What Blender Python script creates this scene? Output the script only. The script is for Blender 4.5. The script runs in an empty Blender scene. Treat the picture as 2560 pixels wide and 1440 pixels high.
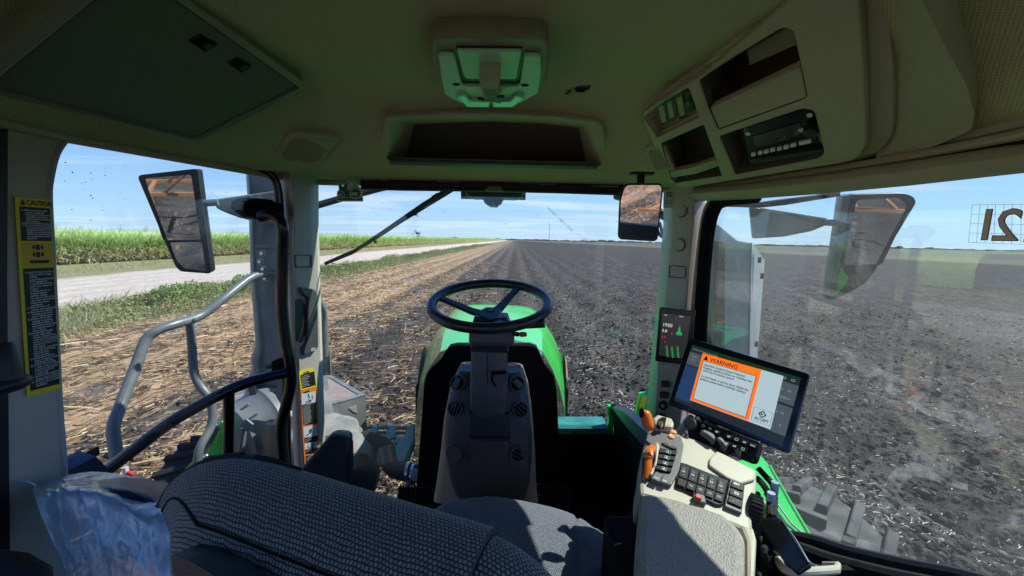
import bpy, math, random
import numpy as np
from math import sin, cos, tan, pi, radians, sqrt, atan2
from mathutils import Vector, Matrix
random.seed(4); RNG = np.random.default_rng(7)
SC = bpy.context.scene; COL = SC.collection

# ------------------------------------------------------------------ camera
FPX = 962.0; EYE = Vector((0, 0, 2.8))
_p, _r, _y = radians(7.23), radians(1.26), radians(0.4)
_Rz = Matrix.Rotation(_y, 3, 'Z')
FW = _Rz @ Vector((0, cos(_p), -sin(_p)))
_r0 = _Rz @ Vector((1, 0, 0)); _u0 = _Rz @ Vector((0, sin(_p), cos(_p)))
IR = _r0*cos(_r) + _u0*sin(_r); IU = -_r0*sin(_r) + _u0*cos(_r)
cd = bpy.data.cameras.new('camera'); cam = bpy.data.objects.new('camera', cd); COL.objects.link(cam)
cd.sensor_width = 36; cd.lens = 36*FPX/2560; cd.clip_start = 0.02; cd.clip_end = 8000
Mx = Matrix((IR, IU, -FW)).transposed().to_4x4(); Mx.translation = EYE
cam.matrix_world = Mx; SC.camera = cam

# ------------------------------------------------------------------ sky, sun, exposure
SUN_EL, SUN_AZ = radians(50), radians(68)            # azimuth clockwise from +Y
w = bpy.data.worlds.new('World'); SC.world = w; w.use_nodes = True
wn, wl = w.node_tree.nodes, w.node_tree.links; wn.clear()
wo = wn.new('ShaderNodeOutputWorld'); wb = wn.new('ShaderNodeBackground'); wl.new(wb.outputs[0], wo.inputs[0])
sky = wn.new('ShaderNodeTexSky'); sky.sky_type = 'NISHITA'; sky.sun_disc = False
sky.sun_elevation = SUN_EL; sky.sun_rotation = SUN_AZ; sky.air_density = 1.0; sky.dust_density = 0.6; sky.ozone_density = 1.6
wtc = wn.new('ShaderNodeTexCoord'); wsep = wn.new('ShaderNodeSeparateXYZ'); wl.new(wtc.outputs['Generated'], wsep.inputs[0])
def wmath(op, a, b=None, c=None):
    n = wn.new('ShaderNodeMath'); n.operation = op
    for i, v in enumerate((a, b, c)):
        if v is None: continue
        if isinstance(v, (int, float)): n.inputs[i].default_value = v
        else: wl.new(v, n.inputs[i])
    return n.outputs[0]
# flat cloud layer: direction projected on a plane overhead
zz = wmath('ADD', wmath('MAXIMUM', wsep.outputs[2], 0.0), 0.045)
cx_ = wmath('DIVIDE', wsep.outputs[0], zz); cy_ = wmath('DIVIDE', wsep.outputs[1], zz)
cmb = wn.new('ShaderNodeCombineXYZ'); wl.new(cx_, cmb.inputs[0]); wl.new(cy_, cmb.inputs[1])
mp = wn.new('ShaderNodeMapping'); wl.new(cmb.outputs[0], mp.inputs[0]); mp.inputs['Scale'].default_value = (0.16, 0.34, 1); mp.inputs['Rotation'].default_value = (0, 0, 0.25)
n1 = wn.new('ShaderNodeTexNoise'); wl.new(mp.outputs[0], n1.inputs[0]); n1.inputs['Scale'].default_value = 1.6; n1.inputs['Detail'].default_value = 7; n1.inputs['Roughness'].default_value = 0.58; n1.inputs['Distortion'].default_value = 0.5
cr = wn.new('ShaderNodeValToRGB'); wl.new(n1.outputs[0], cr.inputs[0])
cr.color_ramp.elements[0].position = 0.49; cr.color_ramp.elements[0].color = (0, 0, 0, 1); cr.color_ramp.elements[1].position = 0.68; cr.color_ramp.elements[1].color = (1, 1, 1, 1)
veil = wn.new('ShaderNodeMapRange'); wl.new(wsep.outputs[2], veil.inputs[0]); veil.inputs[1].default_value = 0.0; veil.inputs[2].default_value = 0.30; veil.inputs[3].default_value = 0.72; veil.inputs[4].default_value = 0.0
cf = wmath('MINIMUM', wmath('ADD', wmath('MULTIPLY', cr.outputs[0], 0.75), veil.outputs[0]), 0.92)
wmix = wn.new('ShaderNodeMix'); wmix.data_type = 'RGBA'; wl.new(cf, wmix.inputs[0]); stint = wn.new('ShaderNodeMix'); stint.data_type = 'RGBA'; stint.blend_type = 'MULTIPLY'; stint.inputs[0].default_value = 1; wl.new(sky.outputs[0], stint.inputs[6]); stint.inputs[7].default_value = (0.31, 0.73, 1.40, 1); wl.new(stint.outputs[2], wmix.inputs[6]); wmix.inputs[7].default_value = (5.3, 6.4, 8.3, 1)
wl.new(wmix.outputs[2], wb.inputs[0]); wb.inputs[1].default_value = 0.088
sd = bpy.data.lights.new('sun', 'SUN'); sd.energy = 4.9; sd.angle = radians(0.5); sd.color = (1, 0.95, 0.88)
sun = bpy.data.objects.new('sun', sd); COL.objects.link(sun)
SDIR = Vector((cos(SUN_EL)*sin(SUN_AZ), cos(SUN_EL)*cos(SUN_AZ), sin(SUN_EL)))
sun.rotation_euler = SDIR.to_track_quat('Z', 'Y').to_euler(); sun.location = (20, 10, 30)
SC.view_settings.view_transform = 'Standard'; SC.view_settings.look = 'None'; SC.view_settings.exposure = 0.76; SC.view_settings.gamma = 1
SC.render.engine = 'CYCLES'; SC.cycles.max_bounces = 8; SC.cycles.diffuse_bounces = 5; SC.cycles.transparent_max_bounces = 16
SC.cycles.use_denoising = True; SC.cycles.caustics_reflective = False; SC.cycles.caustics_refractive = False; SC.cycles.sample_clamp_indirect = 6

# ------------------------------------------------------------------ pixel rays onto real planes
def ray(x, y): return FW + IR*((x-1280)/FPX) + IU*((720-y)/FPX)
def PY(x, y, Y): d = ray(x, y); return EYE + d*(Y/d.y)
def PX(x, y, X): d = ray(x, y); return EYE + d*(X/d.x)
def PZ(x, y, Z): d = ray(x, y); return EYE + d*(Z/d.z)   # Z relative to the eye
class Pl:
    """plane through o with axes u, v and normal n (towards the camera)"""
    def __init__(s, o, a, b):
        s.o = Vector(o); s.u = (Vector(a)-s.o).normalized(); t = Vector(b)-s.o
        s.n = s.u.cross(t).normalized()
        if s.n.dot(EYE-s.o) < 0: s.n = -s.n
        s.v = s.n.cross(s.u).normalized()
    def px(s, x, y):
        d = ray(x, y); k = (s.o-EYE).dot(s.n)/d.dot(s.n); P = EYE+d*k-s.o
        return (P.dot(s.u), P.dot(s.v))
    def pp(s, pts): return [s.px(x, y) for x, y in pts]
    def at(s, u, v, h=0): return s.o + s.u*u + s.v*v + s.n*h
    def mat(s): return Matrix((s.u, s.v, s.n)).transposed()
def plane3(p, q, r): return Pl(PY(*p), PY(*q), PY(*r))
def pvert(X0, Y0, X1, Y1): return Pl((X0, Y0, 2.8), (X1, Y1, 2.8), (X0, Y0, 3.8))

def rc(pts, r, n=5):
    """round the corners of a polygon"""
    out = []; N = len(pts)
    for i in range(N):
        p = Vector(pts[i][:2]); a = Vector(pts[i-1][:2])-p; b = Vector(pts[(i+1) % N][:2])-p
        rr = r[i] if isinstance(r, (list, tuple)) else r
        k = min(rr, a.length*0.48, b.length*0.48)
        if k < 1e-6: out.append(tuple(p)); continue
        A = p+a.normalized()*k; B = p+b.normalized()*k
        for j in range(n+1):
            t = j/n; out.append(tuple(A*(1-t)**2 + p*2*t*(1-t) + B*t*t))
    return out
def cat(pts, n=6, closed=False):
    """Catmull-Rom through 3-D points"""
    P = [Vector(p) for p in pts]; N = len(P); out = []
    rng = range(N if closed else N-1)
    for i in rng:
        p0 = P[(i-1) % N] if closed or i > 0 else P[0]*2-P[1]
        p1, p2 = P[i], P[(i+1) % N]
        p3 = P[(i+2) % N] if closed or i+2 < N else P[-1]*2-P[-2]
        for j in range(n):
            t = j/n
            out.append(0.5*((2*p1)+(p2-p0)*t+(2*p0-5*p1+4*p2-p3)*t*t+(3*p1-p0-3*p2+p3)*t**3))
    if not closed: out.append(P[-1])
    return out
def circ(cx, cy, rx, ry=None, n=24, a0=0.0):
    ry = ry or rx
    return [(cx+rx*cos(a0+2*pi*i/n), cy+ry*sin(a0+2*pi*i/n)) for i in range(n)]
def rect(u0, v0, u1, v1): return [(u0, v0), (u1, v0), (u1, v1), (u0, v1)]

class MB:
    """collects shapes in world space and links them as ONE mesh object"""
    def __init__(s): s.V = []; s.F = []; s.M = []; s.UV = []; s.mats = []; s.nv = 0
    def slot(s, m):
        if m not in s.mats: s.mats.append(m)
        return s.mats.index(m)
    def add(s, verts, faces, m, uvs=None):
        k = s.slot(m); b = s.nv
        s.V.append(np.array([tuple(v) for v in verts], dtype=np.float64).reshape(-1, 3)); s.nv += len(verts)
        for i, f in enumerate(faces):
            s.F.append(tuple(b+j for j in f)); s.M.append(k)
            s.UV.append(uvs[i] if uvs is not None else None)
        return s
    def curve(s, pl, cu, m, h):
        o = bpy.data.objects.new('tmp', cu); me = bpy.data.meshes.new_from_object(o)
        n = len(me.vertices); co = np.empty(n*3); me.vertices.foreach_get('co', co); co = co.reshape(-1, 3)
        R = np.array(pl.mat()); W = co @ R.T + np.array(pl.o) + np.array(pl.n)*h
        s.add(W, [tuple(p.vertices) for p in me.polygons], m)
        bpy.data.objects.remove(o); bpy.data.curves.remove(cu); bpy.data.meshes.remove(me)
        return s
    def prism(s, pl, loops, m, h0=0.0, h1=0.005, bev=0.0):
        """2-D outline (first) with holes (rest), extruded between two heights over the plane"""
        if not isinstance(loops[0][0], (list, tuple)): loops = [loops]
        cu = bpy.data.curves.new('c', 'CURVE'); cu.dimensions = '2D'; cu.fill_mode = 'BOTH'
        t = h1-h0; bev = min(bev, t*0.49); cu.extrude = t/2-bev; cu.bevel_depth = bev; cu.bevel_resolution = 1; cu.offset = -bev
        for L in loops:
            sp = cu.splines.new('POLY'); sp.points.add(len(L)-1); sp.use_cyclic_u = True
            for i, p in enumerate(L): sp.points[i].co = (p[0], p[1], 0, 1)
        return s.curve(pl, cu, m, (h0+h1)/2)
    def text(s, pl, u, v, body, size, m, h=0.0006, ax='LEFT', rot=0.0, sx=1.0, bold=0.0, mirror=False, sp=1.0):
        cu = bpy.data.curves.new('t', 'FONT'); cu.body = body; cu.size = size; cu.align_x = ax; cu.resolution_u = 2
        cu.extrude = 0.0001; cu.offset = bold; cu.space_line = sp
        o = bpy.data.objects.new('tmp', cu); me = bpy.data.meshes.new_from_object(o)
        n = len(me.vertices); co = np.empty(n*3); me.vertices.foreach_get('co', co); co = co.reshape(-1, 3)
        co[:, 0] *= sx*(-1 if mirror else 1); c, d = cos(rot), sin(rot)
        x = co[:, 0]*c-co[:, 1]*d+u; y = co[:, 0]*d+co[:, 1]*c+v; co[:, 0] = x; co[:, 1] = y
        W = co @ np.array(pl.mat()).T + np.array(pl.o) + np.array(pl.n)*h
        s.add(W, [tuple(p.vertices) for p in me.polygons], m)
        bpy.data.objects.remove(o); bpy.data.curves.remove(cu); bpy.data.meshes.remove(me)
        return s
    def loft(s, rings, m, caps=True, closed=True, uv=False):
        n = len(rings[0]); V = [p for r in rings for p in r]; Fc = []; U = [] if uv else None
        us = [0.0]
        if uv:
            mid = rings[len(rings)//2]
            for j in range(n): us.append(us[-1]+(Vector(mid[(j+1) % n])-Vector(mid[j])).length)
            vs = [0.0]
            for i in range(1, len(rings)):
                vs.append(vs[-1]+(sum((Vector(p) for p in rings[i]), Vector())/n-sum((Vector(p) for p in rings[i-1]), Vector())/n).length)
        for i in range(len(rings)-1):
            for j in range(n if closed else n-1):
                k = (j+1) % n
                Fc.append((i*n+j, i*n+k, (i+1)*n+k, (i+1)*n+j))
                if uv: U.append(((us[j], vs[i]), (us[j+1], vs[i]), (us[j+1], vs[i+1]), (us[j], vs[i+1])))
        if caps and closed:
            Fc.append(tuple(reversed(range(n)))); Fc.append(tuple(range((len(rings)-1)*n, len(rings)*n)))
            if uv: U += [None, None]
        return s.add(V, Fc, m, U)
    def tube(s, pts, r, m, n=10, caps=True, closed=False, flat=1.0):
        P = [Vector(p) for p in pts]; N = len(P)
        R = list(r) if isinstance(r, (list, tuple)) else [r]*N
        if len(R) != N: R = [R[min(len(R)-1, int(i*(len(R)-1)/(N-1)+0.5))] + 0 for i in range(N)]
        T = []
        for i in range(N):
            a = P[i-1] if (i > 0 or closed) else P[0]; b = P[(i+1) % N] if (i < N-1 or closed) else P[-1]
            T.append((b-a).normalized())
        up = Vector((0, 0, 1)) if abs(T[0].z) < 0.9 else Vector((1, 0, 0))
        nx = T[0].cross(up).normalized(); rings = []
        for i in range(N):
            nx = (nx-T[i]*nx.dot(T[i])).normalized(); ny = T[i].cross(nx)
            rings.append([P[i]+nx*(R[i]*cos(2*pi*j/n))+ny*(R[i]*flat*sin(2*pi*j/n)) for j in range(n)])
        if closed: rings.append(rings[0])
        return s.loft(rings, m, caps=caps and not closed)
    def box(s, c, size, m, R=None, bev=0.0):
        R = R or Matrix.Identity(3); c = Vector(c); pl = Pl.__new__(Pl)
        pl.u, pl.v, pl.n = R.col[0].copy(), R.col[1].copy(), R.col[2].copy(); pl.o = c
        x, y, z = size[0]/2, size[1]/2, size[2]/2
        L = rect(-x, -y, x, y)
        if bev: L = rc(L, bev, 3)
        return s.prism(pl, L, m, -z, z, bev)
    def lathe(s, p0, p1, prof, m, n=24):
        """prof: (t along the axis 0..1, radius)"""
        p0, p1 = Vector(p0), Vector(p1); T = (p1-p0).normalized()
        a = T.cross(Vector((0, 0, 1)) if abs(T.z) < 0.9 else Vector((1, 0, 0))).normalized(); b = T.cross(a)
        rings = [[p0+(p1-p0)*t+a*(r*cos(2*pi*j/n))+b*(r*sin(2*pi*j/n)) for j in range(n)] for t, r in prof]
        return s.loft(rings, m)
    def ell(s, c, rx, ry, rz, m, R=None, nu=16, nv=10, ex=1.0):
        R = R or Matrix.Identity(3); c = Vector(c); rings = []
        def pw(v): return math.copysign(abs(v)**ex, v)
        for i in range(nv+1):
            a = -pi/2+pi*(0.02+0.96*i/nv)
            rings.append([c+R @ Vector((rx*pw(cos(a))*pw(cos(2*pi*j/nu)), ry*pw(cos(a))*pw(sin(2*pi*j/nu)), rz*pw(sin(a)))) for j in range(nu)])
        return s.loft(rings, m)
    def grid(s, G, m, uv=None):
        a, b = len(G), len(G[0]); V = [p for r in G for p in r]; Fc = []; U = []
        for i in range(a-1):
            for j in range(b-1):
                Fc.append((i*b+j, i*b+j+1, (i+1)*b+j+1, (i+1)*b+j))
                if uv: U.append((uv[i][j], uv[i][j+1], uv[i+1][j+1], uv[i+1][j]))
        return s.add(V, Fc, m, U if uv else None)
    def build(s, name, parent=None, sharp=35, sub=0, flatshade=False):
        me = bpy.data.meshes.new(name); V = np.concatenate(s.V)
        base = np.array(WL.get(parent.name, (0, 0, 0))) if parent else V.mean(axis=0)*0
        if parent is None:
            mn = V.min(axis=0); mxx = V.max(axis=0); base = np.array([(mn[0]+mxx[0])/2, (mn[1]+mxx[1])/2, mn[2]])
        V = V-base
        me.from_pydata(V.tolist(), [], s.F); me.update()
        for m in s.mats: me.materials.append(m)
        me.polygons.foreach_set('material_index', s.M)
        if any(u is not None for u in s.UV):
            uvl = me.uv_layers.new(name='UVMap'); data = []
            for f, u in zip(s.F, s.UV):
                data += [c for q in u for c in q] if u is not None else [0.0, 0.0]*len(f)
            uvl.data.foreach_set('uv', data)
        if not flatshade:
            me.polygons.foreach_set('use_smooth', [True]*len(s.F)); me.set_sharp_from_angle(angle=radians(sharp))
        o = bpy.data.objects.new(name, me); COL.objects.link(o)
        if parent: o.parent = parent; WL[o.name] = tuple(base)
        else: o.location = tuple(base); WL[o.name] = tuple(base)
        if sub:
            md = o.modifiers.new('smooth', 'SUBSURF'); md.levels = sub; md.render_levels = sub
        return o
WL = {}     # world position of every object's origin
def thing(name, label, cat, loc, group=None):
    o = bpy.data.objects.new(name, None); COL.objects.link(o); o.location = loc; o.empty_display_size = 0.1
    WL[o.name] = tuple(loc); o['label'] = label; o['category'] = cat
    if group: o['group'] = group
    return o
def tag(o, label=None, cat=None, group=None, kind=None):
    for k, v in (('label', label), ('category', cat), ('group', group), ('kind', kind)):
        if v: o[k] = v
    return o

# ------------------------------------------------------------------ materials
def newmat(name):
    m = bpy.data.materials.new(name); m.use_nodes = True; nt = m.node_tree
    return m, nt.nodes, nt.links, nt.nodes['Principled BSDF']
def mat(name, col, rough=0.5, metal=0.0, spec=0.5, bump=0.0, bscale=800.0, var=0.0, vscale=4.0, coat=0.0, col2=None, dirt=0.0, emit=0.0, trans=0.0, kind='NOISE', detail=3.0):
    m, N, L, B = newmat(name)
    B.inputs['Base Color'].default_value = (*col, 1); B.inputs['Roughness'].default_value = rough
    B.inputs['Metallic'].default_value = metal; B.inputs['Specular IOR Level'].default_value = spec
    if coat: B.inputs['Coat Weight'].default_value = coat; B.inputs['Coat Roughness'].default_value = 0.06
    if emit: B.inputs['Emission Color'].default_value = (*col, 1); B.inputs['Emission Strength'].default_value = emit
    tc = N.new('ShaderNodeTexCoord')
    if var or dirt or col2:
        n = N.new('ShaderNodeTexNoise'); L.new(tc.outputs['Object'], n.inputs[0]); n.inputs['Scale'].default_value = vscale; n.inputs['Detail'].default_value = 6; n.inputs['Roughness'].default_value = 0.6
        r = N.new('ShaderNodeValToRGB'); L.new(n.outputs[0], r.inputs[0]); r.color_ramp.elements[0].position = 0.35; r.color_ramp.elements[1].position = 0.68
        c2 = col2 or tuple(min(1, c*(1+var)) for c in col); c1 = tuple(c*(1-var) for c in col) if not col2 else col
        r.color_ramp.elements[0].color = (*c1, 1); r.color_ramp.elements[1].color = (*c2, 1)
        L.new(r.outputs[0], B.inputs['Base Color'])
        if emit: L.new(r.outputs[0], B.inputs['Emission Color'])
        q = N.new('ShaderNodeMapRange'); L.new(n.outputs[0], q.inputs[0]); q.inputs[1].default_value = 0.3; q.inputs[2].default_value = 0.7; q.inputs[3].default_value = max(0.02, rough-0.08); q.inputs[4].default_value = min(1, rough+0.1)
        L.new(q.outputs[0], B.inputs['Roughness'])
    if bump:
        if kind == 'VORONOI':
            t = N.new('ShaderNodeTexVoronoi'); out = t.outputs['Distance']
        else:
            t = N.new('ShaderNodeTexNoise'); t.inputs['Detail'].default_value = detail; out = t.outputs[0]
        L.new(tc.outputs['Object'], t.inputs[0]); t.inputs['Scale'].default_value = bscale
        b = N.new('ShaderNodeBump'); b.inputs['Strength'].default_value = bump; b.inputs['Distance'].default_value = 0.002
        L.new(out, b.inputs['Height']); L.new(b.outputs[0], B.inputs['Normal'])
    return m
# ------------------------------------------------------------------ ground
def vnoise(x, y, seed=0):
    xi = np.floor(x).astype(np.int64); yi = np.floor(y).astype(np.int64); fx = x-xi; fy = y-yi
    fx = fx*fx*(3-2*fx); fy = fy*fy*(3-2*fy)
    def h(a, b):
        n = (a*374761393 + b*668265263 + seed*974711) & 0xffffffff
        n = ((n ^ (n >> 13))*1274126177) & 0xffffffff
        return ((n ^ (n >> 16)) & 0xffff)/65535.0
    return (h(xi, yi)*(1-fx)+h(xi+1, yi)*fx)*(1-fy)+(h(xi, yi+1)*(1-fx)+h(xi+1, yi+1)*fx)*fy
def fbm(x, y, o=4, seed=0):
    a = 0; k = 1.0; t = 0
    for i in range(o): a = a+vnoise(x*2**i, y*2**i, seed+i)*k; t += k; k *= 0.55
    return a/t
def sstep(a, b, x): t = np.clip((x-a)/(b-a), 0, 1); return t*t*(3-2*t)
def gheight(x, y):
    rows = np.cos(2*np.pi*(x+0.35*(vnoise(x*0+3, y*0.3, 5)-0.5))/1.75)
    field = sstep(-12.6, -11.0, x)
    near = sstep(220, 20, np.abs(y)+np.abs(x)*0.5)
    h = field*(0.075*rows*(0.5+0.5*near)*(0.3+0.7*sstep(9, 1, x))+0.22*(fbm(x*0.9, y*0.9, 3, 2)-0.5)*near+0.13*(fbm(x*4.2, y*4.2, 3, 9)-0.5)*near*sstep(-9, -1, x)+0.05*(fbm(x*4, y*4, 2, 9)-0.5)*near+0.085*(fbm(x*11, y*11, 3, 77)-0.5)*sstep(24, 10, np.hypot(x, y))*sstep(-9, -3, x))
    h = h+(1-field)*(-0.10+0.05*fbm(x*0.3, y*0.3, 3, 4))
    return h
def ground():
    rr = [0.35]
    while rr[-1] < 6000: rr.append(rr[-1]*1.0135+0.004)
    rr = np.array(rr)
    th = np.concatenate([np.linspace(-180, -62, 60)[:-1], np.linspace(-62, 62, 760), np.linspace(62, 180, 60)[1:]])
    th = np.radians(th)
    R, T = np.meshgrid(rr, th, indexing='ij'); X = R*np.sin(T); Y = R*np.cos(T); Z = gheight(X, Y)
    V = np.stack([X, Y, Z], -1).reshape(-1, 3); a, b = X.shape
    i = np.arange(a-1)[:, None]*b+np.arange(b-1)[None, :]
    Fq = np.stack([i, i+1, i+b+1, i+b], -1).reshape(-1, 4)
    me = bpy.data.meshes.new('ground'); me.vertices.add(len(V)); me.vertices.foreach_set('co', V.ravel())
    me.loops.add(Fq.size); me.loops.foreach_set('vertex_index', Fq.ravel()); me.polygons.add(len(Fq))
    me.polygons.foreach_set('loop_start', np.arange(len(Fq))*4); me.polygons.foreach_set('loop_total', np.full(len(Fq), 4))
    me.polygons.foreach_set('use_smooth', np.ones(len(Fq), bool)); me.update(); me.validate()
    o = bpy.data.objects.new('ground', me); COL.objects.link(o); o['kind'] = 'structure'
    m, N, L, B = newmat('field_soil'); me.materials.append(m); B.inputs['Roughness'].default_value = 0.95; B.inputs['Specular IOR Level'].default_value = 0.15
    geo = N.new('ShaderNodeNewGeometry'); sp = N.new('ShaderNodeSeparateXYZ'); L.new(geo.outputs['Position'], sp.inputs[0])
    def M(op, a, b=None, c=None):
        n = N.new('ShaderNodeMath'); n.operation = op
        for i, v in enumerate((a, b, c)):
            if v is None: continue
            if isinstance(v, (int, float)): n.inputs[i].default_value = v
            else: L.new(v, n.inputs[i])
        return n.outputs[0]
    def noise(sc, det=5, rough=0.6, scale=(1, 1, 1), dist=0.0, rotz=0.0):
        mp = N.new('ShaderNodeMapping'); L.new(geo.outputs['Position'], mp.inputs[0]); mp.inputs['Scale'].default_value = scale; mp.inputs['Rotation'].default_value = (0, 0, rotz)
        n = N.new('ShaderNodeTexNoise'); L.new(mp.outputs[0], n.inputs[0]); n.inputs['Scale'].default_value = sc; n.inputs['Detail'].default_value = det; n.inputs['Roughness'].default_value = rough; n.inputs['Distortion'].default_value = dist
        return n.outputs[0]
    def ramp(v, a, b, c0=0.0, c1=1.0):
        r = N.new('ShaderNodeMapRange'); r.interpolation_type = 'SMOOTHSTEP'; L.new(v, r.inputs[0])
        for k, q in enumerate((a, b, c0, c1)): r.inputs[k+1].default_value = q
        return r.outputs[0]
    def mix(f, a, b):
        n = N.new('ShaderNodeMix'); n.data_type = 'RGBA'
        for s_, v in ((0, f), (6, a), (7, b)):
            if isinstance(v, tuple): n.inputs[s_].default_value = (*v, 1)
            elif isinstance(v, (int, float)): n.inputs[s_].default_value = v
            else: L.new(v, n.inputs[s_])
        return n.outputs[2]
    x = M('ADD', sp.outputs[0], M('MULTIPLY', M('SUBTRACT', noise(0.25, 4), 0.5), 2.2))
    y = sp.outputs[1]
    fine = noise(9, 6, 0.7); mid = noise(1.3, 5, 0.6)
    soil = mix(ramp(fine, 0.34, 0.66), (0.007, 0.006, 0.0055), (0.062, 0.050, 0.044))
    soil = mix(ramp(noise(34, 4, 0.75), 0.60, 0.70), soil, (0.26, 0.235, 0.205))
    soil = mix(ramp(mid, 0.45, 0.7), soil, (0.078, 0.066, 0.060))
    # pale ash / crop litter: thin streaks in two directions
    s1 = noise(14, 4, 0.7, (1.0, 0.16, 1), 1.2, 0.5); s2 = noise(14, 4, 0.7, (1.0, 0.16, 1), 1.2, -0.9); s3 = noise(8, 4, 0.7, (1, 0.2, 1), 1.0, 1.5)
    st = M('MAXIMUM', M('MAXIMUM', s1, s2), s3)
    strawc = mix(noise(3, 4), (0.32, 0.195, 0.11), (0.44, 0.30, 0.175))
    rowm = M('ADD', M('MULTIPLY', M('COSINE', M('MULTIPLY', sp.outputs[0], 2*pi/1.75)), -0.5), 0.5)
    soil = mix(M('MULTIPLY', M('MULTIPLY', M('MULTIPLY', rowm, rowm), 0.5), ramp(x, 7, 0)), soil, (0.10, 0.083, 0.073))
    cover = M('ADD', ramp(x, -1.2, -7.5), M('MULTIPLY', M('MULTIPLY', rowm, ramp(x, 0.8, -2.5)), 0.35))
    thr = M('SUBTRACT', 0.70, M('MULTIPLY', cover, 0.17))
    smask = M('MULTIPLY', ramp(M('SUBTRACT', st, thr), -0.01, 0.05), M('MINIMUM', M('ADD', cover, 0.30), 0.95))
    col = mix(smask, soil, strawc)
    # far field reads paler and smoother
    far = ramp(y, 25, 190)
    leftc = mix(ramp(x, -14, 6), (0.27, 0.19, 0.135), (0.042, 0.036, 0.034)); leftc = mix(M('MULTIPLY', M('MULTIPLY', rowm, 0.4), ramp(x, 14, 2, 0.25, 1.0)), leftc, (0.10, 0.08, 0.07))
    col = mix(M('MULTIPLY', far, 0.75), col, leftc)
    # patches of pale ash in the left field
    ash = M('MULTIPLY', ramp(noise(0.55, 4), 0.52, 0.66), ramp(x, 0.5, -4))
    col = mix(M('MULTIPLY', ash, 0.55), col, (0.20, 0.185, 0.172))
    # strip of weeds, road, verge, cane floor
    weeds = mix(fine, (0.10, 0.12, 0.05), (0.26, 0.22, 0.12))
    col = mix(ramp(x, -11.4, -12.4), col, weeds)
    road = mix(noise(0.9, 6, 0.65, (1.6, 0.25, 1)), (0.47, 0.385, 0.32), (0.56, 0.47, 0.40))
    road = mix(ramp(noise(5, 6, .7, (1, .4, 1)), .55, .75), road, (0.34, 0.29, 0.24))
    col = mix(ramp(x, -15.6, -17.6), col, road)
    verge = mix(noise(2.2, 6, 0.7), (0.16, 0.17, 0.07), (0.34, 0.29, 0.16))
    col = mix(ramp(x, -26.2, -27.4), col, verge)
    col = mix(ramp(x, -37, -39), col, (0.10, 0.13, 0.05))
    # pale fallow strip and green crop far to the right
    rx = M('ADD', sp.outputs[0], M('MULTIPLY', y, 0.15))
    col = mix(ramp(rx, 100, 112), col, mix(noise(0.15, 4), (0.13, 0.115, 0.085), (0.11, 0.11, 0.07)))
    col = mix(ramp(rx, 150, 170), col, (0.095, 0.09, 0.075))
    L.new(col, B.inputs['Base Color'])
    bp = N.new('ShaderNodeBump'); bp.inputs['Strength'].default_value = 0.9; bp.inputs['Distance'].default_value = 0.05
    L.new(M('ADD', M('MULTIPLY', fine, ramp(x, -17, -13)), M('MULTIPLY', smask, 0.4)), bp.inputs['Height']); L.new(bp.outputs[0], B.inputs['Normal'])
    return o
ground()

def fast_mesh(name, V, Fq, mats, uv=None, midx=None, smooth=False):
    me = bpy.data.meshes.new(name); me.vertices.add(len(V)); me.vertices.foreach_set('co', np.ascontiguousarray(V, dtype=np.float32).ravel())
    me.loops.add(Fq.size); me.loops.foreach_set('vertex_index', Fq.ravel().astype(np.int32)); me.polygons.add(len(Fq)); k = Fq.shape[1]
    me.polygons.foreach_set('loop_start', (np.arange(len(Fq))*k).astype(np.int32)); me.polygons.foreach_set('loop_total', np.full(len(Fq), k, np.int32))
    for m in mats: me.materials.append(m)
    if midx is not None: me.polygons.foreach_set('material_index', midx.astype(np.int32))
    me.update()
    if uv is not None:
        l = me.uv_layers.new(name='UVMap'); l.data.foreach_set('uv', uv[Fq.ravel()].astype(np.float32).ravel())
    if smooth: me.polygons.foreach_set('use_smooth', np.ones(len(Fq), bool))
    o = bpy.data.objects.new(name, me); COL.objects.link(o); return o
def blades(base, d0, d1, length, width, nseg, bend, rnd):
    """ribbons: base (n,3), direction at the foot d0, direction at the tip d1; returns V, F, UV(u = random, v = along)"""
    n = len(base); t = np.linspace(0, 1, nseg+1)
    side = np.cross(d0, d1+1e-4*np.array([0.3, 0.5, 0.1])); side /= np.linalg.norm(side, axis=1)[:, None]+1e-9
    V = np.zeros((n, nseg+1, 2, 3)); UV = np.zeros((n, nseg+1, 2, 2)); P = base.copy()
    for i, ti in enumerate(t):
        dd = d0*(1-ti)+d1*ti
        if i: P = P+dd*(length/nseg)[:, None]
        wv = side*(width*(1-0.75*ti**2)/2)[:, None]
        V[:, i, 0] = P-wv; V[:, i, 1] = P+wv; UV[:, i, :, 0] = rnd[:, None]; UV[:, i, :, 1] = ti
    idx = (np.arange(n)*(nseg+1)*2)[:, None]+np.arange(nseg)[None, :]*2
    Fq = np.stack([idx, idx+1, idx+3, idx+2], -1).reshape(-1, 4)
    return V.reshape(-1, 3), Fq, UV.reshape(-1, 2)
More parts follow.
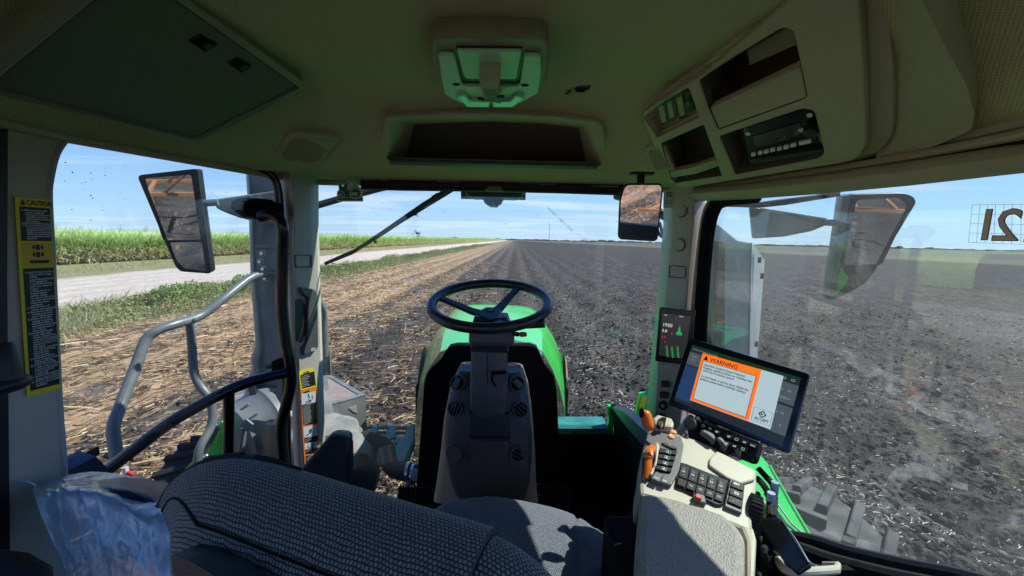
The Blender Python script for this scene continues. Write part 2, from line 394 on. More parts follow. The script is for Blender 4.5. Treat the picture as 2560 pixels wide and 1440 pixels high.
def leafmat(name, stops, rough=0.6, trans=0.25):
    m, N, L, B = newmat(name); uv = N.new('ShaderNodeUVMap'); sp = N.new('ShaderNodeSeparateXYZ'); L.new(uv.outputs[0], sp.inputs[0])
    r = N.new('ShaderNodeValToRGB'); L.new(sp.outputs[0], r.inputs[0])
    while len(r.color_ramp.elements) < len(stops): r.color_ramp.elements.new(0.5)
    for e, (p, c) in zip(r.color_ramp.elements, stops): e.position = p; e.color = (*c, 1)
    L.new(r.outputs[0], B.inputs['Base Color']); B.inputs['Roughness'].default_value = rough; B.inputs['Specular IOR Level'].default_value = 0.3
    if trans:
        t = N.new('ShaderNodeBsdfTranslucent'); L.new(r.outputs[0], t.inputs[0]); mx = N.new('ShaderNodeMixShader'); mx.inputs[0].default_value = trans
        L.new(B.outputs[0], mx.inputs[1]); L.new(t.outputs[0], mx.inputs[2]); L.new(mx.outputs[0], N['Material Output'].inputs[0])
    return m
def rdir(n, zlo, zhi):
    a = RNG.random(n)*2*pi; z = zlo+(zhi-zlo)*RNG.random(n); c = np.sqrt(1-np.clip(z, -1, 1)**2)
    return np.stack([c*np.cos(a), c*np.sin(a), z], 1)
# ---- sugar cane beyond the road
def cane():
    Vs, Fs, Us = [], [], []; off = 0
    def push(r):
        nonlocal off
        V, Fq, U = r; Vs.append(V); Fs.append(Fq+off); Us.append(U); off += len(V)
    def patch(n, y0, y1, x0, x1, sc):
        y = y0*(y1/y0)**RNG.random(n); x = x0-(x0-x1)*RNG.random(n)**1.8
        g = np.round(y/(1.1*sc))*1.1*sc; y = g+RNG.normal(0, 0.25*sc, n)          # stools
        hb = RNG.random(n); top = 2.55+0.6*vnoise(x*0.5, y*0.35, 3)+0.35*RNG.random(n)
        z = hb**0.8*(top-1.1)
        d0 = rdir(n, 0.75, 0.98); d1 = d0.copy(); d1[:, :2] *= 2.2; d1[:, 2] = RNG.uniform(-0.9, 0.5, n)+0.6*(z > 1.3); d1 /= np.linalg.norm(d1, axis=1)[:, None]
        ln = RNG.uniform(0.9, 1.6, n)*(1+0.1*(sc-1)); col = np.clip(0.06+0.62*z/1.9+RNG.normal(0, 0.15, n), 0.0, 1)
        push(blades(np.stack([x, y, z-0.05], 1), d0, d1, ln, RNG.uniform(0.05, 0.09, n)*sc**0.8, 3, 0, col))
    patch(60000, 14, 75, -36.6, -44, 1.0); patch(34000, 75, 300, -37, -50, 2.2); patch(16000, 300, 1500, -37, -90, 7)
    # spindly tops standing above the canopy
    n = 700; y = 16*(300/16)**RNG.random(n); x = -38-18*RNG.random(n)
    d0 = rdir(n, 0.96, 1.0); push(blades(np.stack([x, y, np.full(n, 2.3)], 1), d0, d0+rdir(n, -0.4, 0.4)*0.5, RNG.uniform(0.8, 1.35, n), RNG.uniform(0.03, 0.05, n)*(1+y/150), 2, 0, np.full(n, 0.45)))
    o = fast_mesh('sugar_cane', np.concatenate(Vs), np.concatenate(Fs), [leafmat('cane_leaf', [(0.0, (0.66, 0.55, 0.36)), (0.28, (0.56, 0.54, 0.28)), (0.5, (0.33, 0.48, 0.13)), (1.0, (0.46, 0.62, 0.20))], 0.6, 0.4)], np.concatenate(Us))
    tag(o, 'tall dense green sugar cane standing along the far side of the dirt road', 'sugar cane', kind='stuff')
    # canopy mass behind the front rows
    mb = MB(); m = mat('cane_canopy', (0.30, 0.40, 0.12), 0.9, col2=(0.44, 0.58, 0.20), vscale=1.5, bump=1.0, bscale=3)
    ys = np.concatenate([np.linspace(10, 200, 120), np.linspace(210, 1600, 60)]); G = []
    for yy in ys:
        row = []
        for xx, zz in ((-39.5, 0.0), (-39.2, 1.3), (-39.6, 2.2), (-41, 2.55), (-46, 2.6), (-60, 2.65), (-90, 2.6), (-400, 2.6)):
            q = 0.35*(random.random()-0.5) if zz > 0.5 else 0
            row.append((xx+q, yy, zz+q*0.9))
        G.append(row)
    mb.grid(G, m); o = mb.build('cane_canopy', sharp=80); tag(o, 'solid green mass of sugar cane reaching back to the horizon', 'sugar cane', kind='stuff')
cane()
# ---- weeds between stubble and road
def weeds():
    n = 80000; y = 5*(160/5)**RNG.random(n); x = -13.9+RNG.normal(0, 0.85, n)
    cl = fbm(x*0.5, y*0.5, 3, 20); keep = cl > 0.40; x, y, cl = x[keep], y[keep], cl[keep]; n = len(x)
    h = (0.25+1.6*(cl-0.38))*RNG.random(n)**0.7*np.clip(1.25-np.abs(x+13.7)/2.2, 0.15, 1)
    z = gheight(x, y)+h*0.95
    d0 = rdir(n, -0.2, 0.9); d1 = d0+rdir(n, -0.9, 0.2)*0.8; d1 /= np.linalg.norm(d1, axis=1)[:, None]
    sc = 1+y/60
    r1 = blades(np.stack([x, y, z], 1), d0, d1, RNG.uniform(0.05, 0.12, n)*sc, RNG.uniform(0.022, 0.05, n)*sc, 2, 0, np.clip(0.15+h*0.8+RNG.normal(0, 0.2, n), 0, 1))
    # dry upright grass, both road edges
    m_ = 26000; y = 5*(220/5)**RNG.random(m_); sd = RNG.random(m_); x = np.where(sd < 0.55, -15.3+RNG.normal(0, 1.0, m_), np.where(sd < 0.8, -12.3+RNG.normal(0, 0.5, m_), -28-8*RNG.random(m_)))
    z = gheight(x, y); d0 = rdir(m_, 0.7, 1.0); sc = 1+y/70
    r2 = blades(np.stack([x, y, z], 1), d0, d0+rdir(m_, -0.6, 0.3)*0.7, RNG.uniform(0.12, 0.42, m_), RNG.uniform(0.010, 0.02, m_)*sc, 2, 0, RNG.random(m_)*0.6)
    V = np.concatenate([r1[0], r2[0]]); Fq = np.concatenate([r1[1], r2[1]+len(r1[0])]); U = np.concatenate([r1[2], r2[2]])
    o = fast_mesh('roadside_weeds', V, Fq, [leafmat('weed_leaf', [(0.0, (0.42, 0.34, 0.18)), (0.35, (0.27, 0.28, 0.11)), (0.7, (0.15, 0.24, 0.06)), (1.0, (0.26, 0.38, 0.11))])], U)
    tag(o, 'low green weeds and dry grass growing between the stubble and the dirt road', 'weeds', kind='stuff')
weeds()
# ---- cane trash lying on the field
def straw():
    n = 130000; rad = 1.6*(48/1.6)**RNG.random(n); th = np.radians(RNG.uniform(-66, 66, n)); x = rad*np.sin(th); y = rad*np.cos(th)
    rows = 0.5-0.5*np.cos(2*pi*x/1.75)
    clump = fbm(x*1.1, y*0.7, 3, 31)
    p = np.where(x < 0.5, 0.10+0.75*sstep(-0.5, -6.5, x)+0.25*rows*sstep(0.8, -2, x), 0.42)*(0.25+1.5*sstep(0.35, 0.65, clump))
    p = p*(x > -12.6); k = RNG.random(n) < p; x, y, rad = x[k], y[k], rad[k]; n = len(x)
    right = x > 0.3
    ln = np.where(right, RNG.uniform(0.02, 0.09, n), RNG.gamma(1.7, 0.10, n)+0.05); ln = np.minimum(ln, 1.0)
    a = np.where(RNG.random(n) < 0.6, RNG.normal(0.35, 0.6, n), RNG.random(n)*2*pi)
    d0 = np.stack([np.cos(a), np.sin(a), RNG.uniform(-0.05, 0.28, n)], 1); b = a+RNG.normal(0, 0.7, n)
    d1 = np.stack([np.cos(b), np.sin(b), RNG.uniform(-0.4, 0.05, n)], 1)
    z = gheight(x, y)+RNG.uniform(0.0, 0.05, n)+0.01
    side_w = np.where(right, RNG.uniform(0.003, 0.009, n), RNG.uniform(0.005, 0.019, n))*(1+rad/30)
    V, Fq, U = blades(np.stack([x, y, z], 1), d0, d1, ln, side_w, 4, 0, np.where(right, 0.86+0.14*RNG.random(n), 0.9*RNG.random(n)))
    o = fast_mesh('cane_trash', V, Fq, [leafmat('dry_leaf', [(0.0, (0.14, 0.09, 0.05)), (0.4, (0.32, 0.20, 0.11)), (0.8, (0.62, 0.43, 0.23)), (0.86, (0.72, 0.56, 0.36)), (1.0, (0.74, 0.70, 0.62))], 0.7, 0.1)], U)
    tag(o, 'dry tan cane leaves scattered over the harvested field rows', 'crop residue', kind='stuff')
    # clods
    n = 60000; rad = 1.8*(26/1.8)**RNG.random(n); th = np.radians(RNG.uniform(-62, 66, n)); x = rad*np.sin(th); y = rad*np.cos(th)
    k = x > -6+4*RNG.random(n); x, y, rad = x[k], y[k], rad[k]; n = len(x)
    s = RNG.gamma(1.3, 0.0125, n)+0.006; s = np.minimum(s, 0.075)
    oc = np.array([[1, 0, 0], [0, 1, 0], [-1, 0, 0], [0, -1, 0], [0, 0, 0.8], [0, 0, -0.6]], float)
    V = np.zeros((n, 6, 3)); jit = RNG.uniform(0.6, 1.3, (n, 6, 3)); c = np.stack([x, y, gheight(x, y)+s*0.25], 1)
    an = RNG.random(n)*6.3; ca, sa = np.cos(an), np.sin(an); q = oc[None]*jit*s[:, None, None]
    V[..., 0] = q[..., 0]*ca[:, None]-q[..., 1]*sa[:, None]+c[:, None, 0]; V[..., 1] = q[..., 0]*sa[:, None]+q[..., 1]*ca[:, None]+c[:, None, 1]; V[..., 2] = q[..., 2]+c[:, None, 2]
    fb = np.array([[0, 1, 4], [1, 2, 4], [2, 3, 4], [3, 0, 4], [1, 0, 5], [2, 1, 5], [3, 2, 5], [0, 3, 5]])
    Fq = (np.arange(n)*6)[:, None, None]+fb[None]; Fq = Fq.reshape(-1, 3)
    U = np.repeat(RNG.random(n), 6); U = np.stack([U, U], 1)
    o = fast_mesh('soil_clods', V.reshape(-1, 3), Fq, [leafmat('clod', [(0.0, (0.015, 0.013, 0.012)), (0.7, (0.055, 0.047, 0.043)), (0.95, (0.10, 0.085, 0.075)), (1.0, (0.34, 0.30, 0.25))], 0.95, 0)], U)
    tag(o, 'dark crumbled soil clods covering the tilled ground', 'soil clods', kind='stuff')
straw()
# ---- far tree line
def treeline():
    mt = mat('far_foliage', (0.05, 0.075, 0.05), 0.9, var=0.4, vscale=0.05)
    mb = MB(); rnd = random.Random(3)
    for i in range(260):
        a = radians(-14+i*0.33+rnd.uniform(-.1, .1)); R = 1500+rnd.uniform(-80, 80)
        if rnd.random() < 0.18: continue
        h = rnd.uniform(2, 5)*(1.5 if rnd.random() < 0.12 else 1); wd = rnd.uniform(9, 22)
        c = Vector((R*sin(a), R*cos(a), h*0.4))
        for q in range(3):
            mb.ell(c+Vector((rnd.uniform(-wd, wd)*.6, rnd.uniform(-5, 5), rnd.uniform(-1, h*0.25))), wd*rnd.uniform(.5, .9), 6, h*rnd.uniform(.45, .7), mt, nu=9, nv=5)
    o = mb.build('distant_trees', sharp=80); tag(o, 'thin dark line of distant trees on the horizon beyond the field', 'trees', kind='stuff')
treeline()
def pole(x, y, h):
    o = thing('utility_pole', 'thin utility pole far off above the horizon right of the tractor hood', 'pole', (x, y, 0))
    mb = MB(); mb.tube([(x, y, 0), (x, y, h)], [0.35, 0.2], MDARK, 8); mb.build('mast', o)
    mb = MB(); mb.box((x, y, h-1.2), (3.2, 0.3, 0.25), MDARK); mb.build('crossarm', o)
MHEAD, _N, _L, _B = newmat('headliner_fabric')
_B.inputs['Roughness'].default_value = 0.95; _B.inputs['Specular IOR Level'].default_value = 0.1
_t = _N.new('ShaderNodeTexCoord'); _m = _N.new('ShaderNodeMapping'); _L.new(_t.outputs['Object'], _m.inputs[0]); _m.inputs['Rotation'].default_value = (0, 0, 0.78)
_ck = _N.new('ShaderNodeTexVoronoi'); _ck.inputs['Randomness'].default_value = 0.15; _ck.voronoi_dimensions = '2D'; _ck.inputs['Scale'].default_value = 210; _L.new(_m.outputs[0], _ck.inputs[0])
_r = _N.new('ShaderNodeMapRange'); _L.new(_ck.outputs['Distance'], _r.inputs[0]); _r.inputs[1].default_value = 0.25; _r.inputs[2].default_value = 0.75; _r.inputs[3].default_value = 1.0; _r.inputs[4].default_value = 0.25
_x = _N.new('ShaderNodeMix'); _x.data_type = 'RGBA'; _L.new(_r.outputs[0], _x.inputs[0]); _x.inputs[6].default_value = (0.20, 0.19, 0.10, 1); _x.inputs[7].default_value = (0.53, 0.48, 0.30, 1); _L.new(_x.outputs[2], _B.inputs['Base Color'])  # slight olive in the beige fabric colour stands for green hood bounce
_b = _N.new('ShaderNodeBump'); _b.inputs['Strength'].default_value = 0.4; _b.inputs['Distance'].default_value = 0.002; _L.new(_r.outputs[0], _b.inputs['Height']); _L.new(_b.outputs[0], _B.inputs['Normal'])
MTRIM = mat('olive_trim', (0.42, 0.385, 0.27), 0.55, spec=0.3, bump=0.25, bscale=900, var=0.05)
MPANEL = mat('hatch_panel_plastic', (0.15, 0.16, 0.13), 0.7, spec=0.25, bump=0.2, bscale=900)
MPOST = mat('post_plastic', (0.47, 0.42, 0.37), 0.5, spec=0.35, bump=0.25, bscale=900, var=0.05)
MGREY = mat('console_grey', (0.088, 0.085, 0.086), 0.42, spec=0.45, bump=0.2, bscale=900)
MDARK = mat('dark_plastic', (0.02, 0.02, 0.022), 0.42, spec=0.4, bump=0.15, bscale=700)
MBLACK = mat('black_panel', (0.004, 0.004, 0.005), 0.75, spec=0.12)
MKEY = mat('key_black', (0.006, 0.006, 0.007), 0.5, spec=0.2)
MCAV = mat('cubby_shade', (0.10, 0.085, 0.065), 0.7)  # darker trim colour stands for the shade inside the overhead recesses
MGLOSSB = mat('black_gloss_paint', (0.006, 0.007, 0.009), 0.22, spec=0.5)
MRUB = mat('rubber', (0.018, 0.018, 0.019), 0.75, spec=0.25, bump=0.4, bscale=300)
MWHEEL = mat('wheel_grip', (0.011, 0.013, 0.018), 0.33, spec=0.55, bump=0.1, bscale=700)
MCREAM = mat('cream_plastic', (0.52, 0.47, 0.36), 0.45, spec=0.35, bump=0.15, bscale=900, var=0.05)
MBEIGE = mat('beige_side', (0.42, 0.36, 0.27), 0.5, spec=0.3)
MPAD = mat('armrest_vinyl', (0.34, 0.31, 0.275), 0.5, spec=0.4, bump=0.9, bscale=330, kind='VORONOI')
MVINYL = mat('black_vinyl', (0.022, 0.024, 0.03), 0.5, spec=0.35, bump=0.4, bscale=500)
MGREEN = mat('green_paint', (0.02, 0.52, 0.05), 0.25, spec=0.5, coat=0.35, var=0.06, vscale=3)
MYEL = mat('yellow', (0.75, 0.62, 0.01), 0.5); MYEL2 = mat('yellow_orange', (0.72, 0.45, 0.02), 0.5)
MORG = mat('orange_plastic', (0.75, 0.16, 0.012), 0.35, spec=0.4, var=0.05)
MORL = mat('orange_label', (0.80, 0.20, 0.03), 0.5)
MRED = mat('red_plastic', (0.55, 0.015, 0.02), 0.35)
MWHITE = mat('white_print', (0.75, 0.75, 0.73), 0.5); MTXT = mat('pale_print', (0.5, 0.5, 0.5), 0.5)
MLB = mat('label_black', (0.01, 0.01, 0.012), 0.5); MICE = mat('pictogram_ground', (0.55, 0.62, 0.68), 0.4)
MSTEEL = mat('grey_painted_steel', (0.165, 0.17, 0.175), 0.45, spec=0.4, var=0.2, vscale=7, bump=0.15, bscale=60)
MTUBE = mat('grey_tube', (0.13, 0.14, 0.145), 0.35, spec=0.5, var=0.12, vscale=9)
MSILV = mat('dusty_silver', (0.20, 0.195, 0.185), 0.65, var=0.3, vscale=9, bump=0.25, bscale=60)
MPALE = mat('pale_silver', (0.42, 0.42, 0.42), 0.4, var=0.12, vscale=5)
MCHROME = mat('zinc', (0.6, 0.6, 0.6), 0.25, metal=1.0)
MHF = mat('hatch_frame', (0.25, 0.24, 0.165), 0.5)
MTEAL = mat('teal_step', (0.02, 0.20, 0.19), 0.45, var=0.25, vscale=12)
MDUST = mat('dusty_lid', (0.25, 0.19, 0.175), 0.85, var=0.2, vscale=18, bump=0.3, bscale=90)
MBLUE = mat('blue_black', (0.008, 0.03, 0.10), 0.3, spec=0.6)
MSHADE = mat('shade_mesh', (0.02, 0.017, 0.015), 0.55, spec=0.3, bump=0.6, bscale=900)
MAMB = mat('orange_lamp', (0.9, 0.3, 0.1), 0.4, emit=0.25)
MIMP = mat('implement_orange', (0.42, 0.19, 0.07), 0.6)
MROOF = mat('roof_outer', (0.03, 0.20, 0.04), 0.35)
def glassmat(name, tint, dust=0.06, dscale=5.0, scratches=0.0, refl=1.0):
    m, N, L, B = newmat(name); N.remove(B); out = N['Material Output']
    tr = N.new('ShaderNodeBsdfTransparent'); tr.inputs[0].default_value = (*tint, 1)
    gl = N.new('ShaderNodeBsdfGlossy'); gl.inputs['Roughness'].default_value = 0.0; gl.inputs[0].default_value = (1, 1, 1, 1)
    lw = N.new('ShaderNodeLayerWeight'); lw.inputs[0].default_value = 0.5
    pw = N.new('ShaderNodeMath'); pw.operation = 'POWER'; L.new(lw.outputs['Facing'], pw.inputs[0]); pw.inputs[1].default_value = 5
    ma = N.new('ShaderNodeMath'); ma.operation = 'MULTIPLY_ADD'; L.new(pw.outputs[0], ma.inputs[0]); ma.inputs[1].default_value = 0.9*refl; ma.inputs[2].default_value = 0.035*refl
    mx = N.new('ShaderNodeMixShader'); L.new(ma.outputs[0], mx.inputs[0]); L.new(tr.outputs[0], mx.inputs[1]); L.new(gl.outputs[0], mx.inputs[2])
    tc = N.new('ShaderNodeTexCoord')
    nz = N.new('ShaderNodeTexNoise'); L.new(tc.outputs['Object'], nz.inputs[0]); nz.inputs['Scale'].default_value = dscale; nz.inputs['Detail'].default_value = 7; nz.inputs['Roughness'].default_value = 0.65
    mr = N.new('ShaderNodeMapRange'); L.new(nz.outputs[0], mr.inputs[0]); mr.inputs[1].default_value = 0.4; mr.inputs[2].default_value = 0.75; mr.inputs[3].default_value = dust*0.3; mr.inputs[4].default_value = dust
    # specks
    vo = N.new('ShaderNodeTexNoise'); L.new(tc.outputs['Object'], vo.inputs[0]); vo.inputs['Scale'].default_value = 160; vo.inputs['Detail'].default_value = 2
    vr = N.new('ShaderNodeMapRange'); L.new(vo.outputs[0], vr.inputs[0]); vr.inputs[1].default_value = 0.74; vr.inputs[2].default_value = 0.79; vr.inputs[3].default_value = 0; vr.inputs[4].default_value = 0.25 if dust > 0.03 else 0.1
    ad = N.new('ShaderNodeMath'); ad.operation = 'ADD'; L.new(mr.outputs[0], ad.inputs[0]); L.new(vr.outputs[0], ad.inputs[1])
    last = ad.outputs[0]
    if scratches:
        for ang, sc, th in ((0.6, 3.0, 0.67), (-0.75, 2.2, 0.68)):
            mp = N.new('ShaderNodeMapping'); L.new(tc.outputs['Object'], mp.inputs[0]); mp.inputs['Rotation'].default_value = (ang, ang, ang); mp.inputs['Scale'].default_value = (18, 1.2, 1.2)
            s = N.new('ShaderNodeTexNoise'); L.new(mp.outputs[0], s.inputs[0]); s.inputs['Scale'].default_value = sc; s.inputs['Detail'].default_value = 6
            r = N.new('ShaderNodeMapRange'); L.new(s.outputs[0], r.inputs[0]); r.inputs[1].default_value = th-0.06; r.inputs[2].default_value = th+0.05; r.inputs[3].default_value = 0; r.inputs[4].default_value = scratches
            a2 = N.new('ShaderNodeMath'); a2.operation = 'ADD'; L.new(last, a2.inputs[0]); L.new(r.outputs[0], a2.inputs[1]); last = a2.outputs[0]
    df = N.new('ShaderNodeBsdfDiffuse'); df.inputs[0].default_value = (0.62, 0.62, 0.60, 1); tl = N.new('ShaderNodeBsdfTranslucent'); tl.inputs[0].default_value = (0.62, 0.62, 0.60, 1)
    dm = N.new('ShaderNodeMixShader'); dm.inputs[0].default_value = 0.5; L.new(df.outputs[0], dm.inputs[1]); L.new(tl.outputs[0], dm.inputs[2])
    fx = N.new('ShaderNodeMixShader'); L.new(last, fx.inputs[0]); L.new(mx.outputs[0], fx.inputs[1]); L.new(dm.outputs[0], fx.inputs[2]); L.new(fx.outputs[0], out.inputs[0])
    return m
MGL_F = glassmat('windshield_glass', (0.93, 0.97, 0.96), 0.04, 3.0, 0.0)
MGL_L = glassmat('door_glass', (0.93, 0.98, 0.98), 0.045, 4.0, 0.0)
MGL_R = glassmat('side_glass', (0.90, 0.96, 0.94), 0.10, 3.0, 0.0, 2.0)
def mirrormat(name, col=(0.78, 0.8, 0.82)):
    m, N, L, B = newmat(name); B.inputs['Base Color'].default_value = (*col, 1); B.inputs['Metallic'].default_value = 1; B.inputs['Roughness'].default_value = 0.02
    return m
MMIR = mirrormat('mirror_glass')
def weave(name, c1, c2, mortar, bw, bh, ms, bump=0.9):
    m, N, L, B = newmat(name); B.inputs['Roughness'].default_value = 0.9; B.inputs['Specular IOR Level'].default_value = 0.15
    B.inputs['Sheen Weight'].default_value = 0.25; B.inputs['Sheen Roughness'].default_value = 0.5
    uv = N.new('ShaderNodeUVMap'); br = N.new('ShaderNodeTexBrick'); wnz = N.new('ShaderNodeTexNoise'); L.new(uv.outputs[0], wnz.inputs[0]); wnz.inputs['Scale'].default_value = 45; wvm = N.new('ShaderNodeVectorMath'); wvm.operation = 'SCALE'; L.new(wnz.outputs['Color'], wvm.inputs[0]); wvm.inputs['Scale'].default_value = 0.006; wva = N.new('ShaderNodeVectorMath'); L.new(uv.outputs[0], wva.inputs[0]); L.new(wvm.outputs[0], wva.inputs[1]); L.new(wva.outputs[0], br.inputs[0])
    br.inputs['Color1'].default_value = (*c1, 1); br.inputs['Color2'].default_value = (*c2, 1); br.inputs['Mortar'].default_value = (*mortar, 1)
    br.inputs['Scale'].default_value = 1; br.inputs['Brick Width'].default_value = bw; br.inputs['Row Height'].default_value = bh; br.inputs['Mortar Size'].default_value = ms; br.inputs['Mortar Smooth'].default_value = 0.3
    L.new(br.outputs[0], B.inputs['Base Color']); b = N.new('ShaderNodeBump'); b.inputs['Strength'].default_value = bump; b.inputs['Distance'].default_value = 0.003; b.invert = True
    L.new(br.outputs['Fac'], b.inputs['Height']); L.new(b.outputs[0], B.inputs['Normal']); return m
MSEAT = weave('seat_weave', (0.29, 0.30, 0.33), (0.20, 0.205, 0.23), (0.04, 0.041, 0.048), 0.0056, 0.0052, 0.0010)
MSEATF = weave('seat_fine_weave', (0.30, 0.31, 0.37), (0.20, 0.21, 0.26), (0.02, 0.02, 0.025), 0.0055, 0.004, 0.0008, 0.7)
MFOIL, _N, _L, _B = newmat('clear_plastic_bag')
_B.inputs['Base Color'].default_value = (0.30, 0.42, 0.58, 1); _B.inputs['Roughness'].default_value = 0.22; _B.inputs['Specular IOR Level'].default_value = 0.9; _B.inputs['Coat Weight'].default_value = 0.6; _B.inputs['Coat Roughness'].default_value = 0.08
_t = _N.new('ShaderNodeTexCoord'); _m = _N.new('ShaderNodeMapping'); _L.new(_t.outputs['Object'], _m.inputs[0]); _m.inputs['Scale'].default_value = (9, 3, 3)
_n = _N.new('ShaderNodeTexNoise'); _L.new(_m.outputs[0], _n.inputs[0]); _n.inputs['Scale'].default_value = 2.2; _n.inputs['Detail'].default_value = 6; _n.inputs['Distortion'].default_value = 1.5
_b = _N.new('ShaderNodeBump'); _b.inputs['Strength'].default_value = 0.55; _b.inputs['Distance'].default_value = 0.012; _L.new(_n.outputs[0], _b.inputs['Height']); _L.new(_b.outputs[0], _B.inputs['Normal']); _L.new(_b.outputs[0], _B.inputs['Coat Normal'])
_tr = _N.new('ShaderNodeBsdfTransparent'); _mx = _N.new('ShaderNodeMixShader'); _mx.inputs[0].default_value = 0.95; _L.new(_tr.outputs[0], _mx.inputs[1]); _L.new(_B.outputs[0], _mx.inputs[2]); _L.new(_mx.outputs[0], _N['Material Output'].inputs[0])
def screenmat(name, col, e): return mat(name, col, 0.2, emit=e)
pole(48, 560, 26)
# ================================================================== the cab shell
def XL(y): return -1.0 if y < 0.88 else -1.0+0.18*(y-0.88)/0.59
def XR(y): return 0.80 if y < 0.88 else 0.80-0.17*(y-0.88)/0.59
def ss(a, b, x): t = max(0.0, min(1.0, (x-a)/(b-a))); return t*t*(3-2*t)
def headz(x, y):
    d = min(x-XL(y), XR(y)-x); return 2.8+0.205+0.185*(0.25*ss(0, 0.12, d)+0.75*ss(0.0, 0.42, d))*ss(0, 0.52, 1.49-y)
CAB = thing('tractor_cab', 'olive trimmed tractor cab shell with posts, headliner and windshield around the seat', 'tractor cab', (-0.1, 0.6, 1.7))
SHELF = plane3((960, 288, 1.13), (1500, 298, 1.13), (960, 408, 1.36))
_so = SHELF.pp([(985, 300), (1080, 292), (1225, 288), (1380, 294), (1480, 306), (1492, 325), (1505, 398), (1490, 408), (1225, 402), (985, 398), (968, 392), (975, 330)])
def inpoly(p, poly):
    c = False; j = len(poly)-1
    for i in range(len(poly)):
        if ((poly[i][1] > p[1]) != (poly[j][1] > p[1])) and p[0] < (poly[j][0]-poly[i][0])*(p[1]-poly[i][1])/(poly[j][1]-poly[i][1])+poly[i][0]: c = not c
        j = i
    return c
OC = plane3((1605, 290, 1.12), (1690, 465, 1.36), (2150, 385, 0.85))
_oc = OC.pp([(1625, 300), (1760, 200), (1975, 20), (2050, -110), (2160, -110), (2175, 230), (2170, 345), (2130, 380), (1725, 455), (1690, 440), (1650, 365)])
def headliner():
    mb = MB(); ny, nx = 150, 120; ys = [-0.75+2.24*i/ny for i in range(ny+1)]; V = []; Fc = []; U = []
    for y in ys:
        for j in range(nx+1):
            x = XL(y)+(XR(y)-XL(y))*j/nx; V.append((x, y, headz(x, y)))
    for i in range(ny):
        for j in range(nx):
            a = i*(nx+1)+j; c = (Vector(V[a])+Vector(V[a+nx+2]))/2; q = c-SHELF.o
            if abs(q.dot(SHELF.n)) < 0.12 and inpoly((q.dot(SHELF.u), q.dot(SHELF.v)), _so): continue
            q = c-OC.o
            if abs(q.dot(OC.n)) < 0.16 and inpoly((q.dot(OC.u), q.dot(OC.v)), _oc): continue
            Fc.append((a, a+nx+1, a+nx+2, a+1))
    mb.add(V, Fc, MHEAD); mb.build('headliner', CAB, sharp=80)
    mb = MB()
    L = [(XL(y), y, 3.003) for y in (-0.75, 0, 0.5, 0.88, 1.1, 1.3, 1.44)]+[(-0.79, 1.488, 3.0), (-0.5, 1.495, 3.0), (-0.1, 1.5, 3.0), (0.3, 1.495, 3.0), (0.6, 1.488, 3.0)]+[(XR(y), y, 3.003) for y in (1.44, 1.3, 1.1, 0.88, 0.5, 0, -0.75)]
    mb.tube(L, 0.013, MTRIM, 8); mb.build('headliner_edge', CAB)
    # outer roof above the liner
    mb = MB(); P = Pl((0, 0, 3.25), (1, 0, 3.25), (0, 1, 3.25)); P.n = Vector((0, 0, 1)); P.u = Vector((1, 0, 0)); P.v = Vector((0, 1, 0)); P.o = Vector((0, 0, 3.24))
    mb.prism(P, rc([(-1.08, -0.95), (0.88, -0.95), (0.88, 0.9), (0.70, 1.62), (-0.89, 1.62), (-1.08, 0.9)], 0.12), MROOF, 0, 0.16, 0.04)
    mb.prism(P, rc([(-1.05, -0.9), (0.85, -0.9), (0.85, 0.9), (0.67, 1.56), (-0.86, 1.56), (-1.05, 0.9)], 0.1), MDARK, -0.2, -0.001, 0.02) if False else None
    mb.build('roof', CAB)
    # fascia between liner edge and roof, outside
    mb = MB(); out = [(-1.03, -0.8), (-1.03, 0.88), (-0.845, 1.52), (0.655, 1.52), (0.83, 0.88), (0.83, -0.8)]
    for i in range(5):
        a, b = Vector((*out[i], 3.01)), Vector((*out[i+1], 3.01)); d = (b-a).normalized(); nn = Vector((d.y, -d.x, 0))
        R = Matrix((d, nn, (0, 0, 1))).transposed(); mb.box((a+b)/2+Vector((0, 0, 0.115)), ((b-a).length, 0.03, 0.245), MDARK, R)
    mb.build('roof_fascia', CAB)
headliner()
def hit(x, y, off=0.0):
    d = ray(x, y); k = 0.35
    while k < 2.2:
        P_ = EYE+d*k
        if P_.z > headz(P_.x, P_.y): break
        k += 0.004
    return EYE+d*k-Vector((0, 0, off))
def ringpost(name, rows, m, r=0.008, depth=0.06):
    """rows: (py, [(px, Y), ...]) front edges from left to right; the back is added behind"""
    mb = MB(); rings = []
    for py, e in rows:
        P = [PY(px, py, Y) for px, Y in e]; z = P[0].z
        P = [Vector((q.x, q.y, z)) for q in P]
        back = [P[-1]+Vector((0.0, depth, 0)), P[0]+Vector((0.0, depth+0.03, 0))]
        L = rc([(q.x, q.y) for q in P+back], r, 3); rings.append([Vector((x, y, z)) for x, y in L])
    mb.loft(rings, m); return mb
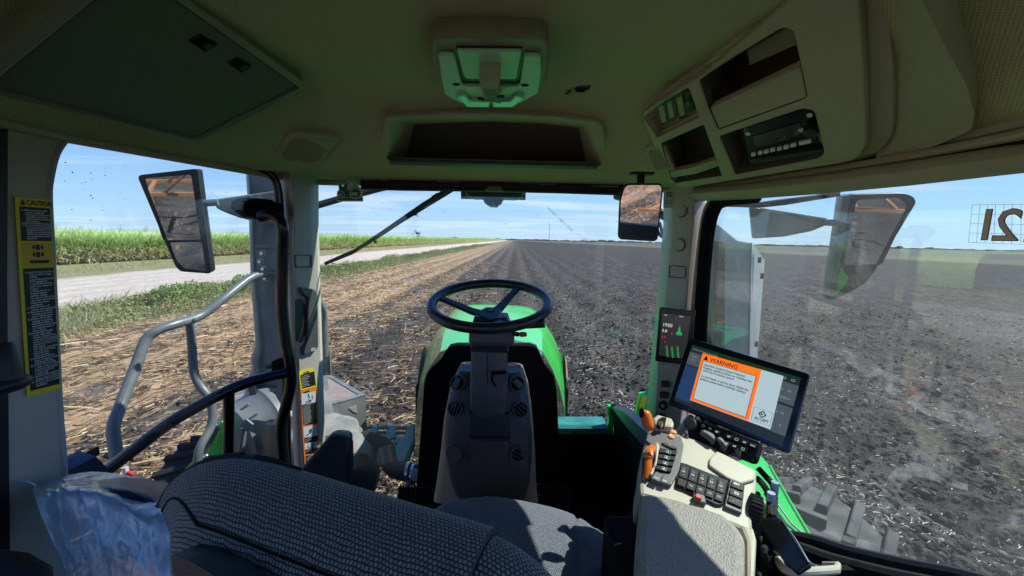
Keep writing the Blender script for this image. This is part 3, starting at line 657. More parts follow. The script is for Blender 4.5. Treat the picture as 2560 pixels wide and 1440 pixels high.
# front posts
mb = ringpost('p', [(405, [(692, 1.41), (726, 1.36), (777, 1.44)]), (560, [(704, 1.41), (735, 1.35), (778, 1.43)]), (720, [(712, 1.41), (738, 1.35), (783, 1.43)]), (880, [(722, 1.41), (745, 1.35), (788, 1.43)]), (1000, [(728, 1.40), (752, 1.34), (792, 1.42)]), (1230, [(737, 1.39), (762, 1.33), (800, 1.41)])], MPOST)
FPL = mb.build('front_left_post', CAB)
PLF = Pl(PY(735, 560, 1.352), PY(778, 560, 1.432), PY(745, 880, 1.352))
mb = MB(); mb.prism(PLF, [rc(PLF.pp([(734, 637), (776, 637), (777, 668), (736, 668)]), 0.004), rc(PLF.pp([(736, 639), (774, 639), (775, 666), (738, 666)]), 0.003)], MDARK, 0.0, 0.0055)
mb.build('cover_square', CAB)
mb = MB()   # recessed grab handle insert in the lower part of the post
o1 = PLF.pp([(742, 716), (778, 722), (786, 735), (788, 866), (778, 880), (752, 888), (748, 870), (760, 855), (762, 745), (748, 735)])
mb.prism(PLF, rc(o1, 0.008), MGREY, 0.0, 0.016, 0.005)
mb.prism(PLF, rc(PLF.pp([(737, 750), (750, 745), (761, 762), (763, 830), (752, 858), (738, 852)]), 0.004), MDARK, 0.0, 0.004, 0.001)
mb.prism(PLF, rc(PLF.pp([(768, 869), (779, 867), (779, 877), (766, 877)]), 0.002), MPALE, 0.0165, 0.018)
mb.build('handle_insert', CAB)
mb = ringpost('p', [(430, [(1683, 1.44), (1737, 1.36), (1768, 1.40)]), (560, [(1680, 1.44), (1733, 1.36), (1762, 1.40)]), (720, [(1666, 1.44), (1716, 1.36), (1746, 1.40)]), (880, [(1650, 1.44), (1700, 1.36), (1730, 1.40)]), (1120, [(1628, 1.43), (1678, 1.35), (1708, 1.39)])], MPOST)
mb.build('front_right_post', CAB)
PRF = Pl(PY(1680, 560, 1.438), PY(1733, 560, 1.358), PY(1666, 720, 1.438))
for (cx, cy) in ((1706, 527), (1700, 612)):
    mb = MB(); u, v = PRF.px(cx, cy); mb.prism(PRF, circ(u, v, 0.021), MPOST, 0, 0.007, 0.003); mb.prism(PRF, [circ(u, v, 0.024), circ(u, v, 0.0212)], MDARK, 0, 0.0015); mb.build('round_plug', CAB)
mb = MB(); mb.prism(PRF, [rc(PRF.pp([(1673, 663), (1716, 666), (1714, 696), (1672, 693)]), 0.004), rc(PRF.pp([(1675, 665), (1714, 668), (1712, 694), (1674, 691)]), 0.003)], MDARK, 0.0, 0.0012); mb.build('cover_square', CAB)
# rear left post
PB = pvert(-1.0, 0.3, -1.0, 0.9)
mb = MB(); mb.prism(PB, rc(PB.pp([(-700, 150), (100, 325), (168, 345), (140, 385), (126, 440), (122, 500), (130, 640), (148, 1000), (160, 1180), (172, 1700), (-700, 2300)]), 0.004), MPOST, -0.07, 0.0, 0.004)
mb.prism(PB, PB.pp([(-40, 320), (16, 322), (14, 700), (22, 1500), (-40, 1600)]), MDARK, 0.0, 0.004, 0.001)
mb.build('rear_left_post', CAB)
mb = MB(); mb.tube(cat([PX(170, 344, -1.0), PX(143, 385, -1.0), PX(127, 450, -1.0), PX(124, 500, -1.0), PX(131, 640, -1.0), PX(149, 1000, -1.0), PX(162, 1180, -1.0), PX(172, 1500, -1.0)], 4), 0.005, MPALE, 8)
mb.build('door_seal', CAB)
# rear wall posts and rails (behind the seat), lower walls, floor
mb = MB()
for X in (-0.98, 0.78): mb.box((X, -0.75, 2.3), (0.10, 0.10, 1.7), MPOST, bev=0.02)
mb.box((-0.1, -0.78, 3.02), (1.86, 0.08, 0.12), MTRIM, bev=0.02); mb.box((-0.1, -0.78, 1.95), (1.86, 0.06, 0.75), MDARK, bev=0.01); mb.build('rear_frame', CAB)
for q, l in ((0.80, 1.7), (-1.02, 1.3)):
    mb = MB(); mb.box((q, 0.10 if q > 0 else -0.1, 1.72), (0.05, l, 0.30), MDARK, bev=0.01); mb.build('side_sill', CAB)
mb = MB(); mb.box((-0.1, 0.35, 1.62), (1.84, 2.2, 0.06), MBLACK); mb.build('cab_floor', CAB)
# front wall below the windshield
PW = pvert(-0.6, 1.44, 0.5, 1.44)
fw = PW.pp([(1052, 1500), (1040, 1232), (1044, 1180), (1060, 960), (1066, 935), (1078, 920), (1100, 902), (1112, 880), (1122, 868), (1140, 864), (1325, 864), (1342, 870), (1362, 912), (1385, 940), (1392, 975), (1397, 1086), (1640, 1092), (1700, 1120), (1700, 1600)])
mb = MB(); mb.prism(PW, fw, MBLACK, -0.05, 0.0, 0.003); mb.build('front_wall', CAB)
mb = MB(); mb.prism(PW, PW.pp([(1396, 1070), (1520, 1070), (1528, 1084), (1397, 1084)]), MTEAL, -0.10, 0.004, 0.002); u, v = PW.px(1436, 1077); mb.prism(PW, circ(u, v, 0.006), MDARK, 0.004, 0.008); mb.build('wiper_ledge', CAB)
# black side kick panel beside the armrest
mb = MB(); a = [PY(1527, 1012, 1.42), PY(1622, 1090, 1.05), PY(1600, 1240, 0.95), PY(1560, 1300, 1.42)]
b = [q+Vector((0.03, 0.01, 0)) for q in a]; mb.loft([a, b], MBLACK); mb.build('kick_panel', CAB)
mb = MB(); a = [PY(1529, 1018, 1.40), PY(1560, 1030, 1.25), PY(1622, 1086, 1.045), PY(1606, 1112, 1.04), PY(1566, 1068, 1.20)]; mb.loft([a, [q+Vector((0.02, 0.0, 0.012)) for q in a]], MBLUE); mb.build('kick_panel_lit_top', CAB)  # blue light on the panel's top, painted as a separate strip
mb = MB(); a = [PY(1522, 1018, 1.45), PY(1531, 1018, 1.45), PY(1534, 1090, 1.45), PY(1522, 1090, 1.45)]; mb.loft([a, [q+Vector((0.0, 0.03, 0)) for q in a]], MGREEN); mb.build('green_edge', CAB)
# windshield
PWS = pvert(-0.8, 1.47, 0.62, 1.47)
mb = MB(); mb.prism(PWS, PWS.pp([(778, 420), (1683, 440), (1640, 1100), (1398, 1088), (1390, 950), (1330, 866), (1118, 868), (1062, 950), (1040, 1240), (800, 1400)]), MGL_F, 0, 0.006); mb.build('windshield', CAB)
# right side glass, its black frame and seal
PS = Pl((0.655, 1.40, 2.8), (0.86, 0.55, 2.8), (0.655, 1.40, 3.8))
sg = rc(PS.pp([(1778, 560), (1800, 508), (1900, 480), (2560, 420), (3400, 330), (3400, 2600), (2400, 1475), (1990, 1345), (1850, 1200), (1745, 1000)]), 0.02)
mb = MB(); mb.prism(PS, sg, MGL_R, -0.006, 0); mb.build('right_window', CAB)
mb = MB(); e = [(1852, 1240), (1760, 1000), (1757, 850), (1765, 700), (1776, 580), (1790, 525), (1815, 500), (1900, 487)]
P3 = cat([PS.at(*PS.px(*q), 0.01) for q in e], 5); mb.tube(P3, 0.021, MBLACK, 10, flat=1.2); mb.build('window_frame', CAB)
mb = MB(); e = [(1748, 1000), (1740, 850), (1752, 690), (1768, 560), (1782, 512), (1800, 492)]
P3 = cat([PS.at(*PS.px(*q), 0.02) for q in e], 5); mb.tube(P3, 0.008, MTRIM, 8); mb.build('window_trim', CAB)
# lower window rail with ribbed rubber
e = [(1985, 1338), (2060, 1352), (2150, 1380), (2300, 1415), (2420, 1438), (2560, 1475), (2900, 1560)]
mb = MB(); P3 = cat([PS.at(*PS.px(*q), 0.025) for q in e], 6); mb.tube(P3, 0.017, MDARK, 10); mb.tube([p+Vector((-0.035, 0, -0.025)) for p in P3], 0.020, MRUB, 10); mb.build('window_rail', CAB)
# right header: rail, roller shade
mb = MB()
A = [PS.at(*PS.px(*q), 0.03) for q in ((1745, 488), (1900, 478), (2070, 462), (2300, 436), (2560, 402), (3000, 345))]
mb.tube(A, 0.030, MTRIM, 12, flat=0.8); mb.build('side_header', CAB)
CENT = None
# door glass
PD = pvert(-1.0, 0.88, -0.82, 1.45)
DOOR = thing('cab_door', 'left cab door of clear glass with glossy black tube bars along its front edge', 'door', PY(600, 1200, 1.2))
mb = MB(); dg = rc(PD.pp([(124, 520), (126, 440), (150, 370), (185, 347), (450, 388), (665, 430), (700, 450), (712, 900), (716, 1250), (400, 1500), (170, 1500), (160, 1180), (130, 640)]), 0.01)
mb.prism(PD, dg, MGL_L, -0.006, 0); mb.build('door_glass', DOOR)
mb = MB(); e = [(640, 418), (672, 440), (686, 470), (692, 540), (697, 700), (706, 900), (712, 1240)]
P3 = cat([PD.at(*PD.px(*q), 0.014) for q in e], 5); mb.tube(P3, 0.014, MDARK, 10); mb.tube([p+Vector((0.012, -0.012, 0)) for p in P3[3:]], 0.004, MGLOSSB, 6); mb.build('front_frame', DOOR)
mb = MB()   # handle head: fat black block on the frame
c = PY(652, 525, 1.30); mb.tube(cat([PY(607, 526, 1.30), PY(615, 522, 1.30), PY(660, 522, 1.31), PY(705, 530, 1.33)], 5), [0.040, 0.046, 0.042, 0.034], MBLACK, 14, flat=0.8)
mb.build('latch_housing', DOOR)
mb = MB(); P3 = cat([PY(650, 541, 1.27), PY(676, 538, 1.27), PY(697, 548, 1.27), PY(707, 575, 1.27), PY(706, 640, 1.28), PY(705, 760, 1.28), PY(714, 850, 1.28), PY(724, 905, 1.28), PY(727, 960, 1.28), PY(716, 1010, 1.28), PY(704, 1060, 1.28), PY(706, 1120, 1.28), PY(714, 1200, 1.28)], 6)
mb.tube(P3, 0.0185, MGLOSSB, 14); mb.build('grab_tube', DOOR)
mb = MB(); P3 = cat([PY(255, 1185, 1.02), PY(330, 1128, 1.04), PY(420, 1060, 1.08), PY(520, 1002, 1.14), PY(600, 963, 1.19), PY(660, 945, 1.23), PY(722, 930, 1.27)], 6)
mb.tube(P3, 0.0175, MGLOSSB, 12); mb.tube([p+Vector((0.004, -0.014, 0.010)) for p in P3], 0.004, MBLUE, 6); mb.build('diagonal_bar', DOOR)
mb = MB(); mb.tube([PY(572, 985, 1.17), PY(572, 1060, 1.17), PY(569, 1190, 1.17)], 0.0155, MGLOSSB, 12); mb.build('vertical_bar', DOOR)
mb = MB(); mb.box(PY(700, 915, 1.30), (0.035, 0.05, 0.05), MBLACK, bev=0.008); mb.tube([PY(668, 917, 1.31), PY(700, 913, 1.31)], 0.008, MDARK, 8); mb.build('latch', DOOR)
# dark blue box with a brush strip at the sill
mb = MB(); PQ = plane3((180, 1190, 0.85), (262, 1162, 0.92), (185, 1150, 0.85))
mb.prism(PQ, PQ.pp([(165, 1180), (240, 1140), (272, 1172), (262, 1200), (165, 1215)]), MBLUE, -0.05, 0.0, 0.002); mb.build('door_sill_box', DOOR)
mb = MB()
for i in range(46):
    t = i/45; p = PY(166+72*t, 1170-36*t, 0.86+0.06*t); mb.box(p+Vector((0, 0, 0.004)), (0.0016, 0.02, 0.020+0.004*random.random()), MBLACK)
mb.build('brush_strip', DOOR)
# ================================================================== outside the cab
# ---- hood
HOOD = thing('tractor_hood', 'bright green sloping engine hood ahead of the steering wheel', 'engine hood', (-0.2, 2.6, 1.2))
def hood():
    prof = [(-1.0, -0.95), (-1.0, -0.42), (-0.97, -0.30), (-0.90, -0.20), (-0.80, -0.11), (-0.66, -0.035), (-0.50, -0.008), (-0.25, 0.0), (0, 0.004), (0.25, 0.0), (0.50, -0.008), (0.66, -0.035), (0.80, -0.11), (0.90, -0.20), (0.97, -0.30), (1.0, -0.42), (1.0, -0.95)]
    rings = []
    for Y, hw, zt in ((1.62, 0.335, -0.46), (2.0, 0.40, -0.485), (2.5, 0.475, -0.53), (3.0, 0.52, -0.58), (3.5, 0.53, -0.625), (3.85, 0.515, -0.665), (4.05, 0.48, -0.71), (4.15, 0.41, -0.80)):
        xc = -0.095-0.042*(Y-1.62)
        rings.append([Vector((xc+u*hw, Y, 2.8+zt+v*(0.9 if Y < 3.8 else 0.5))) for u, v in prof])
    mb = MB(); mb.loft(rings, MGREEN, caps=True, closed=False); mb.build('hood_shell', HOOD, sharp=28)
    for sx in (-1, 1):
        mb = MB(); rg = []
        for Y, hw, zt in ((1.95, 0.385, -0.76), (2.2, 0.425, -0.75), (2.5, 0.47, -0.76), (2.9, 0.51, -0.80)):
            xc = -0.095-0.042*(Y-1.62); x = xc+sx*(hw+0.008); z = 2.8+zt
            rg.append([Vector((x, Y, z)), Vector((x+sx*0.012, Y, z-0.03)), Vector((x+sx*0.012, Y, z-0.22)), Vector((x, Y, z-0.25))])
        mb.loft(rg, MSTEEL if sx < 0 else mat('grille_tan', (0.30, 0.19, 0.10), 0.5), closed=False)
        for k in range(0):
            Y = 1.78+k*0.17; xc = -0.095-0.042*(Y-1.62); hw = 0.32+(Y-1.66)*0.083
            mb.box((xc+sx*(hw+0.014), Y, 2.8-0.98), (0.012, 0.03, 0.34), MDARK)
        mb.build('side_grille', HOOD)
    mb = MB(); mb.box((-0.14, 2.9, 1.18), (0.62, 2.2, 0.55), MDARK, bev=0.03); mb.build('engine_block', HOOD)
    mb = MB(); mb.box((-0.11, 2.35, 2.8-0.527), (0.012, 1.2, 0.006), MTEAL, Matrix.Rotation(-0.105, 3, 'X')); mb.build('centre_seam', HOOD)
hood()
# ---- exhaust stack on the left
EX = thing('exhaust_stack', 'tall grey exhaust stack outside the front left cab corner', 'exhaust stack', PY(660, 1000, 2.0))
mb = MB(); rings = []
for py, l, r_ in ((330, 592, 668), (440, 594, 700), (560, 602, 716), (700, 606, 724), (850, 618, 742), (872, 618, 744), (905, 606, 752), (925, 612, 752), (960, 596, 760), (1010, 590, 770)):
    a, b = PY(l, py, 2.0), PY(r_, py, 2.0); w_ = b.x-a.x; z = a.z
    rings.append([Vector((x, y, z)) for x, y in rc([(a.x, 2.0+0.06), (a.x+0.05, 2.0), (a.x+w_*0.30, 1.985), (a.x+w_*0.34, 2.0), (a.x+w_*0.85, 2.0), (b.x, 2.06), (b.x, 2.25), (a.x, 2.25)], 0.015, 3)])
mb.loft(rings, MSTEEL); mb.build('stack_shield', EX)
mb = MB(); P = Pl(PY(650, 615, 1.985), PY(690, 615, 1.985), PY(650, 680, 1.985)); mb.prism(P, rc(P.pp([(646, 620), (720, 618), (724, 684), (652, 684)]), 0.01), MSTEEL, 0.0, 0.03, 0.004)
mb.prism(P, P.pp([(643, 613), (720, 611), (720, 620), (645, 622)]), MTUBE, 0.0, 0.04, 0.002); mb.build('bracket', EX)
for (x, y) in ((667, 633), (662, 653), (670, 671), (675, 694)):
    mb = MB(); u, v = P.px(x, y); mb.prism(P, circ(u, v, 0.018, n=16), MPALE, 0.03, 0.034, 0.001); mb.prism(P, circ(u, v, 0.010, n=6), MCHROME, 0.034, 0.046, 0.002); mb.build('bolt', EX)
mb = MB(); mb.tube([PY(628, 940, 1.96), PY(640, 985, 1.95), PY(700, 985, 1.95)], 0.03, MDARK, 8); mb.build('clamp', EX)
# ---- left handrails
HR = thing('outer_handrail', 'bent grey tube handrail outside the left door glass', 'handrail', PY(290, 1130, 1.25))
mb = MB(); mb.tube(cat([PY(296, 1165, 1.20), PY(287, 1110, 1.22), PY(284, 1065, 1.24), PY(305, 1005, 1.30), PY(340, 915, 1.38), PY(364, 852, 1.43), PY(392, 827, 1.46), PY(440, 810, 1.52), PY(500, 790, 1.62), PY(560, 746, 1.72), PY(622, 697, 1.86), PY(655, 686, 1.93), PY(690, 684, 1.96)], 6), 0.0185, MTUBE, 12); mb.build('upper_rail', HR)
mb = MB(); mb.tube(cat([PY(474, 805, 1.58), PY(479, 850, 1.58), PY(484, 925, 1.58), PY(497, 960, 1.58), PY(520, 990, 1.58), PY(530, 1020, 1.58), PY(528, 1065, 1.56), PY(500, 1120, 1.50), PY(490, 1180, 1.48)], 6), 0.0165, MTUBE, 12); mb.build('post_rail', HR)
HR2 = thing('front_handrail', 'short grey grab rail on a flat plate seen through the windshield beside the post', 'handrail', PY(815, 935, 1.9))
mb = MB(); mb.tube(cat([PY(760, 725, 1.75), PY(785, 742, 1.80), PY(803, 768, 1.86), PY(809, 800, 1.9), PY(812, 890, 1.9)], 6), 0.019, MTUBE, 12); mb.build('rail', HR2)
P = pvert(PY(795, 900, 1.9).x, 1.9, PY(830, 900, 1.9).x, 1.905); mb = MB(); mb.prism(P, P.pp([(799, 898), (806, 880), (818, 880), (824, 876), (827, 938), (790, 940), (792, 908)]), MSTEEL, -0.012, 0, 0.002)
for q in ((816, 933), (821, 935)): u, v = P.px(*q); mb.prism(P, circ(u, v, 0.006, n=8), MCHROME, 0, 0.004)
mb.build('plate', HR2)
# ---- toolbox, tank, step on the left
TB = thing('battery_box', 'low steel box with a dusty brown lid behind the left front post', 'box', PZ(850, 1050, -1.6))
def quadbox(name, parent, pts, Z, drop, mtop, mside, inset=0.03, rim=0.01):
    """pts: pixels of the lid outline on the horizontal plane Z"""
    T = [PZ(x, y, Z) for x, y in pts]; mb = MB()
    P = Pl.__new__(Pl); P.o = T[0].copy(); P.u = Vector((1, 0, 0)); P.v = Vector((0, 1, 0)); P.n = Vector((0, 0, 1))
    L = [((t-P.o).x, (t-P.o).y) for t in T]; mb.prism(P, L, mside, -drop, 0, 0.004)
    c = sum((Vector(q) for q in L), Vector((0, 0)))/len(L); I = [tuple(c+(Vector(q)-c)*(1-inset*4)) for q in L]
    mb.build(name, parent); mb = MB(); mb.prism(P, [L, I], MSTEEL, 0.0, rim, 0.002); mb.build('rim', parent); mb = MB(); mb.prism(P, I, mtop, 0, rim*0.4, 0.001); mb.build('lid', parent)
quadbox('box_body', TB, [(560, 990), (795, 940), (832, 942), (914, 990), (800, 1022), (640, 1075)], -1.05, 0.42, MDUST, MSTEEL)
P = Pl(PZ(800, 1022, -1.05), PZ(914, 990, -1.05), PZ(914, 990, -1.05)+Vector((0, 0, -0.3))); mb = MB(); mb.prism(P, P.pp([(872, 1020), (891, 1013), (893, 1032), (884, 1030)]), MPALE, 0, 0.003); mb.build('triangle_mark', TB)
TK = thing('filter_tank', 'rounded dusty silver air filter housing below the brown lidded box', 'filter housing', PZ(860, 1150, -1.7))
mb = MB(); mb.tube(cat([PZ(742, 1105, -1.10), PZ(800, 1098, -1.10), PZ(850, 1098, -1.10), PZ(880, 1115, -1.16), PZ(895, 1145, -1.28)], 5), [0.20, 0.19, 0.17, 0.14, 0.11], MSILV, 20, flat=0.62); mb.build('housing', TK)
mb = MB(); c = PY(890, 1140, 1.70); mb.lathe(c+Vector((-0.10, 0.06, -0.02)), c+Vector((0.06, -0.12, 0.02)), [(0, 0.11), (0.5, 0.12), (0.62, 0.124), (0.7, 0.11), (0.85, 0.10), (1.0, 0.06)], MSILV, 26); mb.build('end_cap', TK)
mb = MB(); c = PY(880, 1200, 1.6); mb.lathe(c+Vector((-0.2, 0.1, 0)), c+Vector((0.05, -0.06, 0.0)), [(0, 0.14), (0.9, 0.14), (1.0, 0.10)], MDARK, 20); mb.build('lower_canister', TK)
DR = thing('ribbed_drum', 'big rounded grey drum seen low through the door glass behind black bars', 'drum', PY(650, 1200, 2.0))
c = PY(655, 1080, 1.95)
mb = MB(); mb.lathe(c+Vector((0.16, 0.25, 0.02)), c+Vector((-0.08, -0.14, -0.02)), [(0, 0.20), (0.2, 0.235), (0.5, 0.24), (0.55, 0.25), (0.62, 0.25), (0.66, 0.23), (0.9, 0.20), (1.0, 0.12)], MSTEEL, 30); mb.build('drum_shell', DR)
mb = MB(); c2 = PY(700, 1120, 1.75); mb.lathe(c2+Vector((0.08, 0.12, 0)), c2+Vector((-0.02, -0.06, 0)), [(0, 0.13), (0.7, 0.13), (0.8, 0.14), (0.9, 0.14), (1, 0.10)], MDARK, 26); mb.build('hub', DR)
for q in ((612, 1018), (632, 1042), (690, 1055), (745, 990)):
    mb = MB(); mb.box(PY(*q, 1.78), (0.04, 0.02, 0.012), MPALE, Matrix.Rotation(-0.6, 3, 'Y'), 0.002); mb.build('bolt', DR)
mb = MB(); mb.box(PY(617, 1062, 1.72), (0.045, 0.012, 0.05), MTUBE, Matrix.Rotation(0.7, 3, 'Y'), 0.003); mb.tube([PY(610, 1070, 1.73), PY(600, 1150, 1.72)], 0.014, MTUBE, 8); mb.build('bracket', DR)
mb = MB(); P = pvert(PY(590, 1000, 1.7).x, 1.7, PY(740, 1000, 1.7).x, 1.7); mb.prism(P, rc(P.pp([(700, 940), (722, 935), (742, 1000), (745, 1025), (712, 1030), (688, 990)]), 0.01), MSTEEL, -0.03, 0, 0.004); mb.build('mount_plate', DR)
ST = thing('step_grating', 'teal painted step grating with oval slots in front of the left wheel', 'step', PZ(985, 1100, -1.45))
P = Pl.__new__(Pl); P.o = PZ(920, 1064, -1.30); P.u = Vector((1, 0, 0)); P.v = Vector((0, 1, 0)); P.n = Vector((0, 0, 1))
loops = [rc(P.pp([(918, 1063), (1022, 1064), (1034, 1072), (1038, 1100), (1030, 1120), (1022, 1160), (900, 1160)]), 0.015)]
for (x0, y0, x1, y1) in ((940, 1067, 975, 1076), (985, 1068, 1022, 1077), (915, 1067, 932, 1074), (934, 1079, 970, 1088), (982, 1080, 1018, 1090), (936, 1092, 963, 1100), (974, 1092, 993, 1101), (984, 1105, 995, 1113)):
    a, b = P.px(x0, y1), P.px(x1, y0); rr = abs(b[1]-a[1])*0.48; loops.append(rc(rect(a[0], a[1], b[0], b[1]), rr, 5))
mb = MB(); mb.prism(P, loops, MTEAL, -0.02, 0, 0.003); mb.build('grating', ST)
mb = MB(); mb.tube([PZ(1034, 1068, -1.27), PZ(1032, 1110, -1.27), PZ(1008, 1160, -1.27)], 0.022, mat('dark_green_edge', (0.01, 0.10, 0.07), 0.5), 8); mb.build('edge_tube', ST)
HS = thing('coolant_hose', 'thick black rubber elbow hose with steel clamps left of the front wall', 'hose', PY(990, 1180, 1.6))
mb = MB(); mb.tube(cat([PY(905, 1095, 1.72), PY(950, 1108, 1.70), PY(968, 1125, 1.66), PY(970, 1150, 1.62), PY(985, 1172, 1.58), PY(1018, 1182, 1.55), PY(1050, 1186, 1.53)], 6), 0.036, MRUB, 14); mb.build('hose', HS)
for q in ((1020, 1180, 1.54), (1032, 1186, 1.52)):
    mb = MB(); c = PY(*q); mb.lathe(c+Vector((-0.006, 0, 0)), c+Vector((0.006, 0, 0)), [(0, 0.039), (0, 0.041), (1, 0.041), (1, 0.039)], MCHROME, 20); mb.build('clamp', HS)
mb = MB(); mb.tube([PY(966, 1118, 1.64), PY(972, 1160, 1.60)], 0.040, MTUBE, 14); mb.build('collar', HS)
mb = MB(); mb.tube([PY(1030, 1185, 1.5), PY(1060, 1195, 1.5)], 0.024, MPALE, 12); mb.tube([PY(1019, 1195, 1.52), PY(1021, 1215, 1.5)], 0.008, MPALE, 8); mb.build('fitting', HS)
# ---- left green fender bit, wheel and warning flag
GF = thing('front_fender', 'bright green fender edge and dark tyre low outside the left door', 'fender', PY(500, 1200, 1.7))
P = pvert(PY(450, 1100, 1.75).x, 1.75, PY(560, 1100, 1.75).x, 1.75)
mb = MB(); mb.prism(P, rc(P.pp([(554, 1052), (536, 1068), (520, 1100), (516, 1130), (520, 1140), (560, 1140), (560, 1060)]), 0.006), MGREEN, -0.04, 0, 0.006); mb.prism(P, P.pp([(497, 1136), (503, 1148), (505, 1158), (478, 1185), (462, 1172)]), MGREEN, -0.04, 0, 0.004); mb.build('green_edge', GF)
mb = MB(); c = PY(520, 1230, 1.95); mb.lathe(c+Vector((0.18, 0.02, 0)), c+Vector((-0.14, -0.02, 0)), [(0, 0.16), (0, 0.24), (0.12, 0.28), (0.88, 0.28), (1, 0.24), (1, 0.16)], MRUB, 32)
for k in range(22):
    a = 2*pi*k/22; R = Matrix.Rotation(a, 3, 'X'); mb.box(c+Vector((0.02, 0, 0))+R @ Vector((0, 0, 0.285)), (0.26, 0.03, 0.035), MRUB, R @ Matrix.Rotation(0.35, 3, 'Z'), 0.004)
mb.build('tyre', GF)
mb = MB(); mb.tube([PY(540, 1065, 1.7), PY(505, 1140, 1.68)], 0.018, MTUBE, 10); u = PY(515, 1141, 1.66); mb.ell(u, 0.014, 0.014, 0.014, MCHROME); mb.build('stay', GF)
mb = MB(); mb.box(PY(322, 1188, 1.35), (0.03, 0.01, 0.03), MRED, Matrix.Rotation(0.5, 3, 'Y'), 0.003); mb.tube([PY(312, 1168, 1.35), PY(316, 1182, 1.35)], 0.009, MPALE, 8); mb.build('red_reflector', GF)
# ---- mirrors outside
def mirror_frame(P, outer, glasses, parent, thick=0.05, back=MDARK):
    mb = MB(); O = rc(P.pp(outer), 0.02); mb.prism(P, [O]+[rc(P.pp(g), 0.012) for g in glasses], back, -0.004, 0.008, 0.003); mb.prism(P, O, back, -thick, -0.004, 0.01); mb.build('mirror_housing', parent)
    for g in glasses:
        mb = MB(); mb.prism(P, rc(P.pp(g), 0.012), MMIR, -0.0039, 0.001); mb.build('mirror_glass', parent)
def aim_plane(x, y, Y, target, up=(0, 0, 1)):
    """mirror plane at a pixel: its normal bisects the view ray and the wanted reflected direction"""
    o = PY(x, y, Y); vdir = (EYE-o).normalized(); n = (vdir+Vector(target).normalized()).normalized()
    u = Vector(up).cross(n).normalized(); v = n.cross(u)
    P = Pl.__new__(Pl); P.o = o; P.n = n; P.u = u; P.v = v; return P
LM = thing('left_outer_mirror', 'tall black framed twin mirror outside the left door glass on a grey arm', 'mirror', PY(450, 690, 1.72))
P = aim_plane(440, 560, 1.72, Vector((-2.6, -7.6, 0.2))-PY(440, 540, 1.72))
mirror_frame(P, [(344, 438), (486, 422), (496, 424), (531, 684), (452, 678), (440, 665)], [[(361, 446), (479, 436), (503, 598), (412, 600)], [(424, 606), (505, 604), (516, 676), (458, 670), (440, 650)]], LM)
mb = MB(); mb.tube([PY(508, 508, 1.76), PY(545, 506, 1.78)], 0.016, MTUBE, 10); PA = pvert(PY(530, 500, 1.85).x, 1.78, PY(690, 500, 1.85).x, 1.95)
mb.prism(PA, rc(PA.pp([(536, 498), (690, 476), (692, 555), (600, 545), (560, 530), (540, 520)]), 0.008), MTUBE, -0.06, 0, 0.008); mb.build('arm', LM)
RM = thing('right_outer_mirror', 'large tilted twin mirror outside the right side glass', 'mirror', PY(2180, 700, 1.45))
P = aim_plane(2190, 590, 1.45, Vector((2.5, -7.6, 0.3))-PY(2190, 590, 1.45))
mirror_frame(P, [(2122, 486), (2258, 482), (2282, 492), (2288, 506), (2190, 668), (2165, 705), (2100, 742), (2070, 746), (2078, 690)], [[(2140, 500), (2245, 494), (2270, 512), (2200, 660), (2108, 662)]], RM)
mb = MB(); mb.prism(P, P.pp([(2104, 490), (2122, 486), (2086, 745), (2066, 747)]), MTUBE, -0.045, 0.012, 0.003); mb.build('edge_trim', RM)
mb = MB(); mb.prism(P, rc(P.pp([(2098, 668), (2117, 692), (2108, 712), (2084, 736), (2090, 700)]), 0.004), MGREEN, 0.010, 0.016, 0.001); mb.build('green_marker', RM)
PA = Pl(PY(1875, 560, 1.62), PY(2060, 560, 1.5), PY(1875, 500, 1.62)); mb = MB(); mb.prism(PA, rc(PA.pp([(1872, 515), (1900, 520), (2010, 540), (2068, 545), (2068, 562), (2030, 578), (1960, 592), (1880, 597)]), 0.01), MSTEEL, -0.05, 0, 0.01)
mb.prism(PA, PA.pp([(1900, 519), (2065, 545), (2066, 550), (1900, 526)]), MPALE, 0, 0.006, 0.002); mb.tube([PY(2060, 556, 1.5), PY(2110, 558, 1.47)], 0.012, MSTEEL, 8); mb.build('arm', RM)
mb = MB(); mb.tube([PY(1790, 512, 1.58), PY(1900, 512, 1.56), PY(1960, 505, 1.52), PY(2100, 485, 1.42)], [0.014, 0.024, 0.026, 0.016], MDARK, 10, flat=0.5); mb.build('upper_arm', RM)
# ---- intake stack on the right
IN = thing('intake_stack', 'tall pale grey intake stack with chamfered top outside the right glass', 'intake stack', PY(1840, 1000, 2.0))
PI = pvert(PY(1800, 700, 2.0).x, 2.0, PY(1886, 700, 2.0).x, 2.0)
mb = MB(); mb.prism(PI, rc(PI.pp([(1772, 540), (1845, 600), (1880, 606), (1888, 640), (1872, 1000), (1760, 1000)]), 0.01), MPALE, -0.35, 0, 0.01); mb.build('duct', IN)
a = [PY(1880, 607, 1.99), PY(1912, 650, 2.14), PY(1893, 905, 2.14), PY(1872, 990, 1.99)]; mb = MB(); mb.loft([a, [q+Vector((-0.02, 0.38, 0)) for q in a]], MPALE); mb.build('side_cover', IN)
for (x, y) in ((1899, 650), (1905, 690), (1891, 860)):
    mb = MB(); mb.box(PY(x, y, 1.975), (0.014, 0.01, 0.03), MDARK, bev=0.002); mb.build('latch', IN)
mb = MB(); mb.prism(PI, PI.pp([(1772, 600), (1800, 604), (1800, 980), (1772, 980)]), MDARK, 0.0, 0.05, 0.004); mb.build('front_strip', IN)
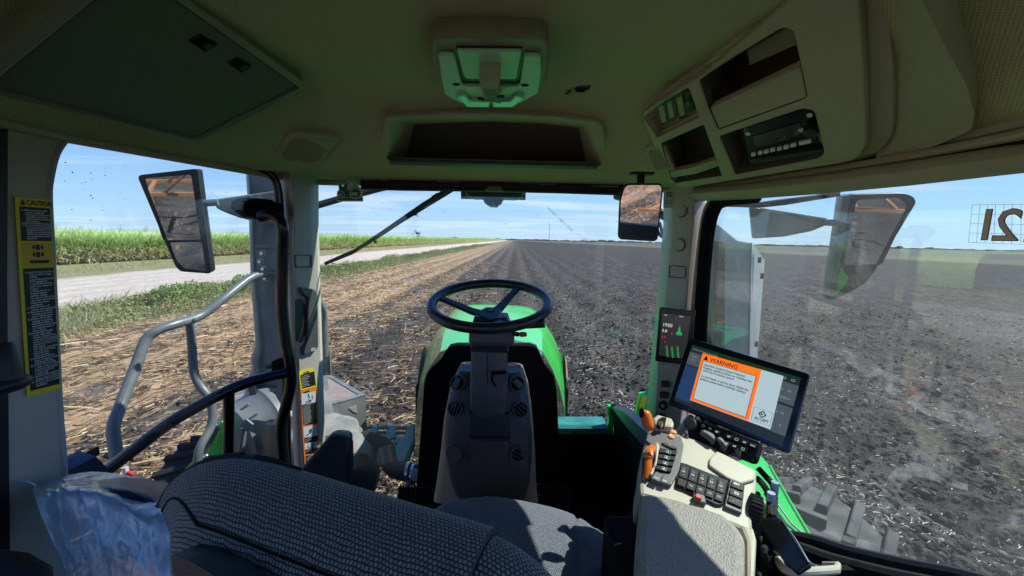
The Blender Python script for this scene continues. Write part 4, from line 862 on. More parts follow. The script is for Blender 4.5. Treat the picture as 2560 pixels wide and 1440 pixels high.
# hoses and bracket outside the right post
WB = thing('work_light_bracket', 'black bracket and cables outside the windshield left of the right post', 'bracket', PY(1670, 600, 1.75))
mb = MB(); PA = pvert(1.0, 1.75, 1.2, 1.75); P = pvert(PY(1650, 500, 1.75).x, 1.75, PY(1700, 500, 1.75).x, 1.75)
mb.prism(P, rc(P.pp([(1668, 508), (1700, 508), (1700, 578), (1664, 574), (1664, 530)]), 0.008), MSTEEL, -0.01, 0, 0.002)
mb.tube([PY(1540, 488, 2.0), PY(1600, 505, 1.9), PY(1700, 560, 1.76)], 0.022, MDARK, 8)
mb.build('bracket', WB)
for dx in (0, 9):
    mb = MB(); mb.tube(cat([PY(1640+dx, 556, 1.72), PY(1648+dx, 585, 1.72), PY(1668, 600+dx*0.6, 1.72), PY(1684, 612, 1.72)], 5), 0.007, MRUB, 8); mb.build('cable', WB)
LB = thing('roof_strut', 'dark roof strut on a bolted grey plate at the upper left of the windshield', 'strut', PY(830, 500, 1.75))
mb = MB(); mb.tube([PY(770, 520, 1.72), PY(850, 497, 1.80), PY(975, 465, 1.9)], 0.016, MDARK, 10); mb.build('strut', LB)
P = pvert(PY(770, 500, 1.74).x, 1.74, PY(800, 500, 1.74).x, 1.74); mb = MB(); mb.prism(P, rc(P.pp([(772, 482), (790, 483), (794, 545), (774, 548)]), 0.004), MTUBE, -0.01, 0, 0.002)
for q in ((783, 490), (788, 542)): u, v = P.px(*q); mb.prism(P, circ(u, v, 0.010, n=10), MDARK, 0, 0.008, 0.002)
mb.build('plate', LB)
mb = MB(); mb.tube(cat([PY(782, 440, 1.6), PY(781, 458, 1.6), PY(773, 475, 1.6)], 5), 0.005, MDARK, 6); mb.box(PY(784, 447, 1.6), (0.015, 0.015, 0.02), MDARK); mb.build('wire', LB)
# ---- wiper and receiver
WP = thing('wiper', 'long black windshield wiper slanting down to the left across the glass', 'wiper', PY(960, 560, 1.55))
mb = MB(); mb.tube([PY(1128, 470, 1.53), PY(1060, 512, 1.53), PY(960, 580, 1.53), PY(880, 632, 1.53), PY(812, 660, 1.53)], [0.011, 0.011, 0.009, 0.007, 0.0055], MDARK, 8); mb.build('wiper_arm', WP)
mb = MB(); mb.tube([PY(1140, 472, 1.50), PY(1030, 539, 1.50), PY(902, 618, 1.50), PY(813, 657, 1.50)], 0.004, MRUB, 6); mb.build('wiper_blade', WP)
mb = MB(); mb.box(PY(1090, 492, 1.53), (0.03, 0.02, 0.02), MDARK, Matrix.Rotation(-0.55, 3, 'Y'), 0.003); mb.build('joint', WP)
RV = thing('roof_receiver', 'black receiver pod under a dark plate at the top centre of the windshield', 'receiver', PY(1235, 520, 1.75))
P = pvert(PY(1160, 490, 1.75).x, 1.75, PY(1310, 490, 1.75).x, 1.75)
mb = MB(); mb.prism(P, P.pp([(1152, 462), (1315, 462), (1314, 500), (1152, 497)]), mat('smoked_plate', (0.03, 0.045, 0.06), 0.3), -0.012, 0, 0.002); mb.build('plate', RV)
mb = MB(); mb.prism(P, rc(P.pp([(1170, 478), (1308, 480), (1308, 495), (1290, 502), (1258, 501), (1254, 512), (1248, 514), (1244, 520), (1226, 519), (1220, 514), (1214, 511), (1210, 500), (1185, 500), (1170, 492)]), 0.008), MDARK, 0, 0.08, 0.01); mb.build('pod', RV)
mb = MB(); P2 = pvert(PY(1160, 490, 1.45).x, 1.46, PY(1310, 490, 1.45).x, 1.46); mb.prism(P2, rc(P2.pp([(1213, 478), (1222, 467), (1250, 467), (1260, 479)]), 0.004), mat('shade_grip_green', (0.16, 0.30, 0.12), 0.5), 0, 0.012, 0.003)
for k in range(3): a, b = P2.px(1222-3*k, 470+3*k), P2.px(1251+3*k, 471+3*k); mb.prism(P2, rect(a[0], a[1]-0.0012, b[0], a[1]), MDARK, 0.012, 0.013)
SHG = mb
# ---- right side: green fender strip, wheel, front marker
RF = thing('right_fender', 'long bright green fender strip over a dusty lugged tyre below the right glass', 'fender', (1.0, 1.4, 1.6))
T = [PZ(1900, 1136, -1.02), PZ(1925, 1166, -1.02), PZ(1975, 1255, -1.02), PZ(2042, 1368, -1.02), PZ(2000, 1356, -1.02), PZ(1960, 1320, -1.02), PZ(1880, 1230, -1.02), PZ(1820, 1160, -1.02)]
mb = MB(); mb.loft([T, [q+Vector((0, 0, -0.05)) for q in T]], MGREEN); mb.build('fender_top', RF)
mb = MB(); mb.tube([T[1]+Vector((0, 0, .002)), T[2]+Vector((0, 0, .002)), T[3]+Vector((0, 0, .002))], 0.006, MGREEN, 6); mb.build('fender_lip', RF)
for dx in (0, 16, 30):
    mb = MB(); mb.tube([PZ(1895+dx, 1235, -1.0), PZ(1950+dx, 1310, -1.0), PZ(2010+dx, 1362, -1.0)], 0.004, MPALE if dx != 16 else MDARK, 6); mb.build('brake_line', RF)
c = Vector((1.52, 1.78, 0.78)); rub = mat('dusty_rubber', (0.02, 0.02, 0.02), 0.85, col2=(0.13, 0.125, 0.12), vscale=7); mb = MB()
mb.lathe(c+Vector((-0.27, 0, 0)), c+Vector((0.27, 0, 0)), [(0, 0.40), (0, 0.62), (0.12, 0.71), (0.88, 0.71), (1, 0.62), (1, 0.40)], rub, 48); WHR = mb.build('wheel', RF)
mb = MB()
for k in range(27):
    for sg_ in (-1, 1):
        a = 2*pi*(k+(0.5 if sg_ > 0 else 0))/27; R = Matrix.Rotation(a, 3, 'X'); mb.box(c+R @ Vector((sg_*0.13, 0, 0.722)), (0.30, 0.042, 0.05), rub, R @ Matrix.Rotation(sg_*0.75, 3, 'Z'), 0.008)
mb.build('lugs', WHR)
FM = thing('front_marker', 'small green and yellow marker panel left of the right post foot', 'marker', PY(1610, 1060, 1.7))
P = pvert(PY(1580, 1000, 1.7).x, 1.7, PY(1650, 1000, 1.7).x, 1.7); mb = MB(); mb.prism(P, rc(P.pp([(1603, 990), (1640, 985), (1648, 1060), (1630, 1080), (1584, 1078)]), 0.006), MGREEN, -0.05, 0, 0.006); mb.build('panel', FM)
mb = MB(); mb.prism(P, P.pp([(1604, 991), (1618, 988), (1611, 1018), (1598, 1018)]), MYEL, 0.0005, 0.003); mb.build('yellow_patch', FM)
mb = MB(); mb.tube([PY(1640, 900, 1.62), PY(1630, 985, 1.62)], 0.012, mat('green_hose', (0.05, 0.22, 0.05), 0.4), 8); mb.build('hose', FM)
mb = MB(); mb.prism(P, rc(P.pp([(1622, 970), (1645, 958), (1652, 1000), (1618, 990)]), 0.004), MTEAL, -0.04, 0.002, 0.004); mb.build('cap', FM)
# ---- implement behind the tractor (seen in the mirrors)
IM = thing('tillage_implement', 'orange tillage frame hitched behind the tractor and seen only in the mirrors', 'implement', (0, -6, 0))
mb = MB()
for y in (-7.2, -8.6): mb.box((0, y, 0.95), (6.4, 0.07, 0.07), MIMP)
for x in (-2.9, -2.0, -0.7, 0.7, 2.0, 2.9): mb.box((x, -7.9, 0.95), (0.06, 1.5, 0.06), MIMP)
mb.build('frame', IM)
for x in (-2.6, 2.6):
    mb = MB(); mb.tube([(x, -7.2, 1.0), (x*0.8, -7.0, 1.5), (x*0.3, -6.6, 1.0)], 0.03, MIMP, 8); mb.tube([(x, -8.6, 1.0), (x*0.8, -7.0, 1.5)], 0.025, MIMP, 8); mb.build('brace', IM)
for x in (-3, -1.8, -0.6, 0.6, 1.8, 3): mb = MB(); mb.tube(cat([(x, -7.9, 1.0), (x, -8.2, 0.5), (x, -7.9, 0.0)], 4), 0.03, MIMP, 8); mb.build('tine', IM)
RB = thing('rear_body', 'dark rear hull with green fenders behind the cab seen only in the mirrors', 'rear hull', (0, -2, 0))
mb = MB(); mb.box((-0.1, -1.9, 1.0), (1.0, 1.9, 1.1), MDARK, bev=0.05); mb.build('hull', RB)
for x in (-1.25, 1.05):
    mb = MB(); mb.box((x, -1.7, 1.78), (0.5, 1.8, 0.05), MGREEN, bev=0.015); mb.build('fender', RB)
    mb = MB(); mb.lathe((x-0.3, -1.7, 0.9), (x+0.3, -1.7, 0.9), [(0, 0.5), (0, 0.8), (0.1, 0.88), (0.9, 0.88), (1, 0.8), (1, 0.5)], MRUB, 36); mb.build('wheel', RB)
# ================================================================== overhead fittings
# strip between the headliner edge and the side header, with the rolled shade
mb = MB(); top = []; low = []
for q in ((1700, 486), (1800, 484), (1900, 478), (2070, 462), (2300, 436), (2560, 402), (2800, 370), (3300, 300)):
    b = PS.at(*PS.px(*q), 0.0); low.append(b+Vector((0.0, 0, 0.0))); top.append(Vector((XR(b.y)+0.01, b.y, 3.012)))
mb.grid([top, [(a*0.45+b*0.55)+Vector((-0.035, -0.01, -0.012)) for a, b in zip(top, low)], low], MSHADE); mb.build('roller_shade', CAB)
mb = MB(); mb.tube([(a*0.7+b*0.3)+Vector((-0.03, -0.01, -0.012)) for a, b in zip(top, low)], 0.009, MTRIM, 8); mb.build('shade_rail', CAB)
mb = MB(); P = plane3((2020, 462, 1.02), (2100, 480, 0.98), (2060, 440, 1.0)); a = [PY(1985, 458, 1.03), PY(2020, 457, 1.00), PY(2098, 484, 0.97), PY(2035, 486, 1.0)]; mb.loft([a, [q+Vector((0.02, 0.0, 0.015)) for q in a]], MTRIM); mb.build('shade_clip', CAB)
SH = thing('front_sunshade', 'dark rolled sunshade along the top of the windshield with a green pull grip', 'sunshade', PY(1235, 460, 1.47))
mb = MB(); P3 = [PY(905, 458, 1.465), PY(1000, 461, 1.465), PY(1235, 464, 1.465), PY(1400, 468, 1.465), PY(1560, 473, 1.465)]
mb.tube(P3, 0.018, MSHADE, 12); mb.build('shade_roll', SH)
mb = MB(); mb.tube([p+Vector((0, -0.006, -0.016)) for p in P3], 0.008, MDARK, 8); mb.build('bottom_bar', SH)
SHG.build('pull_grip', SH)
mb = MB(); sp_ = mat('painted_sky_glint', (0.30, 0.33, 0.75), 0.5); rnd = random.Random(5)  # pale blue boxes painted as sky light coming through the shade mesh
for (x0, x1, y) in ((912, 970, 449), (1095, 1150, 454), (1300, 1340, 457), (1345, 1392, 460), (1480, 1550, 465)):
    mb = MB()
    for k in range(int((x1-x0)/3)):
        x = x0+k*3; p = PY(x, y+(x-x0)*0.015, 1.444); mb.box(p+Vector((0, 0, rnd.uniform(-0.0015, 0.0015))), (0.0025, 0.002, rnd.uniform(0.001, 0.004)), sp_)
    mb.build('painted_light_gap', SH)
# ---- overhead shelf
OSH = thing('overhead_shelf', 'wide curved storage tray set into the headliner above the windshield', 'storage tray', SHELF.at(*SHELF.px(1225, 350)))
outer = rc(SHELF.pp([(963, 288), (1080, 281), (1225, 278), (1380, 286), (1497, 301), (1508, 315), (1520, 400), (1505, 424), (1225, 413), (967, 411), (948, 395), (950, 370)]), 0.012)
inner = rc(SHELF.pp([(982, 296), (1080, 290), (1225, 287), (1380, 293), (1486, 307), (1501, 412), (1225, 405), (968, 399)]), 0.006)
mb = MB(); mb.prism(SHELF, [outer, inner], MTRIM, -0.01, 0.006, 0.003); mb.build('bezel', OSH)
c = Vector((sum(p[0] for p in inner)/len(inner), sum(p[1] for p in inner)/len(inner)))
mb = MB(); r0_ = [SHELF.at(p[0], p[1], 0.004) for p in inner]; dn = Vector((0, 0.15, 0.03))
r1_ = [SHELF.at(c.x+(p[0]-c.x)*0.93, c.y+(p[1]-c.y)*0.9)+dn for p in inner]
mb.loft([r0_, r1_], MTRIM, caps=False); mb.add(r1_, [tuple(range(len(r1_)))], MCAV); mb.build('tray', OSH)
mb = MB(); mb.prism(SHELF, rc(SHELF.pp([(975, 392), (1225, 398), (1493, 404), (1493, 413), (1225, 407), (975, 401)]), 0.003), MGREY, 0.004, 0.018, 0.003); mb.build('lip', OSH)
# ---- dome lamp
def planeZ(a, b, c): return Pl(PZ(*a), PZ(*b), PZ(*c))
DP = planeZ((1080, 70, 0.372), (1370, 74, 0.372), (1230, 235, 0.352))
DL = thing('dome_lamp', 'pale overhead lamp console with green hood light painted in and a central vented sensor', 'ceiling lamp', DP.at(*DP.px(1225, 150)))
L = lambda pts, r=0.006: rc(DP.pp(pts), r)
MPANG = mat('lamp_panel', (0.45, 0.76, 0.56), 0.4, spec=0.4)  # pale grey plastic with green hood light put into its colour
mb = MB(); mb.prism(DP, L([(1078, 68), (1225, 64), (1370, 72), (1372, 130), (1366, 190), (1347, 213), (1302, 235), (1147, 235), (1110, 212), (1090, 187), (1080, 130)], 0.02), MHF, -0.02, 0.017, 0.006); mb.build('bezel', DL)
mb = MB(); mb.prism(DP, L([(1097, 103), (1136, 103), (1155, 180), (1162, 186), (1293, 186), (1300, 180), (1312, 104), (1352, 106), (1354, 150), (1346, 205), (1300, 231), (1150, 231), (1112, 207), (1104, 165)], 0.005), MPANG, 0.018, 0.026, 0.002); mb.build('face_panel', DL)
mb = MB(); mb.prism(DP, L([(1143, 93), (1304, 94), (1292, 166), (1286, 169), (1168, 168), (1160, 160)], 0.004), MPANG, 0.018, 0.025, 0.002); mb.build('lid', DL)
mb = MB(); mb.prism(DP, [L([(1139, 90), (1308, 92), (1296, 182), (1290, 185), (1165, 185), (1155, 178)], 0.004), L([(1146, 96), (1300, 97), (1289, 168), (1170, 168)], 0.004)], MDARK, 0.016, 0.0195); mb.build('channel', DL)
mb = MB(); mb.prism(DP, L([(1198, 122), (1253, 122), (1250, 160), (1243, 184), (1210, 184), (1202, 150)], 0.004), MTRIM, 0.02, 0.058, 0.006)
for k in range(6):
    x = 1213+k*5.4; a, b = DP.px(x, 150), DP.px(x+0.8, 182); mb.prism(DP, rect(a[0]-0.0008, min(a[1], b[1]), a[0]+0.0008, max(a[1], b[1])), MDARK, 0.0581, 0.059)
mb.build('sensor', DL)
for q in ((1141, 180), (1313, 182)): mb = MB(); u, v = DP.px(*q); mb.prism(DP, circ(u, v, 0.0085, 0.006), MBLACK, 0.026, 0.0268); mb.build('screw_hole', DL)
for pts in ([(1140, 205), (1163, 200), (1176, 216), (1226, 218), (1226, 233), (1168, 233)], [(1313, 208), (1290, 201), (1276, 217), (1232, 218), (1232, 233), (1284, 233)]):
    mb = MB(); mb.prism(DP, L(pts, 0.002), mat('lamp_lens', (0.45, 0.75, 0.58), 0.12, coat=0.5), 0.026, 0.034, 0.003); mb.build('lens', DL)  # lens colour carries the same painted green hood light
mb = MB(); mb.prism(DP, L([(1195, 203), (1215, 206), (1240, 198), (1262, 198), (1258, 206), (1252, 216), (1225, 210), (1196, 207)], 0.001), MDARK, 0.034, 0.040, 0.002); mb.build('switch', DL)
# ---- speakers
def speaker(nm, label, P, outer, inner, mask=None):
    S = thing('speaker', label, 'speaker', P.at(*P.px(*outer[0])))
    mb = MB(); O = rc(P.pp(outer), 0.012); mb.prism(P, O, MTRIM, -0.01, 0.010, 0.004); mb.build('bezel', S)
    mb = MB(); I = rc(P.pp(inner), 0.008); mb.prism(P, I, MTRIM, 0.009, 0.0115, 0.001)
    cx = sum(p[0] for p in I)/len(I); cy = sum(p[1] for p in I)/len(I)
    for k in range(1, 12):
        r = k*0.0058; n = int(2*pi*r/0.0060)
        for j in range(n):
            u, v = cx+r*cos(2*pi*j/n), cy+r*sin(2*pi*j/n)
            if inpoly((u, v), I): mb.prism(P, circ(u, v, 0.0018, n=5), MBLACK, 0.0113, 0.0119)
    mb.build('grille', S)
SPL = Pl(hit(731, 325, .004), hit(844, 338, .004), hit(770, 404, .004))
speaker('s', 'olive perforated speaker grille left of the overhead storage tray', SPL, [(684, 387), (724, 328), (742, 324), (838, 334), (848, 344), (800, 402), (770, 404), (700, 396)], [(703, 377), (736, 337), (838, 345), (795, 396), (780, 400), (712, 391)])
SPR = Pl(hit(1618, 362, .004), hit(1655, 375, .004), hit(1640, 420, .004))
speaker('s', 'olive perforated speaker grille mostly hidden behind the radio console', SPR, [(1612, 362), (1660, 355), (1690, 420), (1640, 425), (1622, 390)], [(1620, 370), (1655, 366), (1680, 412), (1642, 418), (1628, 390)])
# ---- roof hatch panel
HP = Pl(hit(490, 352, .022), hit(762, 205, .022), hit(60, 236, .022))
HT = thing('roof_panel', 'large flat dark green-grey panel with two latches in the left headliner', 'panel', HP.at(*HP.px(400, 150)))
mb = MB(); mb.prism(HP, [rc(HP.pp([(490, 353), (766, 203), (330, -112), (262, -106), (-95, 196), (-85, 206)]), 0.02), rc(HP.pp([(487, 342), (746, 213), (325, -90), (-45, 214), (-20, 216)]), 0.008)], MHF, -0.06, 0.010, 0.004); mb.build('panel_frame', HT)
mb = MB(); mb.prism(HP, rc(HP.pp([(486, 339), (741, 213), (323, -84), (-38, 212), (-15, 213)]), 0.006), MPANEL, -0.03, 0.004, 0.002); mb.build('panel_face', HT)
for pts in ([(467, 95), (500, 79), (543, 105), (511, 124)], [(566, 152), (592, 137), (626, 156), (600, 176)]):
    mb = MB(); O = rc(HP.pp(pts), 0.003); mb.prism(HP, [O, [(sum(p[0] for p in O)/len(O)+(p[0]-sum(q[0] for q in O)/len(O))*0.86, sum(p[1] for p in O)/len(O)+(p[1]-sum(q[1] for q in O)/len(O))*0.86) for p in O]], MDARK, 0.003, 0.007, 0.001)
    mb.prism(HP, O, MBLACK, 0.0035, 0.0050); cxx = sum(p[0] for p in pts)/4; cyy = sum(p[1] for p in pts)/4
    mb.prism(HP, HP.pp([(cxx-4, cyy+2), (cxx+14, cyy-6), (cxx+28, cyy+4), (cxx+8, cyy+16)]), MDARK, 0.005, 0.011, 0.002); mb.build('latch', HT)
def plm0(P, h):
    Q_ = Pl.__new__(Pl); Q_.o, Q_.u, Q_.v, Q_.n = P.o+P.n*h, P.u, P.v, P.n; return Q_
# ---- overhead console with the radio
OV = thing('overhead_console', 'olive overhead console with open cubbies and a switch row at the upper right', 'overhead console', OC.at(*OC.px(1850, 300)))
def Lo(pts, r=0.006): return rc(OC.pp(pts), r)
hole_sw = Lo([(1607, 284), (1717, 203), (1733, 212), (1757, 287), (1646, 341)], 0.006)
hole_big = Lo([(1752, 190), (1962, 58), (1988, 64), (2024, 235), (1800, 317), (1776, 262)], 0.010)
hole_low = Lo([(1657, 352), (1763, 305), (1808, 433), (1684, 453)], 0.004)
hole_rad = Lo([(1803, 333), (2012, 262), (2040, 268), (2065, 375), (2050, 388), (1843, 430)], 0.008)
face = rc(OC.pp([(1604, 278), (1760, 180), (1965, 0), (2050, -110), (2150, -110), (2168, 190), (2172, 350), (2150, 392), (1705, 466), (1672, 436), (1640, 360)]), [0.03, 0, 0, 0, 0, 0, 0.02, 0.03, 0.03, 0.02, 0])
mb = MB(); mb.prism(OC, [face, hole_sw, hole_big, hole_low, hole_rad], MTRIM, -0.01, 0.010, 0.004); mb.build('face_panel', OV)
base = rc(OC.pp([(1600, 276), (1750, 176), (1955, 0), (2040, -130), (2206, -130), (2230, 230), (2228, 350), (2195, 398), (1712, 478), (1690, 470), (1630, 370)]), [0.03, 0, 0, 0, 0, 0.01, 0.03, 0.03, 0.03, 0.01, 0])
mb = MB(); mb.prism(OC, [base, hole_sw, hole_big, hole_low, hole_rad], MTRIM, -0.035, -0.010, 0.008); mb.build('console_body', OV)
mb = MB()
s1 = [(2228, -120), (2300, -10), (2360, 110), (2415, 210), (2436, 285), (2428, 325), (2330, 368), (2190, 398)]
dp = [0.50, 0.50, 0.56, 0.62, 0.66, 0.68, 0.75, 0.86]; s1p = [PY(x, y, Y) for (x, y), Y in zip(s1, dp)]
s0 = [(2150, -120), (2208, 0), (2222, 120), (2230, 230), (2230, 300), (2226, 350), (2205, 388), (2185, 398)]; s0p = [OC.at(*OC.px(x, y), -0.02) for x, y in s0]
mb.grid([[p for p in s0p], [(a*0.5+b*0.5)+OC.n*0.004 for a, b in zip(s0p, s1p)], s1p, [p+Vector((0.01, 0, 0.06)) for p in s1p]], MTRIM); mb.build('rear_cheek', OV)
def recess(loop, depth, m, name, parent, sh=0.94, pl=OC, top=0.008):
    cx = sum(p[0] for p in loop)/len(loop); cy = sum(p[1] for p in loop)/len(loop)
    I = [(cx+(p[0]-cx)*sh, cy+(p[1]-cy)*sh) for p in loop]; a = [pl.at(p[0], p[1], top) for p in loop]; b = [pl.at(p[0], p[1], -depth) for p in I]
    mb = MB(); mb.loft([a, b], m, caps=False); mb.add(b, [tuple(range(len(b)))], m); return mb.build(name, parent)
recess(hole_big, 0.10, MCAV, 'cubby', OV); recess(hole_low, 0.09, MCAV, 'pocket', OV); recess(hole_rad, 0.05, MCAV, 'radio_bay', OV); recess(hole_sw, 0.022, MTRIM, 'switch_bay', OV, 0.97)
mb = MB(); mb.prism(OC, Lo([(1779, 263), (2006, 156), (2023, 234), (1801, 315)], 0.005), MTRIM, -0.012, 0.009, 0.004); mb.build('drawer_front', OV)
mb = MB(); mb.prism(OC, Lo([(1838, 180), (1990, 96), (2004, 154), (1846, 216)], 0.005), MTRIM, -0.06, -0.05, 0.003); mb.build('inner_step', OV)
mb = MB(); mb.prism(OC, Lo([(1668, 428), (1735, 415), (1798, 392), (1801, 411), (1740, 432), (1674, 442)], 0.003), MTRIM, -0.012, 0.006, 0.003); mb.build('pocket_bar', OV)
for pts, m in (([(1637, 273), (1654, 264), (1665, 316), (1650, 321)], MTRIM), ([(1660, 262), (1674, 255), (1684, 304), (1669, 310)], MTRIM), ([(1683, 250), (1700, 240), (1711, 300), (1694, 307)], MTRIM), ([(1703, 238), (1720, 231), (1734, 284), (1719, 291)], MDARK), ([(1727, 222), (1737, 218), (1754, 279), (1742, 284)], MDARK)):
    mb = MB(); mb.prism(OC, Lo(pts, 0.004), m, -0.022, -0.010, 0.003)
    cxx = sum(p[0] for p in pts)/4; cyy = sum(p[1] for p in pts)/4
    if m is MDARK: mb.ell(OC.at(*OC.px(cxx, cyy), -0.004), 0.006, 0.01, 0.01, MDARK if cxx > 1730 else mat('switch_green', (0.02, 0.25, 0.10), 0.4))
    else: mb.prism(OC, [Lo(pts, 0.004), [(q[0]*0.8+OC.px(cxx, cyy)[0]*0.2, q[1]*0.8+OC.px(cxx, cyy)[1]*0.2) for q in Lo(pts, 0.004)]], MDARK, -0.0098, -0.0092)
    mb.build('switch', OV)
OCR = plm0(OC, 0.013)
RD = thing('radio', 'black car radio with white buttons and volume knob in the overhead console', 'radio', OC.at(*OC.px(1950, 350)))
rp = Lo([(1855, 324), (2036, 268), (2062, 366), (2050, 372), (1868, 402)], 0.004); mb = MB(); mb.prism(OCR, rp, MGLOSSB, -0.05, -0.018, 0.004); mb.build('front', RD)
mb = MB(); mb.prism(OCR, Lo([(1872, 396), (2064, 366), (2064, 378), (1880, 410)], 0.002), MDARK, -0.05, -0.008, 0.004); mb.build('lower_lip', RD)
mb = MB(); mb.prism(OCR, Lo([(1880, 345), (1998, 310), (2005, 341), (1888, 373)], 0.003), mat('lcd', (0.05, 0.045, 0.045), 0.05, spec=1.0), -0.018, -0.016, 0.0005); mb.build('display', RD)
for x, y, w_ in ((1882, 387, 10), (1899, 383, 10), (1914, 380, 11), (1930, 376, 11), (1947, 373, 11), (1964, 369, 12), (1982, 364, 13), (2011, 357, 30)):
    mb = MB(); mb.prism(OCR, Lo([(x-w_/2, y-3+w_*.06), (x+w_/2, y-5-w_*.06), (x+w_/2+2, y+4-w_*.1), (x-w_/2+1, y+5+w_*.08)], 0.001), MWHITE, -0.018, -0.013, 0.001); mb.build('button', RD)
for x, y in ((1869, 337), (2023, 291), (2003, 328)): mb = MB(); u, v = OC.px(x, y); mb.prism(OCR, circ(u, v, 0.0055), MWHITE, -0.018, -0.014, 0.001); mb.build('round_button', RD)
mb = MB(); u, v = OC.px(2031, 320); mb.prism(OCR, circ(u, v, 0.0145), MDARK, -0.018, 0.002, 0.003); mb.build('volume_knob', RD)
mb = MB(); u, v = OC.px(1880, 322)
mb.text(OC, *OC.px(1889, 342), 'Bluetooth', 0.006, MTXT, -0.0155, rot=atan2(OC.px(2036, 268)[1]-OC.px(1855, 324)[1], OC.px(2036, 268)[0]-OC.px(1855, 324)[0])) if False else None
for x, y in ((2045, 342), (2048, 350), (2050, 357)): a = OC.px(x, y); mb.prism(OCR, rect(a[0]-0.006, a[1]-0.0008, a[0]+0.006, a[1]+0.0008), MTXT, -0.0176, -0.0172)
mb.build('print', RD)
# ---- stain on the headliner
mb = MB(); rnd = random.Random(2)
for x, y, r_ in ((1448, 222, 10), (1456, 219, 9), (1463, 221, 8), (1455, 225, 7), (1470, 218, 5), (1425, 228, 6), (1419, 231, 5), (1441, 225, 5)):
    d = ray(x, y); k = 0.9
    for _ in range(60):
        P_ = EYE+d*k
        if P_.z > headz(P_.x, P_.y): break
        k += 0.01
    P_ = EYE+d*(k-0.006); c = Vector((P_.x, P_.y, headz(P_.x, P_.y)-0.0025)); s_ = r_/900
    mb.add([c+Vector((s_*cos(a)*rnd.uniform(.5, 1.2)*1.3, s_*sin(a)*rnd.uniform(.5, 1.2), 0)) for a in [i*pi/5 for i in range(10)]], [tuple(range(10))], MBLACK)
mb.build('dark_stain', CAB)
# ---- interior mirror
IMR = thing('interior_mirror', 'small rounded rear view mirror hanging at the upper right of the windshield', 'mirror', PY(1600, 600, 1.15))
P = aim_plane(1600, 530, 1.15, (-0.42, -1, -0.24))
O = rc(P.pp([(1560, 458), (1652, 458), (1658, 470), (1644, 604), (1544, 598), (1548, 500)]), 0.016); O2 = rc(P.pp([(1564, 463), (1650, 463), (1654, 472), (1641, 599), (1549, 593), (1552, 500)]), 0.014)
mb = MB(); mb.prism(P, [O, O2], MDARK, -0.004, 0.003, 0.001); mb.prism(P, O, MDARK, -0.022, -0.004, 0.006); mb.build('housing', IMR)
mb = MB(); mb.prism(P, O2, MMIR, -0.0039, 0.0); mb.build('mirror_glass', IMR)
mb = MB(); mb.tube([PY(1602, 434, 1.19), PY(1602, 462, 1.175)], 0.011, MDARK, 10); mb.box(PY(1604, 434, 1.19), (0.07, 0.03, 0.008), MDARK, bev=0.003); mb.build('stem', IMR)

# ================================================================== steering
SW = thing('steering_column', 'dark grey steering column with a black three spoke wheel and round air vents', 'steering column', (-0.09, 1.3, 1.66))
def plm(o, n, u):
    P = Pl.__new__(Pl); P.o = Vector(o); P.n = Vector(n).normalized(); P.u = Vector(u); P.u = (P.u-P.n*P.u.dot(P.n)).normalized(); P.v = P.n.cross(P.u); return P
WP_ = plm(PY(1225, 757, 1.24), (-0.02, -sin(radians(13)), cos(radians(13))), (1, 0, 0))
W = MB(); rim = [WP_.at(0.1885*cos(2*pi*i/64), 0.1885*sin(2*pi*i/64)) for i in range(64)]
W.tube(rim, 0.0165, MWHEEL, 14, closed=True); WHL = W.build('steering_wheel', SW)
hubc = WP_.px(1222, 780)
for q in ((1092, 742), (1320, 703), (1275, 826)):
    e = WP_.px(*q); v2 = Vector(e); v2 = v2.normalized()*0.187; h2 = Vector(WP_.px(1225, 772)); d = (v2-h2).normalized(); pr = Vector((-d.y, d.x)); mb = MB(); rings = []
    for t, w_, hh in ((0.0, 0.024, -0.026), (0.35, 0.016, -0.022), (0.7, 0.013, -0.010), (1.0, 0.0125, 0.0)):
        c = h2+(v2-h2)*t; rings.append([WP_.at(c.x+pr.x*w_*cx, c.y+pr.y*w_*cx, hh+hz) for cx, hz in ((-1, -0.002), (-0.8, 0.005), (0.8, 0.005), (1, -0.002), (0.7, -0.008), (-0.7, -0.008))])
    mb.loft(rings, MWHEEL); mb.build('spoke', WHL)
mb = MB(); O = [WP_.px(*q) for q in ((1195, 768), (1215, 758), (1248, 760), (1256, 770), (1250, 788), (1225, 795), (1196, 783))]
mb.prism(WP_, rc(O, 0.01), MWHEEL, -0.05, -0.010, 0.008); u, v = WP_.px(1226, 768); mb.prism(WP_, circ(u, v, 0.015), MDARK, -0.010, -0.008, 0.0008); mb.prism(WP_, [(u-0.008, v-0.003), (u-0.002, v+0.001), (u+0.003, v+0.006), (u+0.004, v+0.002), (u+0.009, v+0.004), (u+0.004, v-0.003), (u-0.002, v-0.001)], MTXT, -0.008, -0.0072); mb.build('hub', WHL)
def vloft(levels, m, r=0.012, taper=0.0):
    """levels: (py, left px, right px, Y front, depth)"""
    mb = MB(); rings = []
    for py, l, rr_, Y, dep in levels:
        a, b = PY(l, py, Y), PY(rr_, py, Y); z = (a.z+b.z)/2
        rings.append([Vector((x, y, z)) for x, y in rc([(a.x, Y), (b.x, Y), (b.x+taper, Y+dep), (a.x-taper, Y+dep)], r, 3)])
    mb.loft(rings, m); return mb
vloft([(793, 1185, 1268, 1.16, 0.08), (818, 1178, 1276, 1.13, 0.10), (824, 1172, 1286, 1.10, 0.13), (856, 1171, 1286, 1.10, 0.13), (864, 1176, 1278, 1.11, 0.11)], MGREY, 0.008).build('collar', SW)
mb = MB()
for k in range(4): a = PY(1178, 866+k*4.5, 1.12); b = PY(1269, 866+k*4.5, 1.12); mb.box((a+b)/2+Vector((0, 0.045, 0)), (b.x-a.x+0.004*(k % 2), 0.095, 0.0045), MDARK, bev=0.002)
